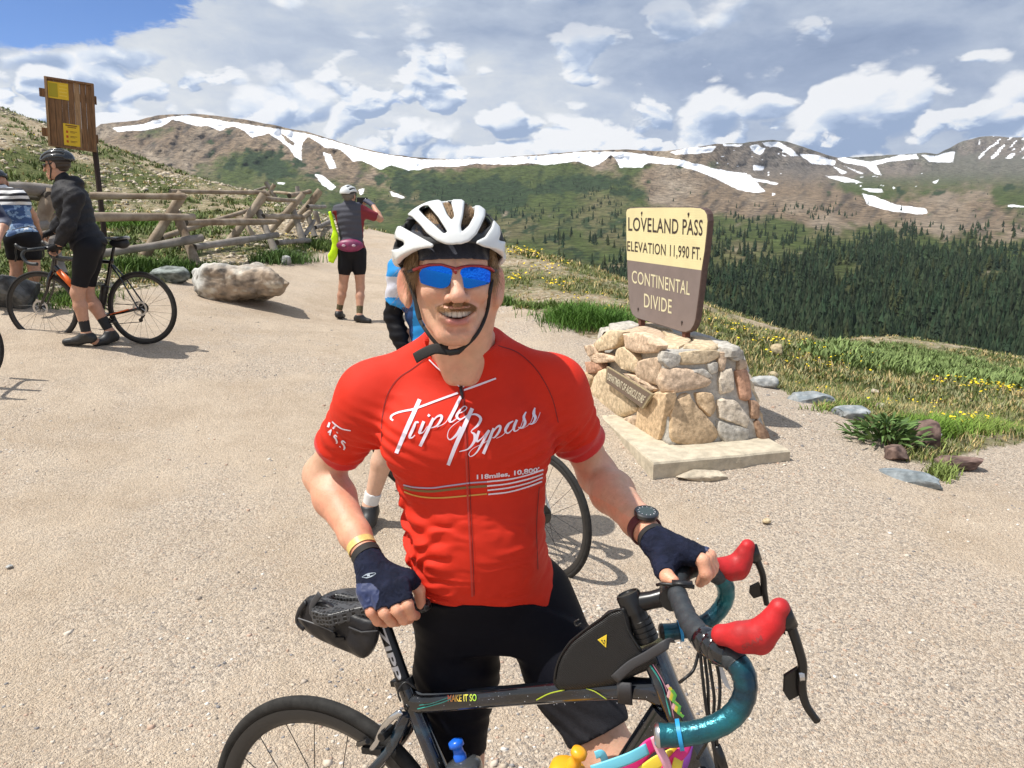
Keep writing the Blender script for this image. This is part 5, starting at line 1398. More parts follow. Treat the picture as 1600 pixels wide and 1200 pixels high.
# ---- jersey
def sleeve(P, s, e, t_end, w0, w1, o):
    ax = e - s; L = np.linalg.norm(ax); ax = ax / L
    d = s_cap(P, s, s + ax * L * .62, w0, w1)
    d = s_min(d, s_ell(P, s + np.array((o * .010, 0, -.022)), (.057, .064, .078)), .04)
    return s_max(d, (P - s) @ ax - t_end * L, .004)
def hem_z(P): return .950 - 1.7 * (P[:, 0] + .065) ** 2 - .40 * np.maximum(P[:, 1] - 1.42, 0) + .002 * np.sin(P[:, 0] * 60)
def jersey_field(P):
    t = torso_field(P)
    up = s_cap(P, (-.095, 1.515, 1.40), (-.0965, 1.470, 1.462), .071, .069)       # stand-up collar
    for sx in (-1, 1): up = s_min(up, s_cap(P, (-.095 + sx * .03, 1.52, 1.43), (-.095 + sx * .145, 1.52, 1.372), .046, .045), .04)
    d = s_min(t, up, .035)
    aR = sleeve(P, sR, eR, .66, .060, .0525, -1); aL = sleeve(P, sL, eL, .62, .059, .051, 1)
    d = s_min(d, aR, .035); d = s_min(d, aL, .035)
    # folds: gathered bands across the belly, creases at armpits
    x, y, z = P[:, 0], P[:, 1], P[:, 2]
    u = x + .075
    side = np.clip(-u / .14, 0, 1); sideR = np.clip(u / .14, 0, 1)
    n = fbm(np.stack([x * 1.2, y * .6, z * 2.6], -1), 9, 2, 40.0) - .5
    ph = z - .34 * np.abs(u) + n * .035
    band = sstep(1.19, 1.10, z) * sstep(.915, .95, z)
    amp = .0050 * side ** 1.1 * (.55 + .9 * fbm(P, 7, 2, 41.0)) + .0014 * sideR * fbm(P, 8, 2, 43.0) + .0005
    f1 = np.sin(ph * 2 * np.pi / .038); f1 = np.sign(f1) * np.abs(f1) ** 1.0
    f2 = np.sin((ph * 1.0 + .3 * n) * 2 * np.pi / .063 + 1.3)
    d = d - band * amp * (f1 * .6 + f2 * .8)
    # soft creases running from the armpits over the chest
    for cx, dr in ((-.245, 1), (.07, -1)):
        q = (P[:, 2] - 1.235) + dr * .42 * (x - cx)
        w = np.exp(-((x - cx) / .075) ** 2 - ((z - 1.25) / .07) ** 2)
        d = d - .0022 * w * np.sin(q * 2 * np.pi / .024 + 3 * n)
    for s, e, o in ((sR, eR, -1), (sL, eL, 1)):
        ax = (e - s) / np.linalg.norm(e - s); tt = (P - s) @ ax
        r = np.linalg.norm(P - s - tt[:, None] * ax, axis=1)
        m = sstep(.04, .08, tt) * (r < .09)
        d = d - .0018 * m * np.sin((tt + .35 * (x - s[0]) + .03 * n) * 2 * np.pi / .030)
    d = d + .0028 * (fbm(P, 14, 3, 44.0) - .5)
    # open neck
    px, py, _ = proj(P)
    V = s_poly2(px, py, [(655,470),(664,548),(676,566),(722,606),(748,570),(764,526),(766,470)]) / 830.0
    front = y - 1.475
    d = s_max(d, -np.maximum(V, front), .003)
    nk = s_cap(P, (-.095, 1.50, 1.40), (-.0985, 1.40, 1.57), .0665, .0655)
    d = s_max(d, -np.maximum(nk, 1.446 - z), .004)
    # top edge of the collar and the hem
    d = s_max(d, (z - 1.462) - .30 * (1.49 - y) * -1.0, .004)
    hem = hem_z(P)
    d = s_max(d, hem - z, .004)
    return d - .0030
_v, _f = nets(jersey_field, (-.42, 1.32, .86), (.24, 1.72, 1.52), .0030)
jV, jF = _v, _f
jo = link('jersey', mesh_np('jersey', jV - HB, jF, [jersey_m, jersey_band_m], True), hero)
def face_mat(o, V, F, fn):
    c = V[F].mean(1); o.data.polygons.foreach_set('material_index', fn(c).astype(np.int32)); o.data.update()
def jersey_zone(c):
    out = np.zeros(len(c), int)
    for s, e, t0, t1 in ((sR, eR, .60, .70), (sL, eL, .49, .64)):
        ax = (e - s); L = np.linalg.norm(ax); ax = ax / L; tt = (c - s) @ ax / L
        r = np.linalg.norm(c - s - ((c - s) @ ax)[:, None] * ax, axis=1)
        out |= ((tt > t0) & (r < .085) & ((c[:, 0] < -.25) | (c[:, 0] > .10)))
    return out
face_mat(jo, jV, jF, jersey_zone)
jtree = BVHTree.FromPolygons([Vector(p) for p in jV.tolist()], jF.tolist())
CAMV = Vector((0, 0, CAM_H))
def cast(px, py, tree, off=.0012):
    d = V3(W(px, py, 1.0)) - CAMV; d.normalize()
    h = tree.ray_cast(CAMV, d)
    if h[0] is None: return None
    n = h[1]
    if n.dot(d) > 0: n = -n
    return np.array(h[0] + n * off)
def catmull(pts, n=6):
    pts = [np.array(p, float) for p in pts]
    if len(pts) < 3: 
        return [pts[0] + (pts[-1] - pts[0]) * t for t in np.linspace(0, 1, 8)]
    out = []
    P = [2 * pts[0] - pts[1]] + pts + [2 * pts[-1] - pts[-2]]
    for i in range(1, len(P) - 2):
        for t in np.linspace(0, 1, n, endpoint=False):
            a, b, c, d = P[i - 1], P[i], P[i + 1], P[i + 2]
            out.append(.5 * ((2 * b) + (-a + c) * t + (2 * a - 5 * b + 4 * c - d) * t * t + (-a + 3 * b - 3 * c + d) * t ** 3))
    out.append(pts[-1]); return out
def strokes(name, L, ox, oy, sc, tree, m, parent, base, off=.0012, n=6, slant=None):
    mb = MB(); n_ = 0
    for st in L:
        st = [s if len(s) > 2 else (*s, 10) for s in st]
        c = catmull([(ox + x * sc, oy + y * sc, w * sc) for x, y, w in st], n)
        rows = []
        for i, p in enumerate(c):
            a = c[max(0, i - 1)]; b = c[min(len(c) - 1, i + 1)]
            t = (b - a)[:2]; l = np.linalg.norm(t); t = t / (l + 1e-9); nn = np.array((-t[1], t[0]))
            w = max(p[2], .5) / 2
            rows.append([cast(*(p[:2] + nn * w * k), tree, off + n_ * .00012) for k in (-1, 0, 1)])
        n_ += 1
        for r0, r1 in zip(rows[:-1], rows[1:]):
            for k in (0, 1):
                q = [r0[k], r0[k + 1], r1[k + 1], r1[k]]
                if any(v is None for v in q): continue
                if max(np.linalg.norm(q[0] - v) for v in q) > .03: continue
                mb.add([v - base for v in q], [(0, 1, 2, 3)])
    return mb.obj(name, m, parent)
LET = [
 [(345,335,38),(290,460,40),(215,625,42),(120,850,36)],
 [(92,538,18),(70,520,20),(80,490,20),(125,466,18),(200,446,18),(300,424,20),(500,350,20),(712,270,20)],
 [(752,250,16),(900,196,20),(1075,131,16)],
 [(308,548,12),(294,585,26),(270,640,28),(248,692,24),(272,700,12),(300,676,6)],
 [(296,578,8),(318,553,16),(334,560,17)],
 [(385,545,28),(350,630,28),(345,655,22),(380,645,8),(420,590,6)],
 [(425,500,22),(440,482,24)],
 [(478,515,28),(420,635,30),(350,780,30)],
 [(440,590,8),(500,510,14),(548,492,24),(552,525,26),(510,585,16),(455,608,6)],
 [(510,600,6),(590,560,6),(640,480,8)],
 [(740,305,28),(690,410,32),(632,530,28),(650,552,14),(700,520,6)],
 [(700,480,8),(770,450,8),(797,418,9),(770,405,9),(725,450,18),(700,500,26),(735,528,14),(800,490,7)],
 [(850,425,36),(770,600,40),(690,775,38),(618,960,32)],
 [(745,600,34),(700,670,26),(640,718,12),(612,690,8),(630,620,6),(700,560,5),(800,500,6),(880,482,18),(930,520,26),(905,580,22),(840,638,8),(872,672,26),(868,735,26),(810,805,14),(725,832,6)],
 [(915,635,24),(892,705,26),(900,735,18),(945,700,8),(1000,630,8)],
 [(1012,628,24),(950,740,24),(890,840,14),(835,878,7),(818,850,6),(860,800,5),(950,755,5),(1030,705,5)],
 [(1055,610,24),(1010,725,28),(955,852,28)],
 [(1030,680,6),(1080,605,16),(1118,592,20),(1108,640,22),(1065,695,12),(1040,700,5)],
 [(1080,705,5),(1150,665,5),(1215,560,5)],
 [(1240,545,10),(1195,575,22),(1165,630,24),(1190,655,12),(1240,610,6),(1265,560,6)],
 [(1275,535,24),(1245,610,24),(1262,636,12),(1310,590,5),(1355,470,5)],
 [(1360,462,12),(1340,510,24),(1350,560,24),(1320,605,16),(1285,600,6)],
 [(1330,612,5),(1400,560,5),(1440,430,6)],
 [(1445,425,12),(1430,480,26),(1445,520,26),(1420,570,16),(1380,572,6)],
 [(1415,580,5),(1460,550,6),(1490,462,5)]]
strokes('jersey_script_print', LET, 600, 570, .1625, jtree, white_print_m, jo, HB)
lil = mat('lilac_stripe', (.42,.36,.52), .6); olv = mat('olive_stripe', (.20,.13,.05), .6); yel = mat('yellow_stripe', (.62,.33,.07), .6)
z2 = lambda pts, w: [[(x, y, w) for x, y in pts]]
strokes('stripe', z2([(903,577),(1000,566),(1090,546),(1165,521)], 7) + z2([(903,597),(1000,586),(1090,565),(1163,540)], 7) + z2([(905,617),(1000,605),(1090,583),(1161,558)], 7) + z2([(908,636),(1000,625),(1090,601),(1158,575)], 7), 460, 560, 1/3, jtree, white_print_m, jo, HB)
strokes('stripe', z2([(512,592),(560,602),(640,606),(720,596),(820,583),(903,577)], 7), 460, 560, 1/3, jtree, lil, jo, HB)
strokes('stripe', z2([(514,604),(560,616),(640,622),(720,614),(820,603),(903,597)], 11), 460, 560, 1/3, jtree, olv, jo, HB)
strokes('stripe', z2([(516,624),(560,640),(620,650),(700,652),(820,642),(903,634)], 7), 460, 560, 1/3, jtree, yel, jo, HB)
strokes('sleeve_print', [[(395,380,26),(470,450,26),(600,530,26),(780,570,20)], [(345,400,40),(310,500,50)], [(465,465,30),(415,530,40)], [(490,590,20),(520,620,20)],
    [(380,545,24),(350,660,34)], [(370,560,20),(315,605,30)], [(335,600,16),(372,628,16)],
    [(505,700,16),(470,665,30),(445,690,34),(480,740,34),(500,800,34),(480,825,26)], [(680,820,20),(630,780,30),(600,800,34),(640,860,34),(655,920,36),(635,960,24)], [(550,885,20),(575,905,20)]],
    490, 630, .075, jtree, white_print_m, jo, HB)
def text_mesh(txt, size=1.0, extrude=0.0, bold=0.0, spacing=1.0, fine=True):
    cu = bpy.data.curves.new('t', 'FONT'); cu.body = txt; cu.size = size; cu.extrude = extrude; cu.offset = bold; cu.resolution_u = 3; cu.space_character = spacing
    ob = bpy.data.objects.new('t', cu); COL.objects.link(ob)
    bpy.context.view_layer.update()
    dg = bpy.context.evaluated_depsgraph_get()
    me = bpy.data.meshes.new_from_object(ob.evaluated_get(dg))
    bpy.data.objects.remove(ob); bpy.data.curves.remove(cu)
    bm = bmesh.new(); bm.from_mesh(me); bmesh.ops.triangulate(bm, faces=bm.faces)
    for _ in range(3):
        ed = [e for e in bm.edges if e.calc_length() > .16 * size]
        if not ed or not fine: break
        bmesh.ops.subdivide_edges(bm, edges=ed, cuts=1); bmesh.ops.triangulate(bm, faces=bm.faces)
    bpy.data.meshes.remove(me)
    v = np.array([x.co[:] for x in bm.verts]); f = [tuple(a.index for a in y.verts) for y in bm.faces]; bm.free()
    return v, f
def text_on(name, txt, fn, m, parent, bold=0.0, spacing=1.0, kind=None):
    """text outline with unit width/height mapped through fn(u, v)"""
    v, f = text_mesh(txt, 1.0, 0, bold, spacing)
    u0, u1 = v[:, 0].min(), v[:, 0].max(); h0, h1 = 0.0, max(.6, v[:, 1].max())
    P = [fn((a - u0) / (u1 - u0), (b - h0) / (h1 - h0)) for a, b, _ in v]
    F = [t for t in f if all(P[i] is not None for i in t)]
    P = [(0, 0, 0) if p is None else p for p in P]
    return link(name, mesh_np(name, np.array(P), F, m), parent)
def miles(u, v):
    x = 745 + 97 * u; y = 748 - 12 * u ** 1.35 - v * 7.2
    c = cast(x, y, jtree, .0013); return None if c is None else c - HB
text_on('mileage_print', "118miles, 10,800'", miles, white_print_m, jo, bold=.03)
# zip with puller, piping along the open collar, raglan seams
zip_m = mat('zip', (.50, .03, .02), .4); dseam = mat('dark_seam', (.16, .010, .010), .7); puller_m = mat('zip_puller', (.05, .045, .05), .35, .6)
strokes('zip', [[(722,606,3),(727,680,3),(731,780,3),(735,860,3),(738,932,3.2)]], 0, 0, 1, jtree, zip_m, jo, HB, .0012)
strokes('zip_garage', [[(724,606,1),(730,680,1),(735,780,1),(739,860,1),(741,930,1)]], 0, 0, 1, jtree, dseam, jo, HB, .0014)
for _sm in ([[(672,556,1.2),(645,576,1.2),(622,592,1.2),(606,616,1.2),(598,650,1.2),(596,690,1.2)]], [[(778,540,1.2),(810,552,1.2),(840,580,1.2),(862,620,1.2),(872,660,1.2)]], [[(842,760,1.0),(838,820,1.0),(840,890,1.0)]]): strokes('seam', _sm, 0, 0, 1, jtree, dseam, jo, HB, .0010)
mbz = MB(); mbz.tube([cast(x, y, jtree, .002) - HB for x, y in ((719.5,604),(721,614),(723,624))], [.0030,.0034,.0016], 8); mbz.obj('zip_puller', puller_m, jo, True)
for L in ([(671,562),(684,575),(700,588),(719,605)], [(762,530),(752,552),(742,574),(724,605)]):
    pts = []
    for x, y in L:
        c = None
        for k in range(10):
            c = cast(x + (k * .8) * (-1 if x < 722 else 1), y + .4 * k, jtree, .0008)
            if c is not None and c[1] < 1.49: break
        if c is not None: pts.append(c - HB)
    if len(pts) > 2:
        mb = MB(); mb.tube(catmull(pts, 5), .0013, 6); mb.obj('collar_piping', white_print_m, jo, True)

# ---- shorts
def shorts_field(P):
    d = s_min(np.maximum(torso_field(P), P[:, 2] - .985), legs_field(P), .05)
    x, z = P[:, 0], P[:, 2]
    d = d - .0015 * np.sin((z * 1.0 + .5 * x + .03 * fbm(P, 12, 2, 50.0)) * 2 * np.pi / .035) * sstep(.82, .70, z) * sstep(.58, .64, z) - .002 * (fbm(P, 16, 2, 51.0) - .5)
    for s in (-1, 1):
        ax = knee[s] - hip[s]; L = np.linalg.norm(ax); ax = ax / L
        t = (P - hip[s]) @ ax
        cutoff = L * (.90 if s < 0 else .80) - t
        near = (P[:, 0] < -.035) if s < 0 else (P[:, 0] >= -.035)
        d = np.where(near, np.maximum(d, -cutoff), d)
    return d - .004 + .011 * sstep(-.006, .006, z - hem_z(P))
so, sV, sF = sdf_obj('shorts', shorts_field, (-.32, 1.2, .52), (.36, 1.75, 1.0), .0048, [shorts_m, shorts_grip_m], hero, HB)
def grip(c):
    out = np.zeros(len(c), int)
    for s in (-1, 1):
        ax = knee[s] - hip[s]; L = np.linalg.norm(ax); ax = ax / L; t = (c - hip[s]) @ ax
        near = (c[:, 0] < -.035) if s < 0 else (c[:, 0] >= -.035)
        out |= (near & (t > L * (.80 if s < 0 else .50)))
    return out * (c[:, 0] > -.03)
face_mat(so, sV, sF, grip)
# socks and shoes (below the picture)
for s in (-1, 1):
    a = ankle[s]; mb = MB(); mb.tube([a + (0, 0, .10) - HB, a - HB, a + (0, 0, -.04) - HB], [.042, .040, .042], 14)
    mb.obj('sock', mat('white_sock', (.7, .7, .7), .8), hero, True)
for s in (-1, 1):
    a = ankle[s] - HB; mb = MB()
    mb.tube([a + (-s*.005, .045, -.055), a + (0, 0, -.045), a + (s * .015, -.08, -.058), a + (s * .03, -.17, -.072)], [(.034,.036), (.042,.048), (.046,.036), (.032,.022)], 14)
    mb.obj('shoe', black_m, hero, True, sub=1)

# ---- gloves
def glove(H, wrist, elbow, name_pts, blue):
    ax = (elbow - wrist); ax /= np.linalg.norm(ax)
    def f(P):
        d = None
        for a, b, ra, rb in H['palm']:
            q = s_cap(P, a, b, ra * .9 + .0024, rb * .9 + .0024); d = q if d is None else s_min(d, q, .012)
        d = s_min(d, s_cap(P, wrist + ax * .012, H['palm'][0][0] + (H['palm'][0][1] - H['palm'][0][0]) * .2, .0275, .0275), .012)
        for i, (pts, rad) in enumerate(H['fingers']):
            mid = pts[0] + (pts[1] - pts[0]) * (.82 if i < 4 else 1.0)
            q = s_cap(P, pts[0], mid, rad[0] + .0026, rad[1] + .0030)
            fx = (pts[1] - pts[0]); fl = np.linalg.norm(fx)
            q = np.maximum(q, (P - pts[0]) @ (fx / fl) - fl * (.80 if i < 4 else 1.0))
            d = s_min(d, q, .006)
            if i == 4:
                m2 = pts[1] + (pts[2] - pts[1]) * .7; d = s_min(d, np.maximum(s_cap(P, pts[1], m2, rad[1] + .003, rad[2] + .003), (P - m2) @ ((pts[2] - pts[1]) / np.linalg.norm(pts[2] - pts[1]))), .004)
        d = np.maximum(d, (P - wrist) @ ax - .016)
        d = d - .0007 * np.sin(fbm(P, 50, 2, 60.0) * 26)
        return d
    hp = np.array([p for pts, _ in H['fingers'] for p in pts[:3]] + [wrist])
    o, v, q = sdf_obj('glove', f, hp.min(0) - .045, hp.max(0) + .045, .0019, [glove_m, glove_blue_m], hero, HB)
    face_mat(o, v, q, blue)
    return o, v, q
def blueR(c):
    px, py, _ = proj(c)
    return (inpoly(px, py, [(553,912),(580,911),(592,922),(592,936),(588,944),(586,962),(574,968),(566,950),(554,930)])).astype(int)
def blueL(c):
    px, py, _ = proj(c)
    return (inpoly(px, py, [(1100,850),(1110,855),(1120,866),(1118,880),(1108,878),(1104,866)])).astype(int)
gR, gRv, gRf = glove(RH, wR, eR, None, blueR)
gL, gLv, gLf = glove(LH, wL, eL, None, blueL)
gt = BVHTree.FromPolygons([Vector(p) for p in gRv.tolist()], gRf.tolist())
strokes('glove_logo', [[(630,310,3),(660,292,8),(700,280,8),(738,280,3),(710,300,8),(670,316,6),(632,312,3)], [(668,298,22),(690,292,22)]], 440, 840, .2, gt, mat('grey_print', (.22,.27,.33), .5), gR, HB)
def cuff(w, e, t0, r, wd, m, name, parent=None, thick=.003, tilt=(0, 0, 0)):
    ax = (e - w) / np.linalg.norm(e - w); o = w + ax * t0
    nn = ax + np.array(tilt); nn /= np.linalg.norm(nn)
    mb = MB(); mb.lathe([(r, -wd / 2), (r + thick, -wd / 2), (r + thick, wd / 2), (r, wd / 2), (r, -wd / 2)], o - HB, nn, 40)
    return mb.obj(name, m, parent or hero, True, auto=40), o, nn
cuff(wR, eR, .014, .0262, .016, strap_m, 'glove_strap', gR, .0035)
cuff(wL, eL, .010, .0262, .012, strap_m, 'glove_strap', gL, .003)
band_m = mat('yellow_wristband', (.66,.50,.17), .45, var=.15, vscale=90)
wb, wbo, wbn = cuff(wR, eR, .040, .0285, .015, band_m, 'wristband', None, .0012, (.0, 0, .1))
mbw = MB()
# printed capitals on the wristband: ELEVATE style block strokes
ax = (eR - wR) / np.linalg.norm(eR - wR)
# ---- watch
wtc, wo, wn = cuff(wL, eL, .046, .0285, .020, mat('maroon_watch_strap', (.105, .030, .034), .5, bump=.0004, bscale=300), 'wristwatch', None, .0035)
top = V3(W(1036, 821, 1.31)) - V3(wo); axn = V3(wn); top = (top - axn * top.dot(axn)).normalized()
tpn = np.array(top); co = wo + tpn * .030 - HB
mb = MB(); mb.lathe([(0, -.006), (.021, -.006), (.0235, -.003), (.0235, .003), (.0215, .0055), (.0190, .0058), (.0185, .0045), (0, .0045)], co + tpn * .004, tpn, 40)
mb.obj('watch_case', mat('dark_steel', (.10, .105, .11), .35, .8), wtc, True, auto=35)
mb = MB(); mb.lathe([(0, 0), (.0182, 0)], co + tpn * .0089, tpn, 32); mb.obj('watch_dial', mat('watch_glass', (.03, .045, .035), .12, coat=1.0), wtc, True)
mb = MB()
for k in range(12):
    a = k * math.pi / 6; u = np.cross(tpn, (0, 0, 1)); u /= np.linalg.norm(u); w_ = np.cross(tpn, u)
    p = co + tpn * .0093; d = u * math.cos(a) + w_ * math.sin(a); mb.tube([p + d * .0145, p + d * .0172], .0005, 4)
mb.obj('hour_marks', white_print_m, wtc)
mb = MB(); mb.lathe([(0, 0), (.0025, 0), (.0025, .004), (0, .004)], co + np.array(axn) * .0235, np.array(axn), 12); mb.obj('watch_crown', mat('dark_steel'), wtc, True, auto=40)

# ---- teeth, moustache, hair
mb = MB()
tooth = mat('teeth', (.80, .77, .70), .25)
xs = [-.0262, -.0222, -.0172, -.0116, -.0042, .0042, .0116, .0172, .0222, .0262]; ws = [.0022, .0025, .0029, .0034, .0043, .0043, .0034, .0029, .0025, .0022]
for x, w_ in zip(xs, ws):
    y = -.0905 + 15 * x * x * 1.0; z = -.0648 + 4.6 * x * x
    mb.box(h2w((x, y + .0035, z)) - HB, (w_ * 1.96, .007, .0128 if abs(x) < .008 else .0112), Matrix.Rotation(x * 26 + HY, 3, 'Z'))
mb.obj('teeth', tooth, hero, True, bevel=.0011)
def strands(name, roots, dirs, length, m, seed, width=.00055, curl=.3, seg=4):
    r = np.random.default_rng(seed); VV = []; FF = []; n = 0
    for p, d, L in zip(roots, dirs, length):
        p = np.array(p, float); d = np.array(d, float); d /= np.linalg.norm(d)
        b = r.normal(size=3); side = np.cross(d, b); side /= np.linalg.norm(side) + 1e-9
        bend = r.normal(size=3) * curl
        pts = []
        for k in range(seg + 1):
            t = k / seg; pts.append(p + d * L * t + bend * L * t * t * .5)
        for k, q in enumerate(pts):
            w = width * (1 - .8 * k / seg)
            s2 = np.cross(side, d)
            for a in (0, 2.094, 4.189): VV.append(q + (side * math.cos(a) + s2 * math.sin(a)) * w)
        for k in range(seg):
            for j in range(3):
                FF.append((n + k * 3 + j, n + k * 3 + (j + 1) % 3, n + k * 3 + 3 + (j + 1) % 3, n + k * 3 + 3 + j))
        n += 3 * (seg + 1)
    return mesh_np(name, np.array(VV) - HB, np.array(FF), m, True)
hair_m = mat('blond_brown_hair', (.46, .30, .16), .45, col2=(.26, .165, .085), vscale=300, spec=.6)
stache_m = mat('ginger_moustache', (.50, .28, .125), .5, col2=(.29, .155, .07), vscale=400, spec=.5)
htree = BVHTree.FromPolygons([Vector(p) for p in bodyV[:].tolist()], bodyF.tolist())
def surf_local(x, z, y0=-.2):
    a = V3(h2w(np.array((x, y0, z)))); d = V3(h2w(np.array((x, y0 + 1, z)))) - a; d.normalize()
    h = htree.ray_cast(a, d, .4)
    return (None, None) if h[0] is None else (np.array(h[0]), np.array(h[1]))
rs = np.random.default_rng(5); roots = []; dirs = []; lens = []
for i in range(2300):
    x = rs.uniform(-.034, .034) * rs.random() ** .25; ax_ = abs(x)
    zt = -.0425 - 7.0 * max(0, ax_ - .008) ** 2 * 1.0 - ax_ * .12; zb = -.0550 - 3.0 * ax_ ** 2
    if ax_ > .028: zb -= (ax_ - .028) * .6
    z = rs.uniform(zb, zt)
    p, n_ = surf_local(x, z)
    if p is None: continue
    roots.append(p - n_ * .0005); dirs.append(np.array((x * 22 + rs.normal() * .22, -.35, -.95 + .2 * rs.normal())) + n_ * .25); lens.append(rs.uniform(.0045, .0080))
link('moustache', strands('moustache', roots, dirs, lens, stache_m, 1, .00042, .25), hero)
roots = []; dirs = []; lens = []
for sx in (-1, 1):
    for i in range(520):
        z = rs.uniform(.004, .045); y = rs.uniform(-.050, -.006)
        xx = .0755 - .28 * max(0, -y - .01) + rs.uniform(-.003, .004)
        roots.append(h2w(np.array((sx * xx, y, z)))); dirs.append(h2w(np.array((sx * rs.uniform(-.02, .14), rs.uniform(-.10, .30), -1))) - HO); lens.append(rs.uniform(.022, .052) * (1 if y > -.036 else .6))
    for i in range(700):
        z = rs.uniform(-.02, .03); y = rs.uniform(.045, .10)
        roots.append(h2w(np.array((sx * rs.uniform(.050, .080), y, z)))); dirs.append(h2w(np.array((sx * rs.uniform(.1, .45), .2, -1))) - HO); lens.append(rs.uniform(.03, .055))
link('hair', strands('hair', roots, dirs, lens, hair_m, 2, .00062, .35), hero)
# forehead band under the helmet
def band_field(P):
    p = w2h(P)
    d = head_field(P) - .0032 - .0006 * np.sin(p[:, 0] * 420)
    d = np.maximum(d, .0270 - .12 * np.maximum(np.abs(p[:, 0]) - .03, 0) - p[:, 2])
    return np.maximum(d, p[:, 2] - .085)
ho_, _, _ = sdf_obj('headband', band_field, HO + (-.1, -.12, .0), HO + (.1, .14, .1), .003, mat('navy_cap_fabric', (.016,.020,.038), .8, bump=.001, bscale=500, sheen=.3), hero, HB)

# ---- helmet
Z = lambda L: [(560 + x * .25, 290 + y * .25) for x, y in L]
WV = Z([(335,195),(300,182),(335,140),(390,105),(430,88),(500,85),(522,100),(555,180),(583,215),(600,190),(580,110),(590,86),(645,82),(664,98),(655,180),(640,250),(645,292),(690,250),(722,190),(728,125),(760,120),(795,150),(793,190),(762,260),(738,305),(692,350),(640,368),(590,373),(540,366),(490,345),(430,300),(385,245)])
V1 = Z([(378,150),(400,132),(436,126),(500,200),(556,290),(535,300),(470,240),(412,188)])
WL = Z([(240,250),(268,255),(472,368),(466,388),(400,398),(345,420),(305,465),(278,502),(240,487),(215,440),(206,402),(250,396),(286,372),(284,352),(232,330),(225,296)])
WR = Z([(845,212),(885,258),(890,300),(878,342),(920,352),(917,400),(906,452),(884,464),(860,428),(820,396),(780,383),(735,362),(740,345),(790,322),(830,262)])
HOLES = [V1, Z([(512,98),(540,95),(583,112),(596,150),(602,185),(585,217),(560,190),(530,130)]), Z([(665,118),(700,116),(728,130),(722,190),(690,250),(642,292),(642,240),(658,180)]), Z([(800,180),(838,225),(824,252),(765,302),(735,298),(768,250),(790,205)]),
         Z([(272,245),(300,218),(352,208),(420,268),(462,312),(440,325),(350,300),(290,270)]), Z([(232,332),(284,354),(286,370),(250,394),(226,392)]), Z([(880,345),(918,356),(916,380),(884,372)])]
HULL = Z([(240,560),(240,487),(214,440),(207,402),(222,350),(228,296),(242,252),(300,182),(335,135),(430,86),(600,80),(735,112),(797,150),(850,212),(888,258),(920,352),(916,400),(905,455),(884,464),(870,560)])
HC = np.array((0, .018, .030))
def helm_shell(p, grow): return s_ell(p, HC, (.1105 + grow, .142 + grow, .1000 + grow))
def helm_lower(p):
    # lower rim: high at the brow, dipping at the temples
    y = p[:, 1]; x = np.abs(p[:, 0])
    z = np.interp(y, [-.13, -.09, -.04, .0, .05, .10, .16], [.050, .046, .026, .010, .010, -.002, .0])
    z = z + 2.2 * (.07 - np.minimum(x, .07)) ** 1.4 * .12
    return z - p[:, 2]
def ribs_back(p):
    """alternating ribs for the rear half, running front to back"""
    a = np.arctan2(p[:, 0] - 0, p[:, 2] - .0); s = np.abs(a) / (math.pi / 2)
    d = 1e9 * np.ones(len(p))
    for c in (0.0, .30, .60, .88): d = np.minimum(d, (np.abs(s - c) - .085) * .14)
    return d
def white_field(P):
    p = w2h(P); px, py, _ = proj(P)
    sh = np.maximum(helm_shell(p, 0), -helm_shell(p, -.013))
    d2 = np.minimum(np.maximum(s_poly2(px, py, WV), -s_poly2(px, py, V1)), np.minimum(s_poly2(px, py, WL), s_poly2(px, py, WR))) / 860.
    back = ribs_back(p)
    w = sstep(.035, .075, p[:, 1])
    m = d2 * (1 - w) + back * w
    return s_max(s_max(sh, m, .0045), helm_lower(p) - .003, .003)
wo_, _, _ = sdf_obj('helmet', white_field, HO + (-.14, -.15, -.02), HO + (.14, .19, .15), .0021, white_shell_m, hero, HB)
def liner_field(P):
    p = w2h(P); px, py, _ = proj(P)
    d = np.maximum(helm_shell(p, -.0055), -helm_shell(p, -.021))
    hl = None
    for h in HOLES:
        q = s_poly2(px, py, h) / 860. + .0005; hl = q if hl is None else np.minimum(hl, q)
    hl = np.where(p[:, 1] < .05, hl, 1.0)
    d = s_max(d, -hl, .003)
    hull = s_poly2(px, py, HULL) / 860.; d = s_max(d, hull + .001, .003)
    return s_max(d, helm_lower(p) + .003, .004)
sdf_obj('helmet_liner', liner_field, HO + (-.13, -.15, -.02), HO + (.13, .19, .15), .0024, grey_shell_m, wo_, None)[0].location = -HB
# dark inner cage and hair seen through the vents
mb = MB(); roots = []; dirs = []; lens = []
for i in range(2600):
    a = rs.uniform(-1.2, 1.2); b = rs.uniform(-1.1, .6)
    n_ = np.array((math.sin(a) * math.cos(b), math.sin(b), math.cos(a) * math.cos(b)))
    tn = np.array((rs.normal() * .35, 1.0, rs.normal() * .1)); tn = tn - n_ * (tn @ n_); roots.append(h2w(np.array((0, .022, .032)) + n_ * np.array((.077, .095, .0885)))); dirs.append(tn + n_ * .06); lens.append(rs.uniform(.014, .024))
link('hair', strands('hair', roots, dirs, lens, hair_m, 3, .0008, .08), hero)
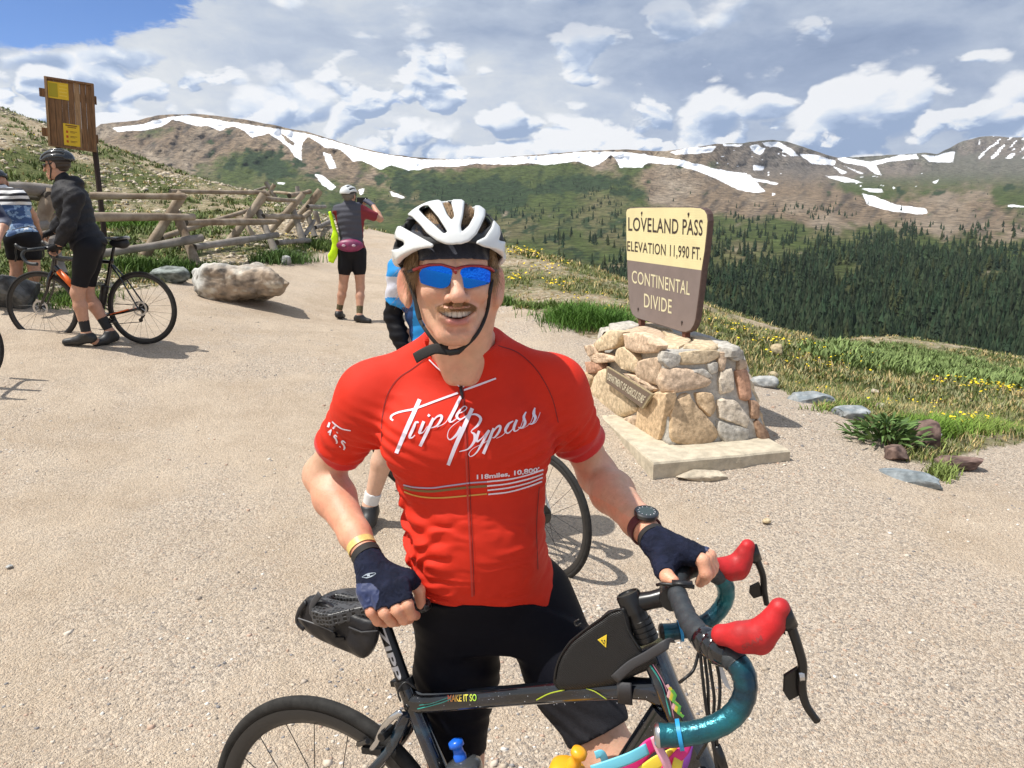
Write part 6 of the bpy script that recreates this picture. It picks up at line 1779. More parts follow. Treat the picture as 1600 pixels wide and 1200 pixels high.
# logo shadow on the brow
# straps and buckle
def ribbon(name, pts, wd, m, parent, normal_from=None, th=.0012):
    mb = MB(); c = catmull(pts, 6)
    mb.tube([np.array(p) - HB for p in c], [(wd / 2, th)] * len(c), 8, up=None if normal_from is None else normal_from)
    return mb.obj(name, m, parent, True)
def on_face(L, off=.0035):
    out = []
    for x, y, D in L:
        c = cast(x, y, htree, off); out.append(W(x, y, D) if c is None or c[1] > D + .05 else c)
    return out
for L in (on_face([(641,406,1.35),(647,432,1.345),(651,462,1.335),(656,492,1.33),(664,514,1.325),(680,535,1.318),(698,549,1.318)]), [W(*q) for q in ((622,408,1.395),(630,420,1.385),(637,434,1.36),(644,456,1.345),(652,480,1.335),(657,500,1.328))],
          on_face([(770,410,1.36),(767,430,1.355),(763,455,1.35),(759,482,1.345),(752,504,1.335),(741,524,1.318),(727,541,1.312),(716,549,1.314)])): ribbon('helmet_strap', L, .0064, strap_m, wo_, (0, -1, .3))
ribbon('helmet_strap', [W(x, y, D) for x, y, D in ((700,547,1.315),(680,545,1.31),(662,552,1.31),(648,560,1.315))], .019, strap_m, wo_, (.2, -1, .5))
mb = MB(); mb.tube([W(x, y, D) - HB for x, y, D in ((690,546,1.318),(703,551,1.312),(716,549,1.316),(724,544,1.322))], [(.003, .0045), (.0036, .006), (.0036, .006), (.003, .004)], 10); mb.obj('strap_buckle', black_m, wo_, True)
mb = MB()
for x, y, D in ((619,404,1.392),): mb.ball(W(x, y, D) - HB, (.0035, .004, .004), 10, 8)
mb.obj('strap_anchor', black_m, wo_, True)

# ---- sunglasses
lens_m = mat('blue_mirror_lens', (.035, .23, .95), .03, 1.0, spec=.8)
_b = lens_m.node_tree; _lw = _b.nodes.new('ShaderNodeLayerWeight'); _lw.inputs[0].default_value = .35; _mx = _b.nodes.new('ShaderNodeMix'); _mx.data_type = 'RGBA'
_mx.inputs[6].default_value = (.010, .17, .80, 1); _mx.inputs[7].default_value = (.06, .02, .62, 1); _b.links.new(_lw.outputs['Facing'], _mx.inputs[0]); _b.links.new(_mx.outputs[2], _b.nodes['Principled BSDF'].inputs['Base Color'])
frame_m = mat('red_metallic_frame', (.33, .018, .028), .3, .35, coat=.5)
def gl(px_, py_, out=0.0):
    """point on the wrapped lens surface seen at a photo pixel"""
    D = 1.30
    for _ in range(8):
        p = w2h(W(px_, py_, D)); tgt = -.0975 + p[0] ** 2 * 5.6 + (p[2] + .004) ** 2 * 5.0 + .10 * max(0, abs(p[0]) - .05) - out
        D += (tgt - p[1]) * .95
    return W(px_, py_, D)
def fill(poly, step=2.2):
    xs = [p[0] for p in poly]; ys = [p[1] for p in poly]
    bm = bmesh.new(); vs = [bm.verts.new((x, y, 0)) for x, y in poly]; f = bm.faces.new(vs)
    bmesh.ops.triangulate(bm, faces=[f])
    for _ in range(4):
        ed = [e for e in bm.edges if e.calc_length() > step]
        if not ed: break
        bmesh.ops.subdivide_edges(bm, edges=ed, cuts=1); bmesh.ops.triangulate(bm, faces=bm.faces)
    v = [x.co[:2] for x in bm.verts]; F = [tuple(a.index for a in y.verts) for y in bm.faces]
    bd = [(e.verts[0].index, e.verts[1].index) for e in bm.edges if e.is_boundary]
    bm.free(); return v, F, bd
shades = None
frame = MB()
z4 = lambda L: [(610 + x * .14168, 390 + y * .14168) for x, y in L]
brow = z4([(262,225),(330,195),(430,168),(560,165),(650,190),(722,215),(790,190),(880,178),(1000,182),(1090,205),(1132,235)])
frame.tube([gl(x, y, .001) - HB for x, y in brow], [(.0050,.0030),(.0052,.0032),(.0044,.0026),(.0036,.0022),(.0040,.0024),(.0052,.0030),(.0040,.0024),(.0036,.0022),(.0044,.0026),(.0052,.0032),(.0050,.0030)], 10, up=(0, 0, 1))
frame.tube([gl(*p, .001) - HB for p in z4([(700,205),(712,240),(725,268)])], [(.0030,.0022),(.0036,.0024),(.002,.002)], 8)
shades = frame.obj('sunglasses', frame_m, hero, True)
for poly in ([(318,262),(350,215),(420,192),(520,180),(610,190),(668,215),(682,262),(668,330),(640,400),(560,428),(440,402),(345,372),(325,330)], [(768,262),(790,215),(870,190),(960,188),(1050,198),(1098,240),(1102,300),(1088,372),(1000,398),(880,428),(820,420),(790,380),(772,330)]):
    pz = z4(poly); c = catmull([(x, y, 0) for x, y in pz + [pz[0]]], 4)[:-1]
    v, F, bd = fill([(p[0], p[1]) for p in c])
    P = [gl(x, y) - HB for x, y in v]; Q = [gl(x, y, -.0016) - HB for x, y in v]; n = len(v)
    FF = F + [tuple(n + i for i in f)[::-1] for f in F] + [(a, b, n + b, n + a) for a, b in bd]
    me = mesh_np('lens', np.array(P + Q), FF, lens_m, True); me.set_sharp_from_angle(angle=R(50)); link('lens', me, shades)
for sx, a in ((-1, (262,225)), (1, (1132,235))):
    mb = MB()
    st = gl(*z4([a])[0], .0); e1 = h2w(np.array((sx * .079, -.02, .002))); e2 = h2w(np.array((sx * .082, .03, .0)))
    mb.tube([st - HB, e1 - HB, e2 - HB], [(.0022,.0034),(.0018,.003),(.0015,.0025)], 8)
    mb.obj('temple_arm', black_m, shades, True)
mb = MB()
for x0, y0, x1, y1 in ((690,300,640,395), (755,300,795,400)):
    a, b = z4([(x0, y0), (x1, y1)]); mb.tube([gl(*a, -.003) - HB, gl(*b, -.006) - HB], [.0012, .0018], 8)
mb.obj('nose_pad', frame_m, shades, True)
mb = MB(); c = gl(*z4([(722,218)])[0], .0042) - HB; mb.box(c, (.0046, .001, .0034)); mb.obj('frame_badge', white_print_m, shades)
hb_root, HBK = hero_bike()
def wobj(mb, name, m, root, smooth=True, **k):
    """mesh given in world space, parented to a root placed at its base"""
    base = np.array(root.location); return mb.obj(name, m, root, smooth, xf=lambda v: v - base, **k)
# ---- saddle bag
def px_bike(px, py, yl): return b2w(BPx(px, py, yl))
sb0 = px_bike(530, 985, 0.0)
bag = empty('saddle_bag', sb0 + (0, 0, -.05), label='black roll-top saddle bag strapped under the road bike saddle', cat='bag')
bag_m = mat('black_bag_fabric', (.009, .009, .012), .5, var=.2, vscale=30, bump=.0009, bscale=120, spec=.45)
bag_g = mat('dark_grey_strap', (.05, .05, .055), .55, bump=.0006, bscale=500)
pol = [(588,968),(592,990),(584,1014),(568,1028),(548,1020),(515,1006),(482,988),(464,966),(470,945),(492,930),(530,950),(560,960)]
pol = [tuple(q[:2]) for q in catmull([(x, y, 0) for x, y in pol + [pol[0]]], 3)[:-1]]
def bagf(P):
    q = (P - BT) @ BM
    px, py, _ = proj(P)
    d2 = s_poly2(px, py, pol) / 800.
    hw = .052 - .016 * sstep(-.30, -.42, q[:, 0])
    d = s_max(d2, np.abs(q[:, 1]) - hw, .022)
    return d + .0035 * (fbm(q, 22, 3, 2.0) - .5) + .0015 * np.sin((q[:, 0] + .6 * q[:, 2]) * 130) * .6
A = np.array([px_bike(x, y, yy) for x, y in pol for yy in (-.06, .06)])
o, v, q = sdf_obj('bag_body', bagf, A.min(0) - .02, A.max(0) + .02, .0032, bag_m, bag, np.array(bag.location))
mb = MB(); mb.tube(catmull([px_bike(x, y, -.054) for x, y in ((500,928),(488,946),(490,962),(512,975),(520,985))], 5), [(.007, .0012)] * 21, 8, up=(-.4, -1, .3)); wobj(mb, 'strap', bag_g, bag)
mb = MB(); mb.tube(catmull([px_bike(x, y, -.056) for x, y in ((466,966),(484,972),(505,980),(522,988))], 5), .0013, 6); wobj(mb, 'cord', mat('grey_cord', (.16, .16, .17), .6), bag)
mb = MB(); mb.lathe([(0, -.004), (.006, -.004), (.006, .004), (0, .004)], px_bike(522, 992, -.058), (-.4, -1, .2), 14); mb.box(px_bike(531, 998, -.056), (.018, .006, .008)); wobj(mb, 'buckle', black_m, bag, False)
mb = MB(); mb.tube(catmull([px_bike(x, y, -.050) for x, y in ((478,940),(466,958),(464,972),(475,984))], 5), [(.006, .0025)] * 16, 8, up=(-.8, -.7, .2)); wobj(mb, 'roll_end', bag_m, bag)
mb = MB(); mb.tube([px_bike(x, y, -.055) for x, y in ((545,980),(565,988),(590,986))], [(.0012, .002)] * 3, 6); wobj(mb, 'piping', bag_g, bag)
# ---- top tube bag
tb0 = px_bike(940, 1070, 0.0)
tbag = empty('frame_bag', tb0, label='black carbon-patterned top tube bag with a small yellow triangle badge behind the stem', cat='bag')
carb = mat('carbon_weave', (.006, .006, .007), .5, bump=.0004, bscale=400, wave=(150, .3, 'DIAGONAL', 1.2), spec=.5)
pol2 = [(864,1067),(866,1048),(873,1026),(890,1001),(915,981),(938,965),(950,954),(976,948),(984,966),(990,992),(1004,1016),(1028,1026),(1032,1040),(1000,1052),(960,1070),(905,1078),(872,1078)]
pt2 = [(q_[0], q_[1]) for q_ in pol2]
def tbf(P):
    q = (P - BT) @ BM; px, py, _ = proj(P)
    d2 = s_poly2(px, py, pt2) / 880.
    return s_max(d2, np.abs(q[:, 1]) - .026, .014) + .0012 * (fbm(q, 30, 2, 2.0) - .5)
A = np.array([px_bike(x, y, yy) for x, y in pol2 for yy in (-.04, .04)])
sdf_obj('bag_body', tbf, A.min(0) - .02, A.max(0) + .02, .0026, carb, tbag, tb0)
mb = MB(); mb.tube(catmull([px_bike(x, y, -.0245) for x, y in ((866,1062),(872,1034),(888,1006),(912,985),(936,968),(955,956),(972,954),(982,985),(1002,1018))], 5), .0016, 6); wobj(mb, 'piping', black_m, tbag)
mb = MB(); mb.tube(catmull([px_bike(x, y, yy) for x, y, yy in ((960,1062,-.029),(985,1040,-.030),(1010,1026,-.031),(1036,1010,-.032),(1046,1004,-.020),(1048,1002,.0))], 5), [(.0085, .0012)] * 26, 8, up=(-.3, -1, .2)); wobj(mb, 'hook_strap', bag_g, tbag)
mb = MB(); mb.tube([px_bike(x, y, yy) for x, y, yy in ((975,1066,-.026),(976,1082,-.024),(977,1100,-.012))], [(.013, .0012)] * 3, 8, up=(-.3, -1, 0)); wobj(mb, 'hook_strap', bag_g, tbag)
tri = [px_bike(x, y, -.0272) for x, y in ((934,1000),(948,992),(947,1012))]
mb = MB(); mb.add(tri + [t + (0, .001, 0) for t in tri], [(0, 1, 2), (5, 4, 3), (0, 3, 4, 1), (1, 4, 5, 2), (2, 5, 3, 0)]); bd = wobj(mb, 'badge', mat('yellow_badge', (.80, .58, .04), .45), tbag, False)
mb = MB()
for x, y in ((940.5,1001),(944.5,1001),(943.5,1005)): mb.ball(px_bike(x, y, -.0276), .0014, 8, 5)
wobj(mb, 'badge_print', black_m, tbag)
mb = MB(); mb.tube(catmull([px_bike(x, y, -.02) for x, y in ((905,968),(898,972),(901,978),(908,974))], 4), .0018, 6); wobj(mb, 'zip_pull', black_m, tbag)
# ---- bottles in the frame
def bottle(name, base, axis, r, h, body_m, cap_m, noz_m, label):
    root = empty(name, base, label=label, cat='bottle'); ax = np.array(axis, float); ax /= np.linalg.norm(ax); z = np.zeros(3)
    mb = MB(); mb.lathe([(0, 0), (r * .95, 0), (r, .01), (r, h * .5), (r * .88, h * .6), (r, h * .7), (r, h), (r * .9, h + .006)], z, ax, 28); mb.obj('bottle_body', body_m, root, True)
    mb = MB(); mb.lathe([(r * .96, h), (r * 1.03, h + .002), (r * 1.03, h + .016), (r * .8, h + .024), (r * .45, h + .028), (0, h + .029)], z, ax, 28); mb.obj('bottle_cap', cap_m, root, True)
    mb = MB(); mb.lathe([(r * .34, h + .026), (r * .36, h + .036), (r * .30, h + .040), (r * .27, h + .052), (r * .42, h + .055), (r * .40, h + .064), (r * .2, h + .068), (0, h + .068)], z, ax, 20); mb.obj('nozzle', noz_m, root, True)
    return root
clear = mat('frosted_bottle', (.42, .44, .45), .3, spec=.5); smoke = mat('smoky_cap', (.05, .055, .06), .2, coat=.5); bluen = mat('blue_nozzle', (.01, .12, .62), .3)
nz = px_bike(712, 1160, -.01); dwn = px_bike(742, 1260, -.01); axb = (nz - dwn) / np.linalg.norm(nz - dwn)
bottle('water_bottle', nz - axb * (.175 + .062), axb, .0365, .175, clear, smoke, bluen, 'clear water bottle with blue nozzle in the cage beside the rear tyre')
nz = px_bike(903, 1180, -.015); dwn = px_bike(850, 1290, -.015); axb = (nz - dwn) / np.linalg.norm(nz - dwn)
bottle('water_bottle', nz - axb * (.17 + .054), axb, .0365, .17, mat('white_bottle', (.75, .75, .76), .4), mat('orange_cap', (.85, .40, .02), .35), mat('orange_cap'), 'water bottle with an orange cap beside the left knee')
# ---- party ribbons tied to the fork
rb0 = W(1000, 1190, 1.02)
rib = empty('ribbon_bundle', rb0, label='bundle of pink, cyan and yellow ribbons tied below the handlebar', cat='ribbons')
cols = {'magenta': (.75, .02, .22), 'cyan': (.16, .55, .70), 'yellow': (.85, .66, .06), 'pink': (.82, .40, .50), 'purple': (.22, .05, .35)}
for cname, L, w in (('magenta', [(975,1205,1.02),(995,1188,1.02),(1015,1166,1.03),(1040,1158,1.04),(1062,1165,1.03)], .011), ('cyan', [(925,1205,1.0),(955,1195,1.0),(985,1184,1.0),(1012,1170,1.01)], .0085), ('pink', [(1022,1150,.985),(1030,1170,.98),(1040,1190,.975),(1048,1215,.975)], .0065),
                ('yellow', [(1000,1210,1.0),(1025,1192,1.0),(1050,1180,1.0),(1065,1172,1.01)], .010), ('magenta', [(1035,1210,1.0),(1052,1190,.995),(1068,1172,1.0),(1074,1160,1.01)], .009), ('yellow', [(1052,1215,.99),(1058,1196,.99),(1062,1180,1.0)], .008), ('magenta', [(960,1215,1.03),(990,1200,1.03),(1020,1195,1.02),(1050,1205,1.01)], .009), ('purple', [(1060,1215,1.02),(1072,1190,1.02),(1078,1165,1.03)], .006),
                ('cyan', [(930,1180,1.05),(940,1178,1.05),(945,1192,1.05),(935,1205,1.05)], .006)):
    mb = MB(); c = catmull([W(*q) for q in L], 6); mb.tube(c, [(w, .0008)] * len(c), 8, up=(.2, -1, .4)); wobj(mb, 'ribbon', mat(cname + '_ribbon', cols[cname], .4), rib)
# small paper tag under the bars
tg = empty('paper_tag', W(1128, 1050, 1.03), label='blank white paper tag hanging behind the handlebar', cat='tag')
mb = MB(); P = [W(x, y, D) for x, y, D in ((1107,1020,1.06),(1120,1018,1.06),(1143,1080,1.05),(1133,1072,1.05))]; n_ = np.array((.2, .97, 0)) * .0006
mb.add(P + [p + n_ for p in P], [(0, 1, 2, 3), (7, 6, 5, 4), (0, 4, 5, 1), (1, 5, 6, 2), (2, 6, 7, 3), (3, 7, 4, 0)]); wobj(mb, 'tag_card', mat('white_card', (.75, .75, .75), .6), tg, False)
# ------------------------------------------------------------------ monument, sign, fence, board, rocks
def plane_hit(px, py, o, n):
    d = W(px, py, 1.0) - np.array((0, 0, CAM_H)); c = np.array((0, 0, CAM_H)); o = np.array(o, float)
    t = ((o - c) @ n) / (d @ n); return c + d * t
z7 = lambda L: [(880 + x * .4, 300 + y * .4) for x, y in L]
stone_m = mat('monument_stone', (.45, .33, .21), .9, attr='tint', var=.30, vscale=26, bump=.010, bscale=34, bdet=8, spec=.2, det=8)
mortar_m = mat('grey_mortar', (.48, .455, .41), .95, var=.18, vscale=40, bump=.004, bscale=70, spec=.1)
conc_m = mat('old_concrete', (.50, .44, .34), .92, var=.18, vscale=14, bump=.004, bscale=60, bdet=8, spec=.12, det=8)
def build_monument():
    g0 = .045
    A = W(1020, 752, 4.70); A[2] = g0; B = W(1232, 744, 4.98); B[2] = g0
    t0 = .168
    C = np.array((B[0] - .36, B[1] + 2.15)); Dd = np.array((A[0] - .36, A[1] + 2.15))
    root = empty('stone_monument', (1.35, 5.9, g0), label='mortared fieldstone plinth with a bronze-brown plaque on a concrete slab', cat='monument')
    rb = np.array(root.location)
    # slab with chipped edges
    pts = [A[:2], B[:2], C, Dd]; per = []
    for i in range(4):
        a, b = pts[i], pts[(i + 1) % 4]
        for t in np.linspace(0, 1, 26, endpoint=False): per.append(a + (b - a) * t)
    per = np.array(per); cen = per.mean(0); n = len(per); V = []
    jit = (fbm(np.c_[per, per[:, 0] * 0], 9, 3, 3.0) - .5)
    for z, off, jj in ((-.06, .0, .01), (t0 * .35, .0, .020), (t0 * .7, .0, .022), (t0 - .012, .0, .014), (t0, -.010, .012)):
        for p, j in zip(per, jit):
            o = (p - cen); o /= np.linalg.norm(o); q = p + o * (off + j * jj * 2 - .0); V.append((*q, z + (0 if z > t0 - .02 else .0)))
    F = [(k * n + i, k * n + (i + 1) % n, (k + 1) * n + (i + 1) % n, (k + 1) * n + i) for k in range(4) for i in range(n)]
    F.append(tuple(4 * n + i for i in range(n)))
    me = mesh_np('base_slab', np.array(V) - rb, F, conc_m, False); link('base_slab', me, root)
    # pedestal corners: bottom and top, near-left, near-right, far-right, far-left
    b = [W(1046, 697, 5.10), W(1200, 684, 5.30), None, W(910, 612, 6.80)]
    for i in (0, 1, 3): b[i] = np.array((b[i][0], b[i][1], t0))
    b[2] = b[1] + (b[3] - b[0])
    t = [W(1034, 549, 5.24), W(1155, 551, 5.42), None, W(957, 509, 6.56)]
    zt = .795
    for i in (0, 1, 3): t[i] = np.array((t[i][0], t[i][1], zt))
    t[2] = t[1] + (t[3] - t[0])
    V = [p - np.array((0, 0, .02)) for p in b] + t
    F = [(0, 1, 5, 4), (1, 2, 6, 5), (2, 3, 7, 6), (3, 0, 4, 7), (4, 5, 6, 7)]
    bm = bmesh.new(); vs = [bm.verts.new(p) for p in V]
    for f in F: bm.faces.new([vs[i] for i in f])
    bm.faces.new([vs[i] for i in (3, 2, 1, 0)])
    bmesh.ops.subdivide_edges(bm, edges=bm.edges, cuts=14, use_grid_fill=True)
    P = np.array([v.co[:] for v in bm.verts]); nn = fbm(P, 9, 4, 4.0) - .5
    bm.normal_update()
    for v, q in zip(bm.verts, nn): v.co += v.normal * float(q) * .045
    P = np.array([v.co[:] for v in bm.verts]) - rb; F = [tuple(x.index for x in f.verts) for f in bm.faces]; bm.free()
    link('mortar', mesh_np('mortar', P, F, mortar_m, True), root)
    faces = {'N': (b[0], b[1], t[0]), 'L': (b[3], b[0], t[0]), 'T': (t[0], t[1], t[3]), 'R': (b[1], b[2], t[1]), 'B': (b[2], b[3], t[2])}
    def nrm(k):
        o, p, q = faces[k]; n = np.cross(p - o, q - o); n /= np.linalg.norm(n)
        c = sum(b + t) / 8
        return n if (o - c) @ n > 0 else -n
    tan = (.57, .43, .31); gold = (.56, .41, .26); pale = (.60, .52, .42); grey = (.48, .45, .40); rust = (.48, .28, .19); brown = (.34, .22, .15); buff = (.58, .46, .31)
    N = [([(452,628),(530,618),(600,620),(606,645),(560,668),(462,674)], buff),([(385,622),(450,636),(452,668),(415,692),(380,662)], grey),([(604,625),(632,630),(627,690),(612,702),(600,662)], tan),([(643,622),(690,618),(703,650),(672,662),(645,648)], grey),
         ([(388,692),(480,688),(572,733),(562,757),(470,778),(402,784),(380,740)], tan),([(610,704),(652,690),(662,770),(615,788),(603,742)], pale),([(672,700),(712,694),(732,800),(690,808)], rust),([(556,672),(597,665),(600,700),(570,712)], grey),
         ([(430,812),(480,785),(512,830),(562,880),(597,930),(582,975),(500,992),(425,972),(418,890)], gold),([(513,785),(572,785),(592,840),(572,877),(530,842)], gold),([(600,812),(660,808),(722,880),(712,922),(660,900),(608,880)], pale),([(603,892),(650,907),(720,927),(716,970),(640,982),(603,942)], grey),
         ([(725,812),(756,820),(762,880),(735,882)], brown),([(755,888),(790,930),(803,962),(765,967),(745,902)], brown),([(680,655),(706,655),(713,690),(680,696)], tan),([(462,700),(540,690),(580,722),(560,728),(500,702)], grey)]
    Lf = [([(180,542),(236,548),(215,600),(150,620),(128,592)], buff),([(245,555),(300,548),(378,590),(372,625),(300,628),(250,608)], tan),([(108,640),(150,628),(192,640),(212,658),(150,668),(118,660)], tan),([(215,622),(243,602),(282,640),(292,702),(240,692),(213,662)], buff),
          ([(93,664),(142,664),(152,690),(130,708),(98,702)], rust),([(300,662),(372,645),(384,700),(372,752),(310,732),(288,700)], tan),([(72,706),(120,712),(110,770),(84,797),(66,752)], gold),([(125,722),(165,692),(240,790),(287,840),(230,882),(150,852),(108,792)], buff),
          ([(298,852),(355,790),(410,790),(402,870),(377,977),(330,962),(288,942)], gold),([(233,887),(286,872),(287,937),(250,927)], tan),([(240,708),(292,716),(362,760),(352,782),(280,752)], tan),([(90,600),(128,598),(140,632),(105,640)], tan),([(60,800),(105,800),(150,860),(130,880),(80,850)], buff),([(150,862),(225,888),(240,925),(190,905)], tan)]
    T = [([(180,520),(258,512),(300,528),(245,545),(190,540)], grey),([(248,548),(320,530),(372,545),(400,575),(330,598),(255,578)], tan),([(380,545),(460,560),(500,585),(450,612),(345,602),(405,575)], buff),([(475,562),(540,572),(605,598),(598,616),(470,612),(512,590)], buff),([(560,578),(620,590),(690,615),(615,616)], grey),([(310,520),(370,524),(430,548),(375,540)], buff)]
    r = random.Random(11)
    def stone(poly, k, col, hgt):
        n = nrm(k); o = faces[k][0]
        P = np.array([plane_hit(x, y, o, n) for x, y in poly])
        mk(P, n, col, hgt)
    def mk(P, n, col, hgt):
        c = P.mean(0)
        cc = catmull(list(P) + [P[0]], 3)[:-1]; cc = np.array(cc) * .75 + np.array([P[i // 3] for i in range(len(cc))]) * .25
        m = len(cc); V = []; rings = [(-.05, 1.03), (hgt * .10, 1.03), (hgt * .72, .99), (hgt, .90), (hgt * 1.10, .55)]
        for h_, s_ in rings:
            q = c + (cc - c) * s_ + n * h_; V.append(q)
        V = np.concatenate(V + [(c + n * hgt * 1.15)[None]])
        nz = fbm(V, 24, 3, r.random() * 50) - .5
        V = V + n * (nz * hgt * 1.1)[:, None] + (V - c) * ((fbm(V, 30, 2, 7.0) - .5) * .16)[:, None]
        F = [(k * m + i, k * m + (i + 1) % m, (k + 1) * m + (i + 1) % m, (k + 1) * m + i) for k in range(4) for i in range(m)] + [(4 * m + i, 4 * m + (i + 1) % m, 5 * m) for i in range(m)]
        # orient outward
        f0 = F[-1]; nn_ = np.cross(V[f0[1]] - V[f0[0]], V[f0[2]] - V[f0[0]])
        if nn_ @ n < 0: F = [f[::-1] for f in F]
        me = mesh_np('stone', V - rb, F, stone_m, True); me.set_sharp_from_angle(angle=R(42))
        base = np.array(col) * r.uniform(.88, 1.12); g = fbm(V, 14, 3, r.random() * 30)[:, None]
        vcol(me, 'tint', np.clip(base * (.72 + .56 * g) , 0, 1)); link('stone', me, root)
    for p, c in N: stone(z7(p), 'N', c, .026)
    for p, c in Lf: stone(z7(p), 'L', c, .026)
    for p, c in T: stone(z7(p), 'T', c, .022)
    for k in ('R', 'B'):          # sides away from the path
        o, p, q = faces[k]; n = nrm(k); e1 = p - o; e2 = q - o
        for i in range(5):
            for j in range(3):
                u0, v0 = (i + .06) / 5, (j + .06) / 3; du, dv = .88 / 5, .86 / 3
                P = np.array([o + e1 * (u0 + du * a + r.uniform(-.01, .01)) * (1 - .10 * v0) + e2 * (v0 + dv * b_) for a, b_ in ((0, .1), (.5, 0), (1, .1), (1, .9), (.5, 1), (0, .9))])
                mk(P, n, r.choice([tan, gold, pale, buff, grey]), .03)
    # plaque
    n = nrm('L'); o = faces['L'][0] + n * .045
    q = [plane_hit(x, y, o, n) for x, y in z7([(172,741),(320,846),(357,790),(178,681)])]
    mb = MB(); q2 = [p + n * .018 for p in q]
    mb.add([*q, *q2], [(0, 1, 2, 3), (7, 6, 5, 4), (0, 4, 5, 1), (1, 5, 6, 2), (2, 6, 7, 3), (3, 7, 4, 0)])
    pl = mb.obj('plaque', mat('weathered_plaque', (.30, .245, .15), .6, var=.2, vscale=60), root, xf=lambda v: v - rb)
    c = sum(q2) / 4; q3 = [c + (p - c) * .93 + n * .002 for p in q2]; mb = MB(); mb.add(q3, [(0, 1, 2, 3)]); mb.obj('plaque_field', mat('plaque_brown', (.16, .115, .085), .7), pl, xf=lambda v: v - rb)
    def pt(u, v):
        lo = q2[0] * (1 - u) + q2[1] * u; hi = q2[3] * (1 - u) + q2[2] * u
        uu = .06 + .88 * u; lo = q2[0] * (1 - uu) + q2[1] * uu; hi = q2[3] * (1 - uu) + q2[2] * uu
        return lo + (hi - lo) * (.28 + .44 * v) + n * .005 - rb
    text_on('plaque_lettering', 'DEPARTMENT OF AGRICULTURE', pt, mat('cream_letter', (.62, .56, .42), .6), pl, bold=.02)
    return zt, t
zt_top, topc = build_monument()
def build_sign():
    pL = W(980, 400, 6.75); pR = W(1104, 400, 5.52); e = pR - pL; e[2] = 0; e /= np.linalg.norm(e); n = np.cross((0, 0, 1.0), e); n /= np.linalg.norm(n)
    if n[0] > 0: n = -n            # faces the path
    o = pL
    root = empty('pass_sign', ((pL[0] + pR[0]) / 2, (pL[1] + pR[1]) / 2, zt_top), label='cream and brown routed wooden sign reading Loveland Pass, standing on the stone plinth', cat='sign'); rb = np.array(root.location)
    H = lambda x, y, off=0.0: plane_hit(x, y, o, n) + n * off
    out = z7([(247,92),(246,78),(250,66),(262,61),(300,59),(400,58),(500,58),(540,61),(556,70),(565,86),(568,112),(564,160),(556,230),(545,300),(536,380),(527,450),(520,500),(513,522),(500,542),(482,549),(462,547),(420,533),(360,515),(310,500),(286,492),(270,478),(262,455),(256,400),(252,330),(249,250),(247,160)])
    P = [H(x, y) for x, y in out]; m = len(P)
    th = .042
    mb = MB(); V = [p - n * 0 for p in P] + [p - n * th for p in P]
    V2 = [sum(P) / m + (p - sum(P) / m) * .990 + n * .004 for p in P]
    mb.add(V2 + V, [tuple(range(m))] + [(i, (i + 1) % m, m + (i + 1) % m, m + i) for i in range(m)] + [(m + i, m + (i + 1) % m, 2 * m + (i + 1) % m, 2 * m + i) for i in range(m)] + [tuple(range(2 * m, 3 * m))[::-1]])
    brown_side = mat('sign_edge_brown', (.085, .050, .042), .6, var=.2, vscale=30)
    bd = mb.obj('board', brown_side, root, xf=lambda v: v - rb)
    cream = mat('cream_paint', (.74, .66, .37), .6, var=.05, vscale=5, bump=.0006, bscale=90, wave=(18, 3, 'Z', 0.4)); brown = mat('sign_brown_paint', (.205, .162, .150), .62, var=.07, vscale=6, bump=.0006, bscale=90)
    # cream upper field, brown lower field
    split_l, split_r = z7([(248, 265)])[0], z7([(546, 306)])[0]
    def side(x, y): return (y - split_l[1]) - (x - split_l[0]) * (split_r[1] - split_l[1]) / (split_r[0] - split_l[0])
    def clip(poly, sgn):
        res = []
        for i in range(len(poly)):
            a, b = poly[i], poly[(i + 1) % len(poly)]; sa, sb = side(*a) * sgn, side(*b) * sgn
            if sa >= 0: res.append(a)
            if (sa >= 0) != (sb >= 0):
                t = sa / (sa - sb); res.append((a[0] + (b[0] - a[0]) * t, a[1] + (b[1] - a[1]) * t))
        return res
    cx = sum(p[0] for p in out) / m; cy = sum(p[1] for p in out) / m
    ins = [(cx + (x - cx) * .986, cy + (y - cy) * .988) for x, y in out]
    for nm, sg, mt in (('cream_panel', -1, cream), ('brown_panel', 1, brown)):
        q = clip(ins, sg); mb = MB(); mb.add([H(x, y, .0055) - rb for x, y in q] + [H(x, y, .002) - rb for x, y in q], [tuple(range(len(q)))] + [(i, (i + 1) % len(q), len(q) + (i + 1) % len(q), len(q) + i) for i in range(len(q))]); mb.obj(nm, mt, bd)
    dark = mat('routed_dark_letters', (.045, .030, .026), .7); light = mat('routed_cream_letters', (.70, .64, .42), .65)
    for txt, q, mt, bold in (('LOVELAND PASS', [(257,150),(547,170),(549,108),(257,98)], dark, .010), ('ELEVATION 11,990 FT.', [(253,229),(541,265),(543,216),(253,191)], dark, .008), ('CONTINENTAL', [(271,354),(497,403),(499,350),(271,305)], light, .004), ('DIVIDE', [(319,449),(426,475),(428,421),(319,396)], light, .004)):
        q = z7(q)
        def pt(u, v, q=q):
            lo = (q[0][0] + (q[1][0] - q[0][0]) * u, q[0][1] + (q[1][1] - q[0][1]) * u); hi = (q[3][0] + (q[2][0] - q[3][0]) * u, q[3][1] + (q[2][1] - q[3][1]) * u)
            return H(lo[0] + (hi[0] - lo[0]) * v, lo[1] + (hi[1] - lo[1]) * v, .0072) - rb
        text_on('lettering', txt, pt, mt, bd, bold=bold, spacing=1.06)
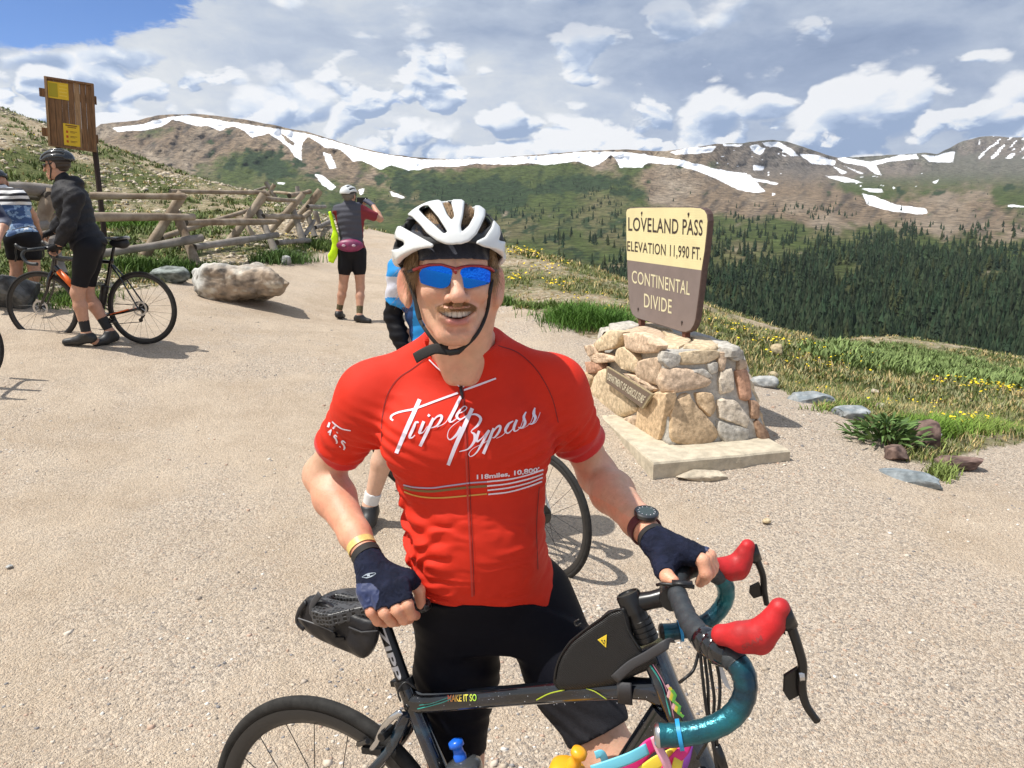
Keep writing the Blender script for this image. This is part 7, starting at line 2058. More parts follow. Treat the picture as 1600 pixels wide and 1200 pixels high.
    for x, y in z7([(310,82),(493,86),(296,456),(467,508)]):
        c = H(x, y, .007); mb = MB(); mb.lathe([(0, .006), (.009, .005), (.012, 0), (.012, -.004)], c - rb, n, 12); mb.tube([c - rb + n * .003, c - rb + n * .002 - np.array((0, 0, .028))], [.004, .001], 6); mb.obj('bolt', dark, bd, True)
    for x0, y0, y1 in ((307,495,533),(481,540,596)):
        a = plane_hit(*z7([(x0, y0)])[0], o - n * .028, n); c_ = a.copy(); c_[2] = zt_top - .02
        mb = MB(); mb.box(((a[0] + c_[0]) / 2 - rb[0], (a[1] + c_[1]) / 2 - rb[1], (a[2] + .02 + c_[2]) / 2 - rb[2]), (.05, .045, a[2] + .02 - c_[2]), Matrix.Rotation(math.atan2(e[1], e[0]), 3, 'Z'))
        mb.obj('post', mat('rusty_post', (.14, .050, .030), .75, var=.3, vscale=50), root, bevel=.003)
build_sign()
# loose flat stone in front of the slab
def rock(name, c, size, seed, col, label=None, group=None, rotz=0.0, sub=4, rough=.28, flat=None, parent=None, cat='rock', bumpm=None, tiltv=(0, 0)):
    r = np.random.default_rng(seed); bm = bmesh.new(); bmesh.ops.create_icosphere(bm, subdivisions=sub, radius=1.0)
    P = np.array([v.co[:] for v in bm.verts]); F = [tuple(x.index for x in f.verts) for f in bm.faces]; bm.free()
    P0 = P.copy()
    for _ in range(14):     # facets: cut by random planes
        n = r.normal(size=3); n /= np.linalg.norm(n); d = r.uniform(.58, .92); q = P @ n - d; P = P - np.outer(np.maximum(q, 0), n) * .92
    P = P * (1 + rough * .5 * (fbm(P0, 2.2, 4, seed) - .5)[:, None]) + P0 * ((fbm(P0, 7, 3, seed + 1) - .5) * .09)[:, None]
    P = P * np.array(size) / 2
    M = Matrix.Rotation(rotz, 3, 'Z') @ Matrix.Rotation(tiltv[0], 3, 'X') @ Matrix.Rotation(tiltv[1], 3, 'Y')
    P = P @ np.array(M).T
    me = mesh_np(name, P, F, rock_m, True); me.set_sharp_from_angle(angle=R(35))
    g = fbm(P0, 3, 4, seed + 2)[:, None]; c1 = np.array(col[0]); c2 = np.array(col[1]); w = np.clip((g - .5) * 4 + .5, 0, 1)
    vcol(me, 'tint', c1 * (1 - w) + c2 * w)
    o = link(name, me, parent); o.location = c
    if parent is None: tag(o, label, cat, group)
    return o
rock_m = mat('rock_surface', (.4, .4, .4), .9, attr='tint', var=.28, vscale=14, bump=.012, bscale=18, bdet=9, spec=.2, det=9)
gy = ((.30, .31, .31), (.46, .46, .44)); slate = ((.20, .23, .25), (.36, .38, .39)); rbr = ((.085, .055, .05), (.22, .15, .125)); tn = ((.42, .33, .20), (.55, .45, .30)); bw = ((.24, .19, .14), (.38, .33, .27)); dk = ((.05, .05, .05), (.13, .13, .125)); cc = ((.42, .36, .28), (.50, .44, .34))
def gpt(px, py, D0):
    """where the ray through a pixel meets the near ground"""
    D = D0
    for _ in range(30):
        p = W(px, py, D); g = gz1(p[0], p[1]); D += (p[2] - g) * 2.2
        D = min(max(D, .8), 60)
    p = W(px, py, D); p[2] = gz1(p[0], p[1]); return p
for i, (px, py, D0, sz, rz, col, lab, sink) in enumerate([
    (1098,747,4.6,(.42,.16,.09),.12,cc,'flat pale stone leaning against the front of the concrete slab',.3),
    (1190,603,7.5,(.34,.3,.16),.4,gy,'pale grey rock beside the right rear of the monument',.25),
    (1206,590,7.6,(.15,.1,.08),.2,tn,'small tan rock lying on the gravel edge behind the monument',.1),
    (1262,632,6.8,(.46,.32,.18),-.5,slate,'long blue-grey slab of rock at the gravel edge right of the monument',.3),
    (1333,650,6.3,(.34,.26,.13),-.2,slate,'low blue-grey rock touching the leafy plant',.25),
    (1440,700,5.7,(.30,.26,.30),.3,rbr,'dark red-brown rock behind the leafy plant',.2),
    (1398,716,5.4,(.20,.20,.16),.2,rbr,'brown rock just below the leafy plant',.25),
    (1500,732,5.35,(.36,.20,.10),-.1,rbr,'flat reddish-brown rock at the edge of the right-hand gravel',.05),
    (1455,688,5.9,(.20,.12,.10),-.3,gy,'small light grey rock to the right of the leafy plant',.1),
    (1197,818,4.0,(.055,.05,.04),.3,tn,'fist-sized yellow stone lying alone on the open gravel',.1),
    (1375,640,6.6,(.09,.07,.07),.3,cc,'whitish stone just above the leafy plant',.0),
    (1213,553,12,(.22,.2,.18),.2,tn,'tan rock half buried in the grass of the right bank',.2),
    (1366,617,7.3,(.12,.1,.09),.2,cc,'small pinkish stone in the grass above the leafy plant',.1),
    (268,440,10.6,(.52,.4,.28),.3,((.10,.11,.10),(.30,.33,.31)),'grey-green angular rock between the boulder and the rear bicycle wheel',.15),
    (18,478,8.9,(.62,.5,.5),.1,dk,'dark rock behind the rider in the striped jersey',.2),
    (447,413,12.5,(.22,.2,.18),.1,gy,'small grey rock in the weeds beyond the large boulder',.15),
    (15,888,2.9,(.03,.03,.02),.1,gy,'single grey pebble near the left edge of the gravel',.0)]):
    p = gpt(px, py, D0); rock('rock', (p[0], p[1], p[2] + sz[2] * (.5 - sink)), sz, 100 + i, col, lab, 'rocks along the gravel', rz)
# slate fin sticking out of the gravel
p = gpt(1428, 752, 5.0); rock('rock', (p[0], p[1], p[2] + .01), (.48, .13, .16), 131, ((.16,.19,.21),(.26,.29,.31)), 'half-buried blue slate fin pointing out of the gravel below the plant', 'rocks along the gravel', -.95)
# the big boulder
def boulder():
    c0 = W(376, 447, 10.0); g = gz1(c0[0], 10.0); ob_o = np.array((c0[0], 10.0, g))
    out = [(220 + x * .2, 270 + y * .2) for x, y in [(398,780),(420,745),(500,712),(600,716),(700,722),(830,722),(960,727),(1020,750),(1095,800),(1170,855),(1166,885),(1100,960),(1020,985),(860,1000),(700,1008),(540,1000),(470,960),(425,925),(400,850)]]
    def f(P):
        px, py, _ = proj(P); d2 = s_poly2(px, py, out) / 118.
        dy = np.abs(P[:, 1] - 10.05) - .42 - .08 * np.minimum(-d2, .2)
        d = s_max(d2, dy, .16)
        d = d + .11 * (fbm(P, 2.2, 3, 3.0, True) - .6) + .045 * (fbm(P, 7, 3, 4.0, True) - .6) + .012 * (fbm(P, 25, 2, 5.0) - .5)
        # a cleavage face on the left
        n = np.array((-.80, -.50, .30)); n /= np.linalg.norm(n); d = s_max(d, (P - (ob_o + (-.44, -.2, .35))) @ n - .02, .02)
        return d
    v, q = nets(f, ob_o + (-.85, -.7, -.15), ob_o + (.85, .75, .75), .016)
    me = mesh_np('boulder', v - ob_o, q, mat('boulder_stone', (.4, .4, .4), .9, attr='tint', var=.32, vscale=7, bump=.02, bscale=9, bdet=10, spec=.2, det=10), True)
    x = (v - ob_o)[:, 0]; w = sstep(-.42, -.25, x + .15 * (fbm(v, 4, 3, 7.0) - .5)); n1 = fbm(v * np.array((1, 1, 2.4)), 5, 4, 8.0)
    lt = np.array((.50, .495, .47)); br = np.array((.34, .27, .205)); vein = np.array((.55, .50, .42)); dk_ = np.array((.13, .11, .09))
    c = lt * (1 - w[:, None]) + br * w[:, None]
    k = np.clip((n1 - .56) * 9, 0, 1)[:, None] * w[:, None]; c = c * (1 - k) + vein * k
    k = np.clip((.43 - n1) * 9, 0, 1)[:, None] * .8; c = c * (1 - k) + dk_ * k
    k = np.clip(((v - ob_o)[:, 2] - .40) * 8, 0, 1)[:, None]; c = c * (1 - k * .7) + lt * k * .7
    vcol(me, 'tint', c); o = link('boulder', me); o.location = ob_o; tag(o, 'large brown and grey boulder lying at the fence side of the gravel lot', 'boulder')
boulder()

# ---- buck and rail fence
log_m = mat('weathered_log', (.20, .145, .10), .85, col2=(.42, .35, .27), vscale=3.5, bump=.010, bscale=9, bdet=8, spec=.15, aniso=(1.0, 1.0, 1.0), det=8)
log_g = mat('grey_log', (.20, .175, .15), .9, col2=(.33, .30, .27), vscale=4, bump=.010, bscale=9, bdet=8, spec=.15, det=8)
end_m = mat('cut_log_end', (.06, .05, .04), .9, var=.3, vscale=30)
def fence():
    root = empty('log_fence', (W(284, 400, 12.3)[0], 12.3, gz1(W(284, 400, 12.3)[0], 12.3)), label='weathered buck-and-rail log fence running up beside the path', cat='fence'); rb = np.array(root.location)
    r = random.Random(4)
    def log(name, a, b, rad, m):
        a = W(*a); b = W(*b); n = 9; L = np.linalg.norm(b - a); u = (b - a) / L
        s = np.cross(u, (0, 0, 1.0)); s /= np.linalg.norm(s) + 1e-9; w = np.cross(s, u)
        ph = r.uniform(0, 6); bow = r.uniform(-.025, .025) * min(L, 3) / 2
        pts = [a + (b - a) * t + s * bow * math.sin(3.14 * t) + w * (.3 * bow * math.sin(5 * t + ph)) for t in np.linspace(0, 1, n)]
        rr = [rad * (1.12 if name == 'post' else 1.0) * (1 + .10 * math.sin(7 * t + ph) + r.uniform(-.05, .05)) for t in np.linspace(0, 1, n)]
        mb = MB(); mb.tube(pts, rr, 11); me = mb.mesh(name, [m, end_m], True, lambda v: v - rb)
        mi = [0] * len(mb.f); mi[-1] = mi[-2] = 1; me.polygons.foreach_set('material_index', mi); me.set_sharp_from_angle(angle=R(50))
        link(name, me, root)
    A, B, D_, E, Fr = 12.0, 14.6, 16.3, 17.4, 19.5
    for a, b, rad, m in [((285,302,A),(226,400,A-.35),.066,log_m),((275,332,A),(309,420,A-.3),.062,log_m),((82,298,9.6),(64,352,9.4),.075,log_m),((70,345,9.7),(98,430,9.3),.06,log_g),
         ((412,305,B),(356,382,B-.4),.068,log_m),((404,330,B),(430,393,B-.3),.055,log_g),((371,336,B+.4),(399,372,B+.2),.05,log_m),
         ((474,303,D_),(420,364,D_-.3),.058,log_m),((453,314,D_),(474,378,D_-.2),.06,log_g),((500,297,E),(446,362,E-.2),.058,log_m),((476,320,E),(492,370,E-.2),.055,log_g),
         ((415,285,Fr),(431,309,Fr),.045,log_g),((429,288,Fr),(417,306,Fr),.045,log_m),((464,291,Fr),(469,320,Fr),.05,log_g),((411,297,B+1),(425,312,B+1),.04,log_m),((492,330,E+1),(504,362,E+1),.05,log_g),((500,300,E+.6),(470,346,E+.6),.05,log_m)]:
        log('post', a, b, rad, m)
    for a, b, rad, m in [((140,306,11.2),(289,307,A-.15),.048,log_m),((72,339,9.5),(302,339,A-.1),.056,log_m),((150,398,10.6),(316,372,A-.2),.058,log_g),((-60,287,8.8),(84,298,9.7),.070,log_g),((-60,372,8.6),(75,352,9.4),.06,log_g),((44,306,9.9),(78,307,9.5),.06,end_m),
         ((290,348,A+.1),(430,346,B-.1),.054,log_m),((303,387,A-.2),(433,367,B-.2),.058,log_g),((266,299,A+1.2),(414,301,B+.3),.038,log_m),((252,371,A+.3),(392,327,B+.6),.045,log_m),
         ((414,310,B),(464,314,D_),.042,log_m),((411,338,B-.1),(471,339,D_-.1),.052,log_m),((432,379,B-.2),(483,376,D_-.2),.05,log_g),((452,306,D_),(484,299,E),.046,log_m),((481,323,D_+.2),(508,323,E+1),.045,log_g),((466,346,D_),(486,329,E),.045,log_m),((475,369,D_-.1),(491,345,E),.045,log_g),((428,300,Fr),(459,303,Fr-1),.035,log_m),((398,298,Fr),(420,291,Fr),.035,log_g),((492,356,E),(516,346,E+2),.05,log_g),((440,333,Fr),(466,326,Fr),.03,log_m)]:
        log('rail', a, b, rad, m)
fence()

# ---- information board
def info_board():
    D = 13.0; g = W(149, 336, D); gx = g[0]; g = np.array((gx, D, gz1(gx, D) - .05))
    root = empty('notice_board', g, label='tall plank notice board with two yellow notices on a dark post', cat='notice board'); rb = g
    n = np.array((.35, -.93, 0)); n /= np.linalg.norm(n); c = W(110, 180, D); o = c
    H = lambda x, y, off=0.0: plane_hit(x, y, o, n) + n * off - rb
    TL, TR, BR, BL = (69,119), (146,131), (151,238), (76,228)
    def P(u, v, off=0.0):
        x = (TL[0] * (1 - u) + TR[0] * u) * (1 - v) + (BL[0] * (1 - u) + BR[0] * u) * v; y = (TL[1] * (1 - u) + TR[1] * u) * (1 - v) + (BL[1] * (1 - u) + BR[1] * u) * v
        return H(x, y, off)
    w1 = mat('brown_plank', (.20, .098, .040), .7, var=.35, vscale=9, bump=.003, bscale=30, aniso=(6, 6, .6)); w2 = mat('light_plank', (.34, .20, .10), .7, var=.3, vscale=9, bump=.003, bscale=30, aniso=(6, 6, .6))
    def slab(name, u0, u1, v0, v1, o0, o1, m, par=root):
        q = [(u0, v0), (u1, v0), (u1, v1), (u0, v1)]; V = [P(u, v, o1) for u, v in q] + [P(u, v, o0) for u, v in q]
        mb = MB(); mb.add(V, [(0, 1, 2, 3), (7, 6, 5, 4), (0, 4, 5, 1), (1, 5, 6, 2), (2, 6, 7, 3), (3, 7, 4, 0)]); return mb.obj(name, m, par)
    us = [.05, .19, .33, .46, .59, .71, .83, .95]; k = 0
    for a, b in zip(us[:-1], us[1:]): slab('plank', a + .004, b - .004, .03, .98, -.03 - .004 * (k % 2), .0, w2 if k == 4 else w1); k += 1
    for q in ((0, .05, 0, 1), (.95, 1, 0, 1), (.05, .95, 0, .03), (.05, .95, .975, 1)): slab('frame', *q, -.05, .035, w2 if q[1] == .05 else w1)
    for v0, v1 in ((.17, .29), (.74, .86)): slab('cross_beam', -.14, 1.03, v0, v1, -.12, -.055, w1)
    yl_ = mat('yellow_notice', (.78, .50, .02), .6, var=.05, vscale=10); yl2 = mat('olive_notice', (.42, .33, .01), .6); ink = mat('notice_ink', (.20, .08, .01), .6)
    a = slab('notice', .06, .48, .06, .30, .003, .008, yl_); 
    s2 = slab('notice_print', .08, .26, .08, .28, .0085, .010, yl2, a)
    for j in range(4): slab('notice_print', .29, .45, .09 + j * .05, .10 + j * .05, .0085, .010, mat('pale_ink', (.85, .62, .10), .6), a)
    b = slab('notice', .33, .67, .64, .955, .003, .008, yl_)
    slab('notice_print', .38, .62, .655, .672, .0085, .010, ink, b); slab('notice_print', .42, .60, .682, .695, .0085, .010, ink, b)
    for j, (y0) in enumerate((.74, .81, .88)):
        slab('notice_print', .385, .43, y0, y0 + .035, .0085, .010, mat('notice_red', (.50, .08, .01), .6), b)
        slab('notice_print', .47, .61, y0 + .004, y0 + .012, .0085, .010, ink, b); slab('notice_print', .47, .57, y0 + .022, y0 + .028, .0085, .010, ink, b)
    p = H(146, 236, -.09); p2 = H(144, 130, -.09)
    mb = MB(); t = H(138, 150, -.10); mb.tube([np.array((t[0], t[1], 0)), t], [.045, .045], 8); mb.obj('post', mat('dark_steel_post', (.035, .018, .014), .7), root)
    t = H(80, 150, -.10); mb = MB(); mb.tube([np.array((t[0], t[1], gz1(t[0] + rb[0], t[1] + rb[1]) - rb[2])), t], [.045, .045], 8); mb.obj('post', mat('dark_steel_post'), root)
info_board()
# ------------------------------------------------------------------ the other cyclists
sock_dark = mat('dark_sock', (.02, .02, .022), .85); white_sock = mat('white_sock', (.7, .7, .7), .8)
dark_shoe = mat('dark_shoe', (.02, .02, .021), .5); skin2_m = mat('weathered_skin', (.50, .27, .18), .5, var=.08, vscale=30, sss=.1)
def figure(label, base, J, lat, clothes, hold=.009, face=None, head=True, skin=None, extra_r=1.0, belly=0.0):
    """J: joints in world space. lat: unit vector towards the person's left. clothes: list of (name, material, kind, thickness, args)"""
    base = np.array(base, float); root = empty('person', base, label=label, cat='person')
    J = {k: np.array(v, float) for k, v in J.items()}; lat = np.array(lat, float); lat /= np.linalg.norm(lat)
    up = J['neck'] - J['pelvis']; up /= np.linalg.norm(up); lat = lat - up * (lat @ up); lat /= np.linalg.norm(lat); fw = np.cross(lat, up) * 1.0
    M = np.stack([lat, fw, up], 1); L = np.linalg.norm(J['neck'] - J['pelvis']); at = lambda t, f=0.0: J['pelvis'] + up * (L * t) + fw * f
    def torso(P):
        d = s_ell(P, at(.02, -.01), (.165, .12, .13), M)
        d = s_min(d, s_ell(P, at(.38, .01 + belly), (.145, .105 + belly, .20), M), .06)
        d = s_min(d, s_ell(P, at(.72, .0), (.175, .115, .19), M), .06)
        for s in 'LR':
            if 'sh' + s in J: d = s_min(d, s_cap(P, at(.93), J['sh' + s], .055, .055), .05)
        return d
    def arm(P, s, t1=2.0, th=0.0):
        a, b, c = J['sh' + s], J['el' + s], J['wr' + s]; d = s_cap(P, a, b, .056 + th, .042 + th)
        if t1 > 1: d = s_min(d, s_min(s_cap(P, b, b + (c - b) * .35, .042 + th, .043 + th), s_cap(P, b + (c - b) * .35, c, .043 + th, .027 + th), .02), .02)
        return d
    def leg(P, s, th=0.0):
        a, b, c = J['hi' + s], J['kn' + s], J['an' + s]
        d = s_min(s_cap(P, a, b, .092 + th, .056 + th), s_cap(P, a, a + (b - a) * .4, .095 + th, .085 + th), .03)
        cm = b + (c - b) * .32 - 0 * fw
        return s_min(d, s_min(s_cap(P, b, cm, .052 + th, .056 + th), s_cap(P, cm, c, .056 + th, .034 + th), .02), .03)
    hc = J['head']; hf = np.array(face if face is not None else fw, float); hf /= np.linalg.norm(hf); hu = hc - J['neck']; hu = hu / np.linalg.norm(hu) * .4 + np.array((0, 0, .6)); hu /= np.linalg.norm(hu)
    hl = np.cross(hu, hf); hl /= np.linalg.norm(hl); hf = np.cross(hl, hu); HM = np.stack([hl, hf, hu], 1)
    def headf(P):
        q = (P - hc) @ HM; q[:, 0] = np.abs(q[:, 0])
        d = s_ell(q, (0, -.02, .03), (.075, .094, .088)); d = s_min(d, s_ell(q, (0, .022, -.025), (.062, .064, .085)), .03)
        d = s_min(d, s_cap(q, (.045, .0, -.06), (.018, .072, -.10), .018, .017), .03); d = s_min(d, s_cap(q, (0, .088, .0), (0, .108, -.033), .008, .011), .010)
        d = s_min(d, s_ell(q, (0, .083, -.068), (.028, .014, .016)), .012); d = s_max(d, -s_ell(q, (.030, .095, -.002), (.015, .012, .010)), .012)
        d = s_min(d, s_ell(q, (.083, -.008, -.012), (.008, .020, .031)), .006)
        return d
    pts = np.array(list(J.values()))
    hands = {}
    for s in 'LR':
        if 'wr' + s not in J: continue
        w = J['wr' + s]; g = J.get('ha' + s, w + (w - J['el' + s]) / np.linalg.norm(w - J['el' + s]) * .09); d = g - w; d /= np.linalg.norm(d); side = np.cross(d, (0, 0, 1.0)); side /= np.linalg.norm(side) + 1e-9; dn = np.cross(side, d)
        if dn[2] > 0: dn = -dn
        fg = []
        for k in range(4):
            o = side * (.030 - .020 * k); ln = (.040, .045, .042, .034)[k]; k0 = g + o * .9; fg.append([k0, k0 + d * ln * .8 + dn * ln * .5, k0 + d * ln * .5 + dn * ln * 1.3])
        fg.append([w + d * .025 + side * .03, w + d * .05 + side * .045 + dn * .02, w + d * .075 + side * .035 + dn * .045])
        hands[s] = (w, g, fg)
    def hand(P, s, th=0.0, part=9):
        w, g, fg = hands[s]; side = (fg[0][0] - fg[3][0]); side /= np.linalg.norm(side)
        d = s_min(s_cap(P, w, g + side * .02, .026 + th, .024 + th), s_cap(P, w, g - side * .02, .024 + th, .022 + th), .02)
        for f in fg:
            q = s_cap(P, f[0], f[1], .0105 + th, .0095 + th)
            if part > 1: q = np.minimum(q, s_cap(P, f[1], f[2], .0095 + th, .0085 + th))
            d = s_min(d, q, .006)
        return d
    def foot(P, s, th=0.0):
        a, t = J['an' + s], J['to' + s]; h = a + (a - t) / np.linalg.norm(a - t) * .045; h[2] = t[2] + .028 if J.get('flat', True) is not None else h[2]
        d = s_cap(P, a + (0, 0, .0), h * .6 + a * .4, .036 + th, .034 + th); d = s_min(d, s_cap(P, h, t, .036 + th, .028 + th), .03)
        m = (h + t) / 2; return s_min(d, s_cap(P, a, m, .035 + th, .036 + th), .03)
    def body(P):
        d = torso(P) + .004
        for s in 'LR':
            if 'el' + s in J: d = s_min(d, s_min(arm(P, s), hand(P, s), .015), .04)
            if 'kn' + s in J: d = s_min(d, s_min(leg(P, s), foot(P, s), .02), .05)
        d = s_min(d, s_cap(P, J['neck'] - up * .04, hc - hu * .05, .058, .052), .03)
        return s_min(d, headf(P), .02) if head else d
    lo, hi = pts.min(0) - .20, pts.max(0) + .20
    o, v, q = sdf_obj('body', body, lo, hi, hold, skin or skin2_m, root, base)
    def clip_line(P, a, b, t): ax = b - a; return (P - a) @ (ax / np.linalg.norm(ax)) - np.linalg.norm(ax) * t
    for nm, mt, kind, th, arg in clothes:
        if kind == 'top':
            def f(P, th=th, arg=arg):
                d = torso(P) - th
                for s in 'LR':
                    if 'el' + s in J:
                        sl = arg.get('sleeve', .6)
                        if sl <= 1: q = np.maximum(arm(P, s, 1, th + .004), clip_line(P, J['sh' + s], J['el' + s], sl))
                        else: q = np.maximum(arm(P, s, 2, th), clip_line(P, J['el' + s], J['wr' + s], sl - 1))
                        d = s_min(d, q, .04)
                if arg.get('collar', True): d = s_min(d, s_cap(P, J['neck'] - up * .02, J['neck'] + (hc - J['neck']) * .32, .066, .062), .03)
                if arg.get('hood'): d = s_min(d, s_ell(P, J['neck'] - hf * .075 + up * .01, (.095, .075, .062), HM), .03)
                d = s_max(d, -((P - at(arg.get('hem', .0))) @ up), .006)
                return d - .006 * arg.get('fold', 1) * (fbm(P, 11, 3, 5.0) - .5) - .003 * arg.get('fold', 1) * np.sin(((P @ up) + .3 * (P @ fw)) * 2 * np.pi / .075)
        elif kind == 'sleeves':
            def f(P, th=th, arg=arg):
                d = None
                for s in arg['s']:
                    q = np.maximum(arm(P, s, 2, th), -clip_line(P, J['sh' + s], J['el' + s], arg['a'])); q = np.maximum(q, clip_line(P, J['el' + s], J['wr' + s], arg.get('b', .97))); d = q if d is None else np.minimum(d, q)
                return d - .0022 * np.sin(P[:, 2] * 130 + 7 * fbm(P, 9, 2, 1.0))
        elif kind == 'short':
            def f(P, th=th, arg=arg):
                d = np.maximum(torso(P) - th, (P - at(.18)) @ up)
                for s in 'LR':
                    if 'kn' + s in J: d = s_min(d, np.maximum(leg(P, s, th), clip_line(P, J['hi' + s], J['kn' + s], arg.get('len', .72))), .05)
                return d
        elif kind == 'gloves':
            def f(P, th=th, arg=arg):
                d = None
                return hand(P, arg['s'], th, 1)
        elif kind == 'sock':
            def f(P, th=th, arg=arg):
                a, k = J['an' + arg['s']], J['kn' + arg['s']]; b = a + (k - a) / np.linalg.norm(k - a) * arg.get('h', .14)
                d = s_cap(P, a, b, .036 + th, .043 + th) if arg.get('h', .14) < .2 else s_cap(P, a, b, .036 + th, .052 + th)
                return np.maximum(d, (P - b) @ ((b - a) / np.linalg.norm(b - a)))
        elif kind == 'shoe':
            def f(P, th=th, arg=arg): return s_max(foot(P, arg['s'], th), (P[:, 2] - J['an' + arg['s']][2] - .012), .006)
        elif kind == 'hair':
            def f(P, th=th, arg=arg):
                q = (P - hc) @ HM; d = s_ell(q, (0, -.03, .02), (.082, .090, .090)); return np.maximum(d, q[:, 1] - .025 + .3 * q[:, 2]) - .004 * np.sin(q[:, 2] * 200)
        elif kind == 'pack':
            def f(P, th=th, arg=arg): return s_ell(P, at(arg['t'], arg['f']), arg['r'], M) + .004 * (fbm(P, 30, 2, 1.0) - .5)
        h_ = min(hold, .008) if kind in ('gloves', 'hair', 'shoe') else hold
        if kind == 'gloves': c_ = hands[arg['s']][1]; lo_, hi_ = c_ - .16, c_ + .16
        elif kind in ('shoe', 'sock'): c_ = J['an' + arg['s']]; lo_, hi_ = c_ - .26, c_ + .32
        else: lo_, hi_ = lo, hi
        ob, v, q = sdf_obj(nm, f, lo_, hi_, h_, mt, root, base)
        if isinstance(mt, list) and arg.get('zone'): ob.data.polygons.foreach_set('material_index', arg['zone'](v[q].mean(1)).astype(np.int32))
        if arg.get('zone') is None and isinstance(mt, list): pass
    return root, (hc, HM, at, M, base)
def helmet(root, hc, HM, base, white, dark, h=.006):
    def shell(P, g): return s_ell((P - hc) @ HM, (0, -.018, .035), (.103 + g, .142 + g, .103 + g))
    def rim(P): q = (P - hc) @ HM; return (.035 + .10 * np.clip(q[:, 1], -.2, .2) - .0) - q[:, 2]
    def vents(P):
        q = (P - hc) @ HM; s = np.abs(np.arctan2(q[:, 0], q[:, 2] + .02)); d = 1e9
        for c in (.24, .62, 1.0): d = np.minimum(d, (np.abs(s - c) - .085) * .12)
        return np.maximum(d, np.abs(q[:, 1] + .01) - .095)
    lo, hi = hc - .2, hc + .22
    a, _, _ = sdf_obj('helmet', lambda P: s_max(s_max(np.maximum(shell(P, 0), -shell(P, -.018)), -vents(P), .006), rim(P), .006), lo, hi, h, white, root, base)
    b, _, _ = sdf_obj('helmet_liner', lambda P: np.maximum(np.maximum(shell(P, -.010), -shell(P, -.024)), rim(P) - .004), lo, hi, h, dark, a, base); b.location = (0, 0, 0)
    mb = MB()
    for s in (-1, 1): mb.tube([hc + HM @ np.array(p) - base for p in ((s * .083, .03, .045), (s * .078, .02, -.03), (s * .045, .055, -.10), (0, .075, -.125))], [(.006, .002)] * 4, 6)
    mb.obj('helmet_strap', strap_m, a, True)
    return a
def shade_glasses(root, hc, HM, base, m):
    mb = MB()
    for s in (-1, 1):
        mb.tube([hc + HM @ np.array(p) - base for p in ((s * .006, .100, .004), (s * .045, .090, .004), (s * .060, .070, .004))], [(.004, .014)] * 3, 8); mb.tube([hc + HM @ np.array(p) - base for p in ((s * .062, .070, .010), (s * .078, .0, .010))], .003, 6)
    mb.obj('sunglasses', m, root, True)
# --- rider in the black jacket with his bicycle
Dw = 6.95; wz = lambda px, py, D=Dw: W(px, py, D)
gw = gz1(*W(135, 540, Dw)[:2])
nav_m = mat('black_jacket', (.014, .014, .018), .65, bump=.004, bscale=60, var=.3, vscale=30, spec=.3); blk = mat('black_lycra', (.007, .007, .010), .6, spec=.2)
J = dict(pelvis=wz(137,382), neck=wz(103,290), head=wz(88,258), shR=wz(108,307,Dw+.18), elR=wz(99,345,Dw+.24), wrR=wz(82,362,Dw+.22), haR=wz(72,366,Dw+.2), shL=wz(117,308,Dw-.18), elL=wz(107,352,Dw-.24), wrL=wz(92,383,Dw-.20), haL=wz(83,388,Dw-.17),
         hiL=wz(138,388,Dw-.09), knL=wz(121,458,Dw-.12), anL=wz(135,519,Dw-.10), toL=wz(103,533,Dw-.12), hiR=wz(142,388,Dw+.09), knR=wz(136,458,Dw+.06), anR=wz(172,519,Dw+.06), toR=wz(150,537,Dw-.06))
J['toL'][2] = gz1(*J['toL'][:2]) + .03; J['toR'][2] = gz1(*J['toR'][:2]) + .03; J['anL'][2] = J['toL'][2] + .07; J['anR'][2] = J['toR'][2] + .085
b0 = np.array((W(137, 535, Dw)[0], Dw, gw))
rt, (hc, HM, at, M, bs) = figure('cyclist in a black hooded jacket and black shorts walking his bicycle to the left', b0, J, (0, -1, 0),
    [('jacket', nav_m, 'top', .020, dict(sleeve=1.93, hem=-.06, hood=True, fold=1.0)), ('shorts', blk, 'short', .006, dict(len=.84)), ('sock', sock_dark, 'sock', .004, dict(s='L', h=.18)), ('sock', sock_dark, 'sock', .004, dict(s='R', h=.18)),
     ('shoe', dark_shoe, 'shoe', .005, dict(s='L')), ('shoe', dark_shoe, 'shoe', .005, dict(s='R')), ('glove', blk, 'gloves', .003, dict(s='L')), ('glove', blk, 'gloves', .003, dict(s='R')), ('hair', mat('dark_hair', (.05, .035, .025), .6), 'hair', 0, {})], hold=.0075, face=(-1, -.15, -.02))
helmet(rt, hc, HM, bs, mat('black_helmet_shell', (.018, .022, .026), .22, coat=.5), grey_shell_m)
shade_glasses(rt, hc, HM, bs, mat('dark_lens', (.02, .015, .012), .1, coat=1.0))
def ground_pose(x, y, yaw, z=None): return Matrix.Translation((x, y, gz1(x, y) if z is None else z)) @ Matrix.Rotation(yaw, 4, 'Z')
saddle_wb = mat('white_black_saddle', (.5, .5, .5), .5, col2=(.02, .02, .02), vscale=9)
rw = W(231, 483, 7.10); fw_ = W(54, 478, 7.22)
yaw1 = math.atan2(fw_[1] - rw[1], fw_[0] - rw[0])
mx = rw + (fw_ - rw) * .41
Mb = Matrix.Translation((mx[0], mx[1], (rw[2] + fw_[2]) / 2 - .338)) @ Matrix.Rotation(yaw1, 4, 'Z')
b1 = simple_bike('road_bicycle', Mb, 'black road bicycle with orange trim pushed by the man in the black jacket', gloss_black_m, saddle_wb, dark_tape_m, mat('orange_trim', (.80, .14, .015), .4), steer=.12, rotor=True, s=.52, sh=.70)
q = np.array(Mb @ Vector((-.245, 0, .93))); wb_ = empty('saddle_bag', q, label='small black wedge bag under the orange-trimmed bicycle saddle', cat='bag')
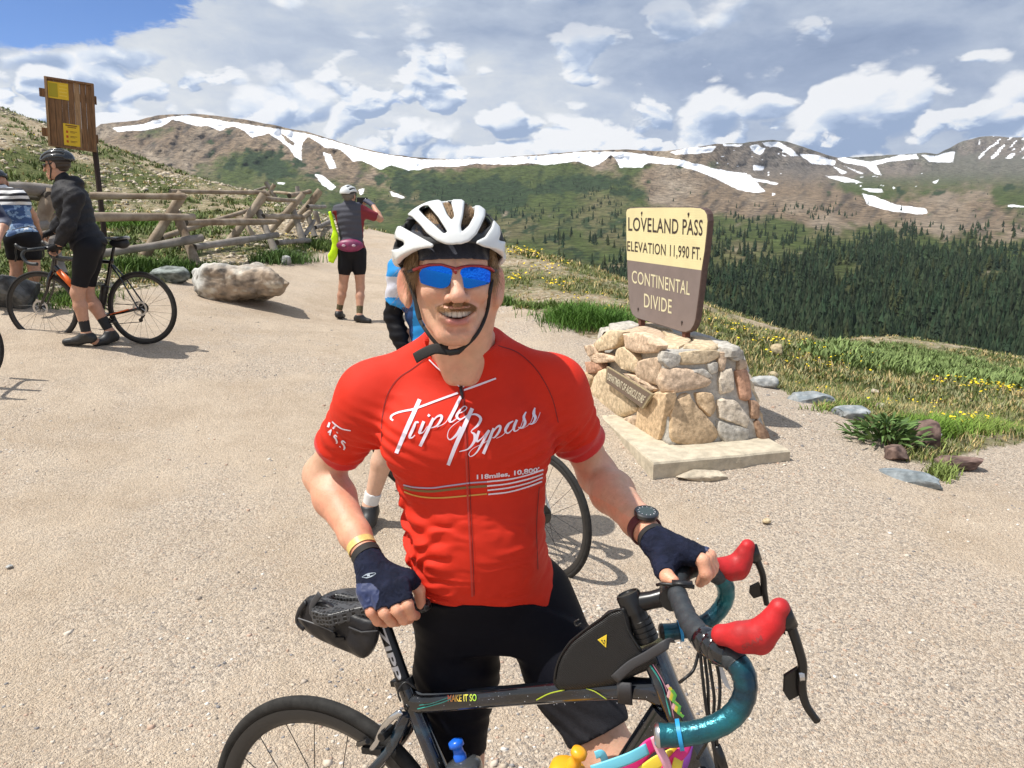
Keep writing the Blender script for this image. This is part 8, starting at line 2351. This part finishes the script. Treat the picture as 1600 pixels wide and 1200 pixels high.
sdf_obj('bag_body', lambda P: s_min(s_ell(P, q, (.085, .045, .045)), s_ell(P, q + (.04, 0, .0), (.05, .045, .05)), .02) - .0, q - .15, q + .15, .009, bag_m, wb_, q)
q = np.array(Mb @ Vector((.0, 0, 0))); bz = Mb @ Vector((-.045, 0, .47)); az_ = (Mb.to_3x3() @ Vector((-.29, 0, .95))).normalized()
bottle('water_bottle', np.array(bz) - np.array(az_) * .1, az_, .036, .16, black_m, black_m, mat('dark_nozzle', (.03, .03, .03), .4), 'black water bottle on the seat tube of the orange-trimmed bicycle')
# --- man in the grey vest taking a picture
Dv = 10.25; v_ = lambda px, py, D=Dv: W(px, py, D)
J = dict(pelvis=v_(550,390), neck=v_(546,320), head=v_(546,306), shL=v_(529,329), elL=v_(545,338,Dv+.30), wrL=v_(557,322,Dv+.42), haL=v_(562,316,Dv+.46), shR=v_(564,329), elR=v_(594,342,Dv+.12), wrR=v_(583,321,Dv+.30), haR=v_(573,314,Dv+.40),
         hiL=v_(541,396), knL=v_(536,449), anL=v_(530,490), toL=v_(536,497,Dv+.1), hiR=v_(560,396), knR=v_(563,449), anR=v_(562,497,Dv-.12), toR=v_(577,502,Dv-.14))
for s in 'LR': J['to' + s][2] = gz1(*J['to' + s][:2]) + .03; J['an' + s][2] = J['to' + s][2] + .07
b0 = np.array((W(550, 500, Dv)[0], Dv, gz1(W(550, 500, Dv)[0], Dv)))
vest = mat('slate_grey_vest', (.075, .078, .098), .7, spec=.2); maroon = mat('maroon_sleeve', (.20, .012, .022), .65)
def vz(c): return (c[:, 0] > J['shR'][0] + .012) | ((c[:, 0] < J['shL'][0] - .01) & (c[:, 2] < J['shL'][2]))
camo = mat('camo_sock', (.05, .045, .02), .85, col2=(.14, .11, .05), vscale=60)
rt, (hc, HM, at, M, bs) = figure('man in a grey vest and maroon sleeves seen from behind, photographing the mountains', b0, J, (-1, 0, 0),
    [('vest', [vest, maroon], 'top', .014, dict(sleeve=.78, hem=.02, zone=vz)), ('shorts', blk, 'short', .006, dict(len=.62)), ('sock', camo, 'sock', .004, dict(s='L', h=.19)), ('sock', camo, 'sock', .004, dict(s='R', h=.19)),
     ('shoe', dark_shoe, 'shoe', .006, dict(s='L')), ('shoe', dark_shoe, 'shoe', .006, dict(s='R')), ('glove', mat('navy_grey_glove', (.05, .055, .09), .7), 'gloves', .004, dict(s='L')), ('glove', mat('navy_grey_glove'), 'gloves', .004, dict(s='R')), ('hair', mat('grey_hair', (.16, .14, .12), .6), 'hair', 0, {})], hold=.009, face=(.35, .95, 0))
helmet(rt, hc, HM, bs, white_shell_m, grey_shell_m, .0075)
q = at(.10, -.12); wp = empty('waist_pack', q, label='magenta waist pack worn at the back by the man in the grey vest', cat='bag')
sdf_obj('pack_body', lambda P: s_max(s_ell(P, q, (.175, .075, .085)), -s_ell(P, q + (0, .14, 0), (.17, .12, .2)), .01), q - .25, q + .25, .010, mat('magenta_pack', (.28, .03, .11), .45, col2=(.12, .02, .07), vscale=14), wp, q)
for k in (-1, 1):
    mb = MB(); mb.ball((k * .065, -.073, 0), (.026, .006, .016), 10, 6); mb.obj('pack_badge', mat('pale_badge', (.5, .35, .42), .4), wp, True)
p = (hands_ := (v_(566, 313, Dv + .42))); ph = empty('mobile_phone', p, label='dark phone held up sideways by the man in the grey vest', cat='phone')
mb = MB(); mb.box((0, 0, 0), (.15, .010, .075)); mb.obj('phone_case', black_m, ph, bevel=.004)
mb = MB(); mb.lathe([(0, 0), (.008, 0), (.008, .003), (0, .003)], (.045, -.005, .015), (0, -1, 0), 12); mb.obj('phone_camera', steel_m, ph, True)
neon = mat('neon_yellow_jacket', (.58, .90, .02), .6, spec=.2)
c = v_(519, 372, Dv - .05); nj = empty('neon_jacket', c, label='neon yellow jacket dangling at the left hip of the man in the grey vest', cat='jacket')
polj = [(513,331),(517,330),(520,338),(524,352),(528,366),(529,384),(527,400),(521,412),(513,409),(512,398),(517,390),(519,380),(517,372),(520,360),(516,344)]
def jf(P):
    px, py, _ = proj(P); d = s_poly2(px, py, polj) / 117.; return s_max(d, np.abs(P[:, 1] - (Dv - .05)) - .045, .03) + .012 * (fbm(P, 16, 3, 2.0) - .5)
sdf_obj('jacket_cloth', jf, c + (-.25, -.15, -.45), c + (.25, .15, .5), .0085, neon, nj, c)
# --- rider in the striped jersey at the left edge
Ds = 8.45; v_ = lambda px, py, D=Ds: W(px, py, D)
def stripes():
    m = bpy.data.materials.new('striped_mountain_jersey'); m.use_nodes = True; nt = m.node_tree; N = nt.nodes.new; L = nt.links.new; b = nt.nodes['Principled BSDF']; b.inputs['Roughness'].default_value = .7
    tc = N('ShaderNodeTexCoord').outputs['Object']; w = N('ShaderNodeTexWave'); w.bands_direction = 'Z'; w.inputs['Scale'].default_value = 5.2; w.inputs['Distortion'].default_value = 1.6; w.inputs['Detail Scale'].default_value = .8; L(tc, w.inputs['Vector'])
    r = N('ShaderNodeValToRGB'); r.color_ramp.interpolation = 'CONSTANT'; e = r.color_ramp.elements; e[0].color = (.012, .012, .02, 1); e[1].position = .48; e[1].color = (.75, .75, .76, 1); L(w.outputs['Fac'], r.inputs[0])
    n = N('ShaderNodeTexNoise'); n.inputs['Scale'].default_value = 9; n.inputs['Detail'].default_value = 5; L(tc, n.inputs['Vector']); r2 = N('ShaderNodeValToRGB'); r2.color_ramp.interpolation = 'CONSTANT'; e = r2.color_ramp.elements; e[0].color = (.04, .09, .22, 1); e[1].position = .58; e[1].color = (.75, .76, .78, 1); x = e.new(.46); x.color = (.22, .34, .52, 1); L(n.outputs['Fac'], r2.inputs[0])
    s = N('ShaderNodeSeparateXYZ'); L(tc, s.inputs[0]); g = N('ShaderNodeMath'); g.operation = 'GREATER_THAN'; L(s.outputs[2], g.inputs[0]); g.inputs[1].default_value = .98; mx = N('ShaderNodeMix'); mx.data_type = 'RGBA'; L(g.outputs[0], mx.inputs[0]); L(r2.outputs[0], mx.inputs[6]); L(r.outputs[0], mx.inputs[7]); L(mx.outputs[2], b.inputs['Base Color']); return m
J = dict(pelvis=v_(36,372), neck=v_(8,302,Ds+.05), head=v_(-2,286,Ds+.12), shR=v_(30,306), elR=v_(50,335,Ds+.25), wrR=v_(60,360,Ds+.35), shL=v_(-10,312), elL=v_(-18,345,Ds+.2), wrL=v_(-14,368,Ds+.3),
         hiR=v_(48,378), knR=v_(54,425), anR=v_(58,476,Ds+.05), toR=v_(52,482,Ds+.2), hiL=v_(24,378), knL=v_(26,425), anL=v_(25,480), toL=v_(18,488,Ds-.05))
for s in 'LR': J['to' + s][2] = gz1(*J['to' + s][:2]) + .03; J['an' + s][2] = J['to' + s][2] + .07
b0 = np.array((W(36, 484, Ds)[0], Ds, gz1(W(36, 484, Ds)[0], Ds)))
rt, (hc, HM, at, M, bs) = figure('cyclist in a black and white striped jersey with blue mountains, bending over, seen from behind', b0, J, (-.96, -.1, -.15),
    [('jersey', stripes(), 'top', .008, dict(sleeve=.55, hem=.0)), ('shorts', blk, 'short', .006, dict(len=.60)), ('sock', white_sock, 'sock', .005, dict(s='L', h=.12)), ('sock', white_sock, 'sock', .005, dict(s='R', h=.12)), ('shoe', dark_shoe, 'shoe', .005, dict(s='L')), ('shoe', dark_shoe, 'shoe', .005, dict(s='R'))], hold=.010, face=(-.6, .8, -.2))
helmet(rt, hc, HM, bs, mat('black_helmet_shell'), grey_shell_m, .008)
# --- rider at the very edge of the picture
De = 7.9; v_ = lambda px, py, D=De: W(px, py, D)
J = dict(pelvis=v_(-70,372), neck=v_(-40,300), head=v_(-38,284), shR=v_(-18,312), elR=v_(8,346), wrR=v_(-2,372,De-.2), shL=v_(-62,312), elL=v_(-80,345), wrL=v_(-70,370,De-.2), hiR=v_(-58,380), knR=v_(-55,440), anR=v_(-55,500), toR=v_(-55,508,De-.2), hiL=v_(-80,380), knL=v_(-82,440), anL=v_(-82,500), toL=v_(-82,508,De-.2))
for s in 'LR': J['to' + s][2] = gz1(*J['to' + s][:2]) + .03; J['an' + s][2] = J['to' + s][2] + .07
b0 = np.array((W(-70, 505, De)[0], De, gz1(W(-70, 505, De)[0], De)))
rt, (hc, HM, at, M, bs) = figure('rider in a navy patterned jersey, only an elbow showing at the left edge', b0, J, (1, 0, 0),
    [('jersey', mat('navy_pattern_jersey', (.012, .016, .05), .7, col2=(.20, .22, .28), vscale=7, det=1), 'top', .010, dict(sleeve=1.3, hem=.0)), ('shorts', blk, 'short', .006, dict(len=.60))], hold=.014, face=(0, -1, 0))
# --- rider behind the man in red: blue and white jersey, black arm warmers
Dp = 3.95; v_ = lambda px, py, D=Dp: W(px, py, D)
J = dict(pelvis=v_(690,560,Dp), neck=v_(672,405,Dp), head=v_(690,372,Dp), shL=v_(628,422,Dp-.02), elL=v_(614,494,Dp+.02), wrL=v_(642,575,Dp-.05), shR=v_(722,424,Dp+.02), elR=v_(745,492,Dp), wrR=v_(735,565,Dp-.1),
         hiL=v_(655,582,Dp), knL=v_(606,688,Dp-.02), anL=v_(578,800,Dp), toL=v_(571,823,Dp-.12), hiR=v_(715,582,Dp), knR=v_(720,700,Dp+.05), anR=v_(730,810,Dp), toR=v_(745,822,Dp-.1))
for s in 'LR': J['to' + s][2] = gz1(*J['to' + s][:2]) + .035; J['an' + s][2] = J['to' + s][2] + .075
b0 = np.array((W(690, 820, Dp)[0], Dp, gz1(W(690, 820, Dp)[0], Dp)))
wj = mat('white_jersey', (.62, .63, .72), .6, var=.08, vscale=20); bj = mat('azure_jersey', (.03, .28, .68), .55, spec=.2); nb = mat('navy_blue_panel', (.012, .05, .17), .6)
def bz_(c):
    _, py, _ = proj(c); px, _, _ = proj(c); out = np.zeros(len(c), int) + 1
    out[(py > 432) & (py < 465) & (px < 642)] = 0; out[(px > 628) & (px < 645) & (py > 480)] = 2
    return out
rt, (hc, HM, at, M, bs) = figure('rider in a blue and white jersey and black arm warmers behind the man in red', b0, J, (-1, -.1, 0),
    [('jersey', [wj, bj, nb], 'top', .008, dict(sleeve=.70, hem=-.04, zone=bz_)), ('arm_warmer', blk, 'sleeves', .004, dict(s='L', a=.62)), ('arm_warmer', blk, 'sleeves', .004, dict(s='R', a=.62)), ('shorts', blk, 'short', .006, dict(len=.70)), ('sock', white_sock, 'sock', .004, dict(s='L', h=.085)), ('sock', white_sock, 'sock', .004, dict(s='R', h=.085)),
     ('shoe', dark_shoe, 'shoe', .006, dict(s='L')), ('shoe', dark_shoe, 'shoe', .006, dict(s='R')), ('glove', blk, 'gloves', .003, dict(s='L')), ('glove', blk, 'gloves', .003, dict(s='R'))], hold=.007, skin=mat('fair_skin', (.62, .38, .27), .5, var=.06, vscale=40, sss=.1), face=(.1, 1, 0))
helmet(rt, hc, HM, bs, white_shell_m, grey_shell_m, .007)
jt = [o for o in rt.children if o.name.startswith('jersey')][0]
rw = W(838, 801, 3.62); fw_ = W(655, 692, 4.38); yaw2 = math.atan2(fw_[1] - rw[1], fw_[0] - rw[0]); mx = rw + (fw_ - rw) * .41
pit = math.asin(max(-.2, min(.2, (fw_[2] - rw[2]) / np.linalg.norm(fw_ - rw))))
Mb = Matrix.Translation((mx[0], mx[1], mx[2] - .338)) @ Matrix.Rotation(yaw2, 4, 'Z') @ Matrix.Rotation(-pit, 4, 'Y')
simple_bike('road_bicycle', Mb, 'light grey road bicycle whose rear wheel shows beside the hip of the man in red', mat('pale_grey_paint', (.45, .47, .48), .35, coat=.5), black_m, dark_tape_m, None, steer=.6, rotor=False, s=.52, sh=.68)
# --- bicycle cut by the left edge of the picture
c = W(-46, 590, 5.6)
Mb = Matrix.Translation((c[0] - .72, c[1] + .05, gz1(c[0], c[1]))) @ Matrix.Rotation(R(5), 4, 'Z')
simple_bike('road_bicycle', Mb, 'black bicycle mostly cut off by the left edge of the picture', gloss_black_m, black_m, dark_tape_m, None, s=.52)
# ------------------------------------------------------------------ ground cover
leaf_m = mat('grass_blades', (.10, .14, .04), .7, attr='tint', spec=.25)
flower_m = mat('yellow_petals', (.85, .62, .02), .6, spec=.2)
def blades(pos, h, w, lean, col, rg, per):
    """pos (n,3) tuft centres -> bent triangular blades"""
    n = len(pos); P = np.repeat(pos, per, 0); H = np.repeat(h, per) * rg.uniform(.5, 1.15, n * per); a = rg.uniform(0, 2 * np.pi, n * per); L = lean * rg.uniform(.3, 1.6, n * per)
    spread = np.repeat(h, per) * .45; P = P + np.stack([rg.normal(0, 1, n * per) * spread, rg.normal(0, 1, n * per) * spread, 0 * a], -1)
    d = np.stack([np.cos(a), np.sin(a), 0 * a], -1); s = np.stack([-np.sin(a), np.cos(a), 0 * a], -1) * (w * rg.uniform(.7, 1.4, n * per))[:, None]
    up = np.array((0, 0, 1.0))
    b0 = P - s; b1 = P + s; m = P + up * (H * .6)[:, None] + d * (H * L * .35)[:, None]; m0 = m - s * .7; m1 = m + s * .7; t = P + up * H[:, None] * .98 + d * (H * L)[:, None]
    V = np.stack([b0, b1, m1, m0, t], 1).reshape(-1, 3); k = np.arange(n * per) * 5
    F = np.concatenate([np.stack([k, k + 1, k + 2], -1), np.stack([k, k + 2, k + 3], -1), np.stack([k + 3, k + 2, k + 4], -1)])
    C = np.repeat(np.repeat(col, per, 0) * rg.uniform(.9, 1.7, (n * per, 1)) * np.array((1.12, 1.0, .9)), 5, 0)
    return V, F, C
def join3(L):
    V = []; F = []; C = []; n = 0
    for v, f, c in L: V.append(v); F.append(f + n); C.append(c); n += len(v)
    return np.concatenate(V), np.concatenate(F), np.concatenate(C)
def ground_cover():
    rg = np.random.default_rng(21)
    # candidates spread so that density per pixel stays even
    N = 90000
    D = np.exp(rg.uniform(np.log(4.5), np.log(33), N)); px = rg.uniform(-250, 1900, N); x = (px - 800) / 1200 * D * 1.0
    z0 = gz0(x, D); g = gravel_mask(x, D); gr = green_at(x, D)
    pr = np.where(g, 0, np.clip((gr - .30) * 1.25, 0.03, .85) * np.where(x > 0, 1.0, .62))
    k = rg.random(N) < pr; x, y, gr = x[k], D[k], gr[k]; z = gz(x, y)
    pos = np.stack([x, y, z - .01], -1)
    lush = np.array((.115, .150, .045)); dry = np.array((.34, .29, .15)); sage = np.array((.20, .22, .13)); dark = np.array((.060, .095, .030))
    t = rg.random(len(x))[:, None]; gg = gr[:, None]
    col = np.where(t < .25 + .3 * (1 - gg), dry, np.where(t < .55, sage, np.where(t < .85, lush, dark)))
    h = rg.uniform(.035, .085, len(x)) * (.6 + .6 * gr)
    sets = []
    near = y < 9
    for m, per, w in ((near, 8, .0035), (~near & (y < 16), 6, .007), (y >= 16, 5, .013)):
        sets.append(blades(pos[m], h[m] * (1 if w < .01 else 1.2), w, .7, col[m], rg, per))
    V, F, C = join3(sets)
    me = mesh_np('grass', V, F, leaf_m); vcol(me, 'tint', C); o = link('grass', me); tag(o, 'patchy alpine grass and weeds on the slopes around the gravel lot', 'grass', kind='stuff')
    # pale stones and low dark shrubs strewn over the bare slope
    M = 9000; px = rg.uniform(-200, 560, M); y = np.exp(rg.uniform(np.log(8.5), np.log(32), M)); x = (px - 800) / 1200 * y
    k = ~gravel_mask(x, y); x, y = x[k], y[k]; z = gz(x, y); q = fbm(np.stack([x, y], -1), .7, 3, 71.0); m = q > .52
    xs, ys, zs = x[m], y[m], z[m]; n = len(xs); s = rg.uniform(.012, .05, n) * (.5 + ys / 18)
    base = np.array([(1, 0, 0), (-.5, .87, 0), (-.5, -.87, 0), (.5, .8, .55), (-1, 0, .5), (.5, -.8, .6), (0, 0, .95)], float); tri = np.array([(0, 1, 3), (1, 4, 3), (1, 2, 4), (2, 5, 4), (2, 0, 5), (0, 3, 5), (3, 4, 6), (4, 5, 6), (5, 3, 6)])
    V = base[None] * s[:, None, None] * rg.uniform(.6, 1.3, (n, 7, 1)) * np.array((1.3, 1, .8)) + np.stack([xs, ys, zs - s * .2], -1)[:, None]
    me = mesh_np('slope_stones', V.reshape(-1, 3), (tri[None] + (np.arange(n) * 7)[:, None, None]).reshape(-1, 3), mat('pale_slope_stone', (.52, .45, .35), .9, var=.25, vscale=3)); o = link('slope_stones', me); tag(o, 'pale stones strewn over the dry hillside above the fence', 'stones', kind='stuff')
    m = (q < .46) & (rg.random(len(x)) < .55); p2 = np.stack([x[m], y[m], z[m] - .02], -1); n = len(p2)
    V, F, C = blades(p2, rg.uniform(.06, .16, n), .014, .9, np.tile(np.array((.085, .125, .042)), (n, 1)) * rg.uniform(.6, 1.5, (n, 1)), rg, 12)
    me = mesh_np('low_shrubs', V, F, leaf_m); vcol(me, 'tint', C); o = link('low_shrubs', me); tag(o, 'clumps of low green shrubs dotted over the dry hillside', 'shrubs', kind='stuff')
    # lush dark tufts beside the monument and on the edges
    S = []
    for (cx, cy, D0, sx, sy, n, hh, c) in ((905,498,9.0,48,12,420,.20,(.055,.13,.020)),(960,505,8.4,22,14,150,.22,(.05,.12,.02)),(1450,675,6.0,55,16,330,.13,(.10,.19,.03)),(1530,668,6.2,60,14,260,.12,(.11,.18,.035)),(1470,740,5.3,14,14,60,.10,(.14,.20,.06)),
                                        (300,428,12,30,5,90,.25,(.06,.12,.025)),(240,420,11,50,8,240,.22,(.06,.12,.025)),(120,470,8.8,50,10,200,.16,(.07,.13,.025)),(440,405,13,40,6,120,.25,(.055,.11,.03)),(500,385,15.5,25,8,110,.25,(.07,.12,.03)),(190,345,14,60,10,260,.22,(.07,.15,.02)),(1330,640,6.7,60,10,80,.11,(.11,.17,.04)),(845,480,10.5,40,5,70,.13,(.09,.14,.04)),(785,475,11,20,5,40,.16,(.05,.10,.02))):
        pts = []
        for _ in range(n):
            q = (rg.normal(cx, sx * .5), rg.normal(cy, sy * .5)); p = W(q[0], q[1], D0); 
            for _k in range(6): p = W(q[0], q[1], p[1] + (p[2] - float(gz0(p[0], p[1])[0])) * 1.8)
            pts.append((p[0], p[1], 0))
        pts = np.array(pts); pts[:, 2] = gz(pts[:, 0], pts[:, 1]) - .01
        S.append(blades(pts, rg.uniform(.5, 1.0, n) * hh, .0045 if D0 < 9.5 else .008, .8, np.tile(np.array(c), (n, 1)) * rg.uniform(.7, 1.4, (n, 1)), rg, 9))
    V, F, C = join3(S); me = mesh_np('tall_grass', V, F, leaf_m); vcol(me, 'tint', C); o = link('tall_grass', me); tag(o, 'tall lush green grass at the edges of the gravel', 'grass', kind='stuff')
    # yellow flowers
    VV = []; FF = []; n = 0
    for (cx, cy, D0, sx, sy, m, s) in ((815,398,17,34,9,260,.022),(860,420,15,30,8,120,.02),(805,437,13,14,6,130,.018),(868,447,12.5,22,7,110,.018),(905,470,11.5,60,14,60,.014),(960,490,10,40,12,40,.014),(1512,667,6.3,42,5,190,.011),(1470,663,6.4,18,4,40,.010),
                                         (1200,540,12,50,10,150,.016),(1290,570,12,90,18,190,.015),(1130,510,11,40,8,60,.015),(1560,615,12,60,7,260,.018),(1500,607,12,50,6,90,.017),(1590,600,20,30,5,110,.022),(1430,640,8,90,14,90,.010),(380,300,20,60,14,70,.018),(480,360,16,25,14,60,.018),(505,350,18,15,12,60,.018),(60,215,28,40,8,30,.022),(1150,520,11.5,40,8,50,.014),(650,480,10,60,30,0,.01),(1290,620,7.5,40,10,40,.009),(330,395,13,60,10,30,.014),(1340,560,15,90,8,110,.02)):
        for _ in range(int(m * .32)):
            q = (rg.normal(cx, sx * .5), rg.normal(cy, sy * .5)); p = W(q[0], q[1], D0)
            for _k in range(6): p = W(q[0], q[1], min(40, p[1] + (p[2] - float(gz0(p[0], p[1])[0])) * 1.8))
            if gravel_mask(p[0:1], p[1:2])[0]: continue
            c = np.array((p[0], p[1], gz1(p[0], p[1]) + rg.uniform(.04, .12))); r_ = s * rg.uniform(.7, 1.3); a0 = rg.uniform(0, 6)
            tl = rg.uniform(-.5, .5, 2)
            V = [c] + [c + r_ * np.array((math.cos(a0 + k * 1.2566), math.sin(a0 + k * 1.2566), tl[0] * math.cos(a0 + k * 1.2566) + tl[1] * math.sin(a0 + k * 1.2566))) * (1 if k % 1 == 0 else .5) for k in range(5)]
            VV += V; FF += [(n, n + 1 + k, n + 1 + (k + 1) % 5) for k in range(5)]; n += 6
    me = mesh_np('wildflowers', np.array(VV), np.array(FF), flower_m); o = link('wildflowers', me); tag(o, 'small yellow wildflowers scattered through the alpine grass', 'flowers', kind='stuff')
    # willow scrub on the right-hand meadow
    M = 26000
    px = rg.uniform(1180, 2100, M); D = rg.uniform(11, 27, M); x = (px - 800) / 1200 * D; z = gz0(x, D); qx, qy, _ = proj(np.stack([x, D, z], -1))
    k = inpoly(qx, qy, [(1230,548),(1300,540),(1400,537),(1470,552),(1600,582),(2100,660),(2100,700),(1600,612),(1500,604),(1440,592),(1380,580),(1300,566)]); x, y = x[k], D[k]
    pos = np.stack([x, y, gz(x, y)], -1); n_ = len(pos)
    V, F, C = blades(pos, rg.uniform(.07, .17, n_), .016, .6, np.tile(np.array((.125, .190, .070)), (n_, 1)) * rg.uniform(.65, 1.35, (n_, 1)), rg, 6)
    me = mesh_np('willow_scrub', V, F, leaf_m); vcol(me, 'tint', C); o = link('willow_scrub', me); tag(o, 'low green willow scrub covering the meadow right of the sign', 'scrub', kind='stuff')
ground_cover()
def leafy_plant():
    rg = np.random.default_rng(9); c = gpt(1384, 694, 5.7); root = empty('leafy_plant', c, label='bushy plant with long dark green leaves growing at the gravel edge', cat='plant')
    VV = []; CC = []; FF = []; n = 0
    for i in range(420):
        a = rg.uniform(0, 6.28); rad = rg.uniform(0, .25) * rg.random() ** .4; base = np.array((rad * 1.25 * math.cos(a), rad * .8 * math.sin(a), rg.uniform(.02, .20 * (1 - rad * 2.2))))
        d = np.array((math.cos(a), math.sin(a), rg.uniform(-.1, 1.5))); d /= np.linalg.norm(d); L = rg.uniform(.07, .14); w = rg.uniform(.008, .013); s = np.cross(d, (rg.normal(), rg.normal(), 1)); s /= np.linalg.norm(s)
        dn = np.array((0, 0, -1.0))
        V = [base, base + d * L * .35 + s * w, base + d * L * .35 - s * w, base + d * L * .75 + s * w * .7 + dn * L * .08, base + d * L * .75 - s * w * .7 + dn * L * .08, base + d * L + dn * L * .2]
        VV += V; FF += [(n, n + 1, n + 2), (n + 1, n + 3, n + 4), (n + 1, n + 4, n + 2), (n + 3, n + 5, n + 4)]; n += 6; CC += [np.array((.085, .145, .042)) * rg.uniform(.6, 1.7)] * 6
    me = mesh_np('foliage', np.array(VV), np.array(FF), leaf_m); vcol(me, 'tint', np.array(CC)); o = link('foliage', me, root); o['kind'] = 'stuff'
    for i in range(9):
        a = rg.uniform(0, 6.28); mb = MB(); mb.tube([(0, 0, -.02), (.06 * math.cos(a), .05 * math.sin(a), .09), (.13 * math.cos(a), .11 * math.sin(a), .17)], [.005, .004, .002], 5); mb.obj('stem', mat('plant_stem', (.10, .09, .04), .8), root, True)
leafy_plant()
# loose stones on the gravel
def pebbles():
    rg = np.random.default_rng(33); N = 26000
    D = np.exp(rg.uniform(np.log(1.2), np.log(11), N)); px = rg.uniform(-100, 1700, N); x = (px - 800) / 1200 * np.hypot(D, 1.3)
    keep = gravel_mask(x, D) & (rg.random(N) < np.where(x > -.6, 1.0, .45) * np.clip((fbm(np.stack([x, D], -1), .8, 3, 60.0) - .38) * 3.6, .05, 1))
    x, y = x[keep], D[keep]; z = gz(x, y); n = len(x)
    s = rg.uniform(.0035, .0085, n) * np.where(rg.random(n) < .05, 1.9, 1) * (1 + .05 * y)
    base = np.array([(1, 0, 0), (-.5, .87, 0), (-.5, -.87, 0), (.5, .8, .55), (-1, 0, .5), (.5, -.8, .6), (0, 0, .95)], float)
    tri = np.array([(0, 1, 3), (1, 4, 3), (1, 2, 4), (2, 5, 4), (2, 0, 5), (0, 3, 5), (3, 4, 6), (4, 5, 6), (5, 3, 6)])
    a = rg.uniform(0, 6.28, n); ca, sa = np.cos(a), np.sin(a); st = np.stack([s * rg.uniform(.7, 1.4, n), s, s * rg.uniform(.5, .9, n)], -1)
    B = base[None] * st[:, None] * rg.uniform(.75, 1.25, (n, 7, 1)); X = B[..., 0] * ca[:, None] - B[..., 1] * sa[:, None] + x[:, None]; Y = B[..., 0] * sa[:, None] + B[..., 1] * ca[:, None] + y[:, None]; Z = B[..., 2] + z[:, None] - (s * .15)[:, None]
    V = np.stack([X, Y, Z], -1).reshape(-1, 3); F = (tri[None] + (np.arange(n) * 7)[:, None, None]).reshape(-1, 3)
    pal = np.array([(.55, .47, .38), (.62, .55, .46), (.40, .34, .28), (.26, .25, .25), (.70, .66, .60), (.48, .34, .26), (.50, .42, .33)])
    C = np.repeat(pal[rg.integers(0, 7, n)] * rg.uniform(.8, 1.15, (n, 1)), 7, 0)
    me = mesh_np('gravel_stones', V, F, mat('pebble', (.5, .5, .5), .9, attr='tint', spec=.15)); vcol(me, 'tint', C); o = link('gravel_stones', me); tag(o, 'loose small stones scattered over the gravel lot', 'gravel', kind='stuff'); print('pebbles', n)
pebbles()
# ------------------------------------------------------------------ thin mountain air
def build_haze():
    lo = (-9000, -60, -120); hi = (9000, 9500, 1400)
    mb = MB(); mb.box([(a + b) / 2 for a, b in zip(lo, hi)], [b - a for a, b in zip(lo, hi)])
    m = bpy.data.materials.new('thin_haze'); m.use_nodes = True; nt = m.node_tree; nt.nodes.clear()
    o = nt.nodes.new('ShaderNodeOutputMaterial'); v = nt.nodes.new('ShaderNodeVolumePrincipled')
    v.inputs['Color'].default_value = (.78, .86, 1, 1); v.inputs['Density'].default_value = 0.000028; v.inputs['Anisotropy'].default_value = 0.2
    nt.links.new(v.outputs[0], o.inputs['Volume'])
    ob = mb.obj('haze', m); tag(ob, 'thin pale blue haze in front of the distant mountains', 'haze', kind='stuff')
build_haze()
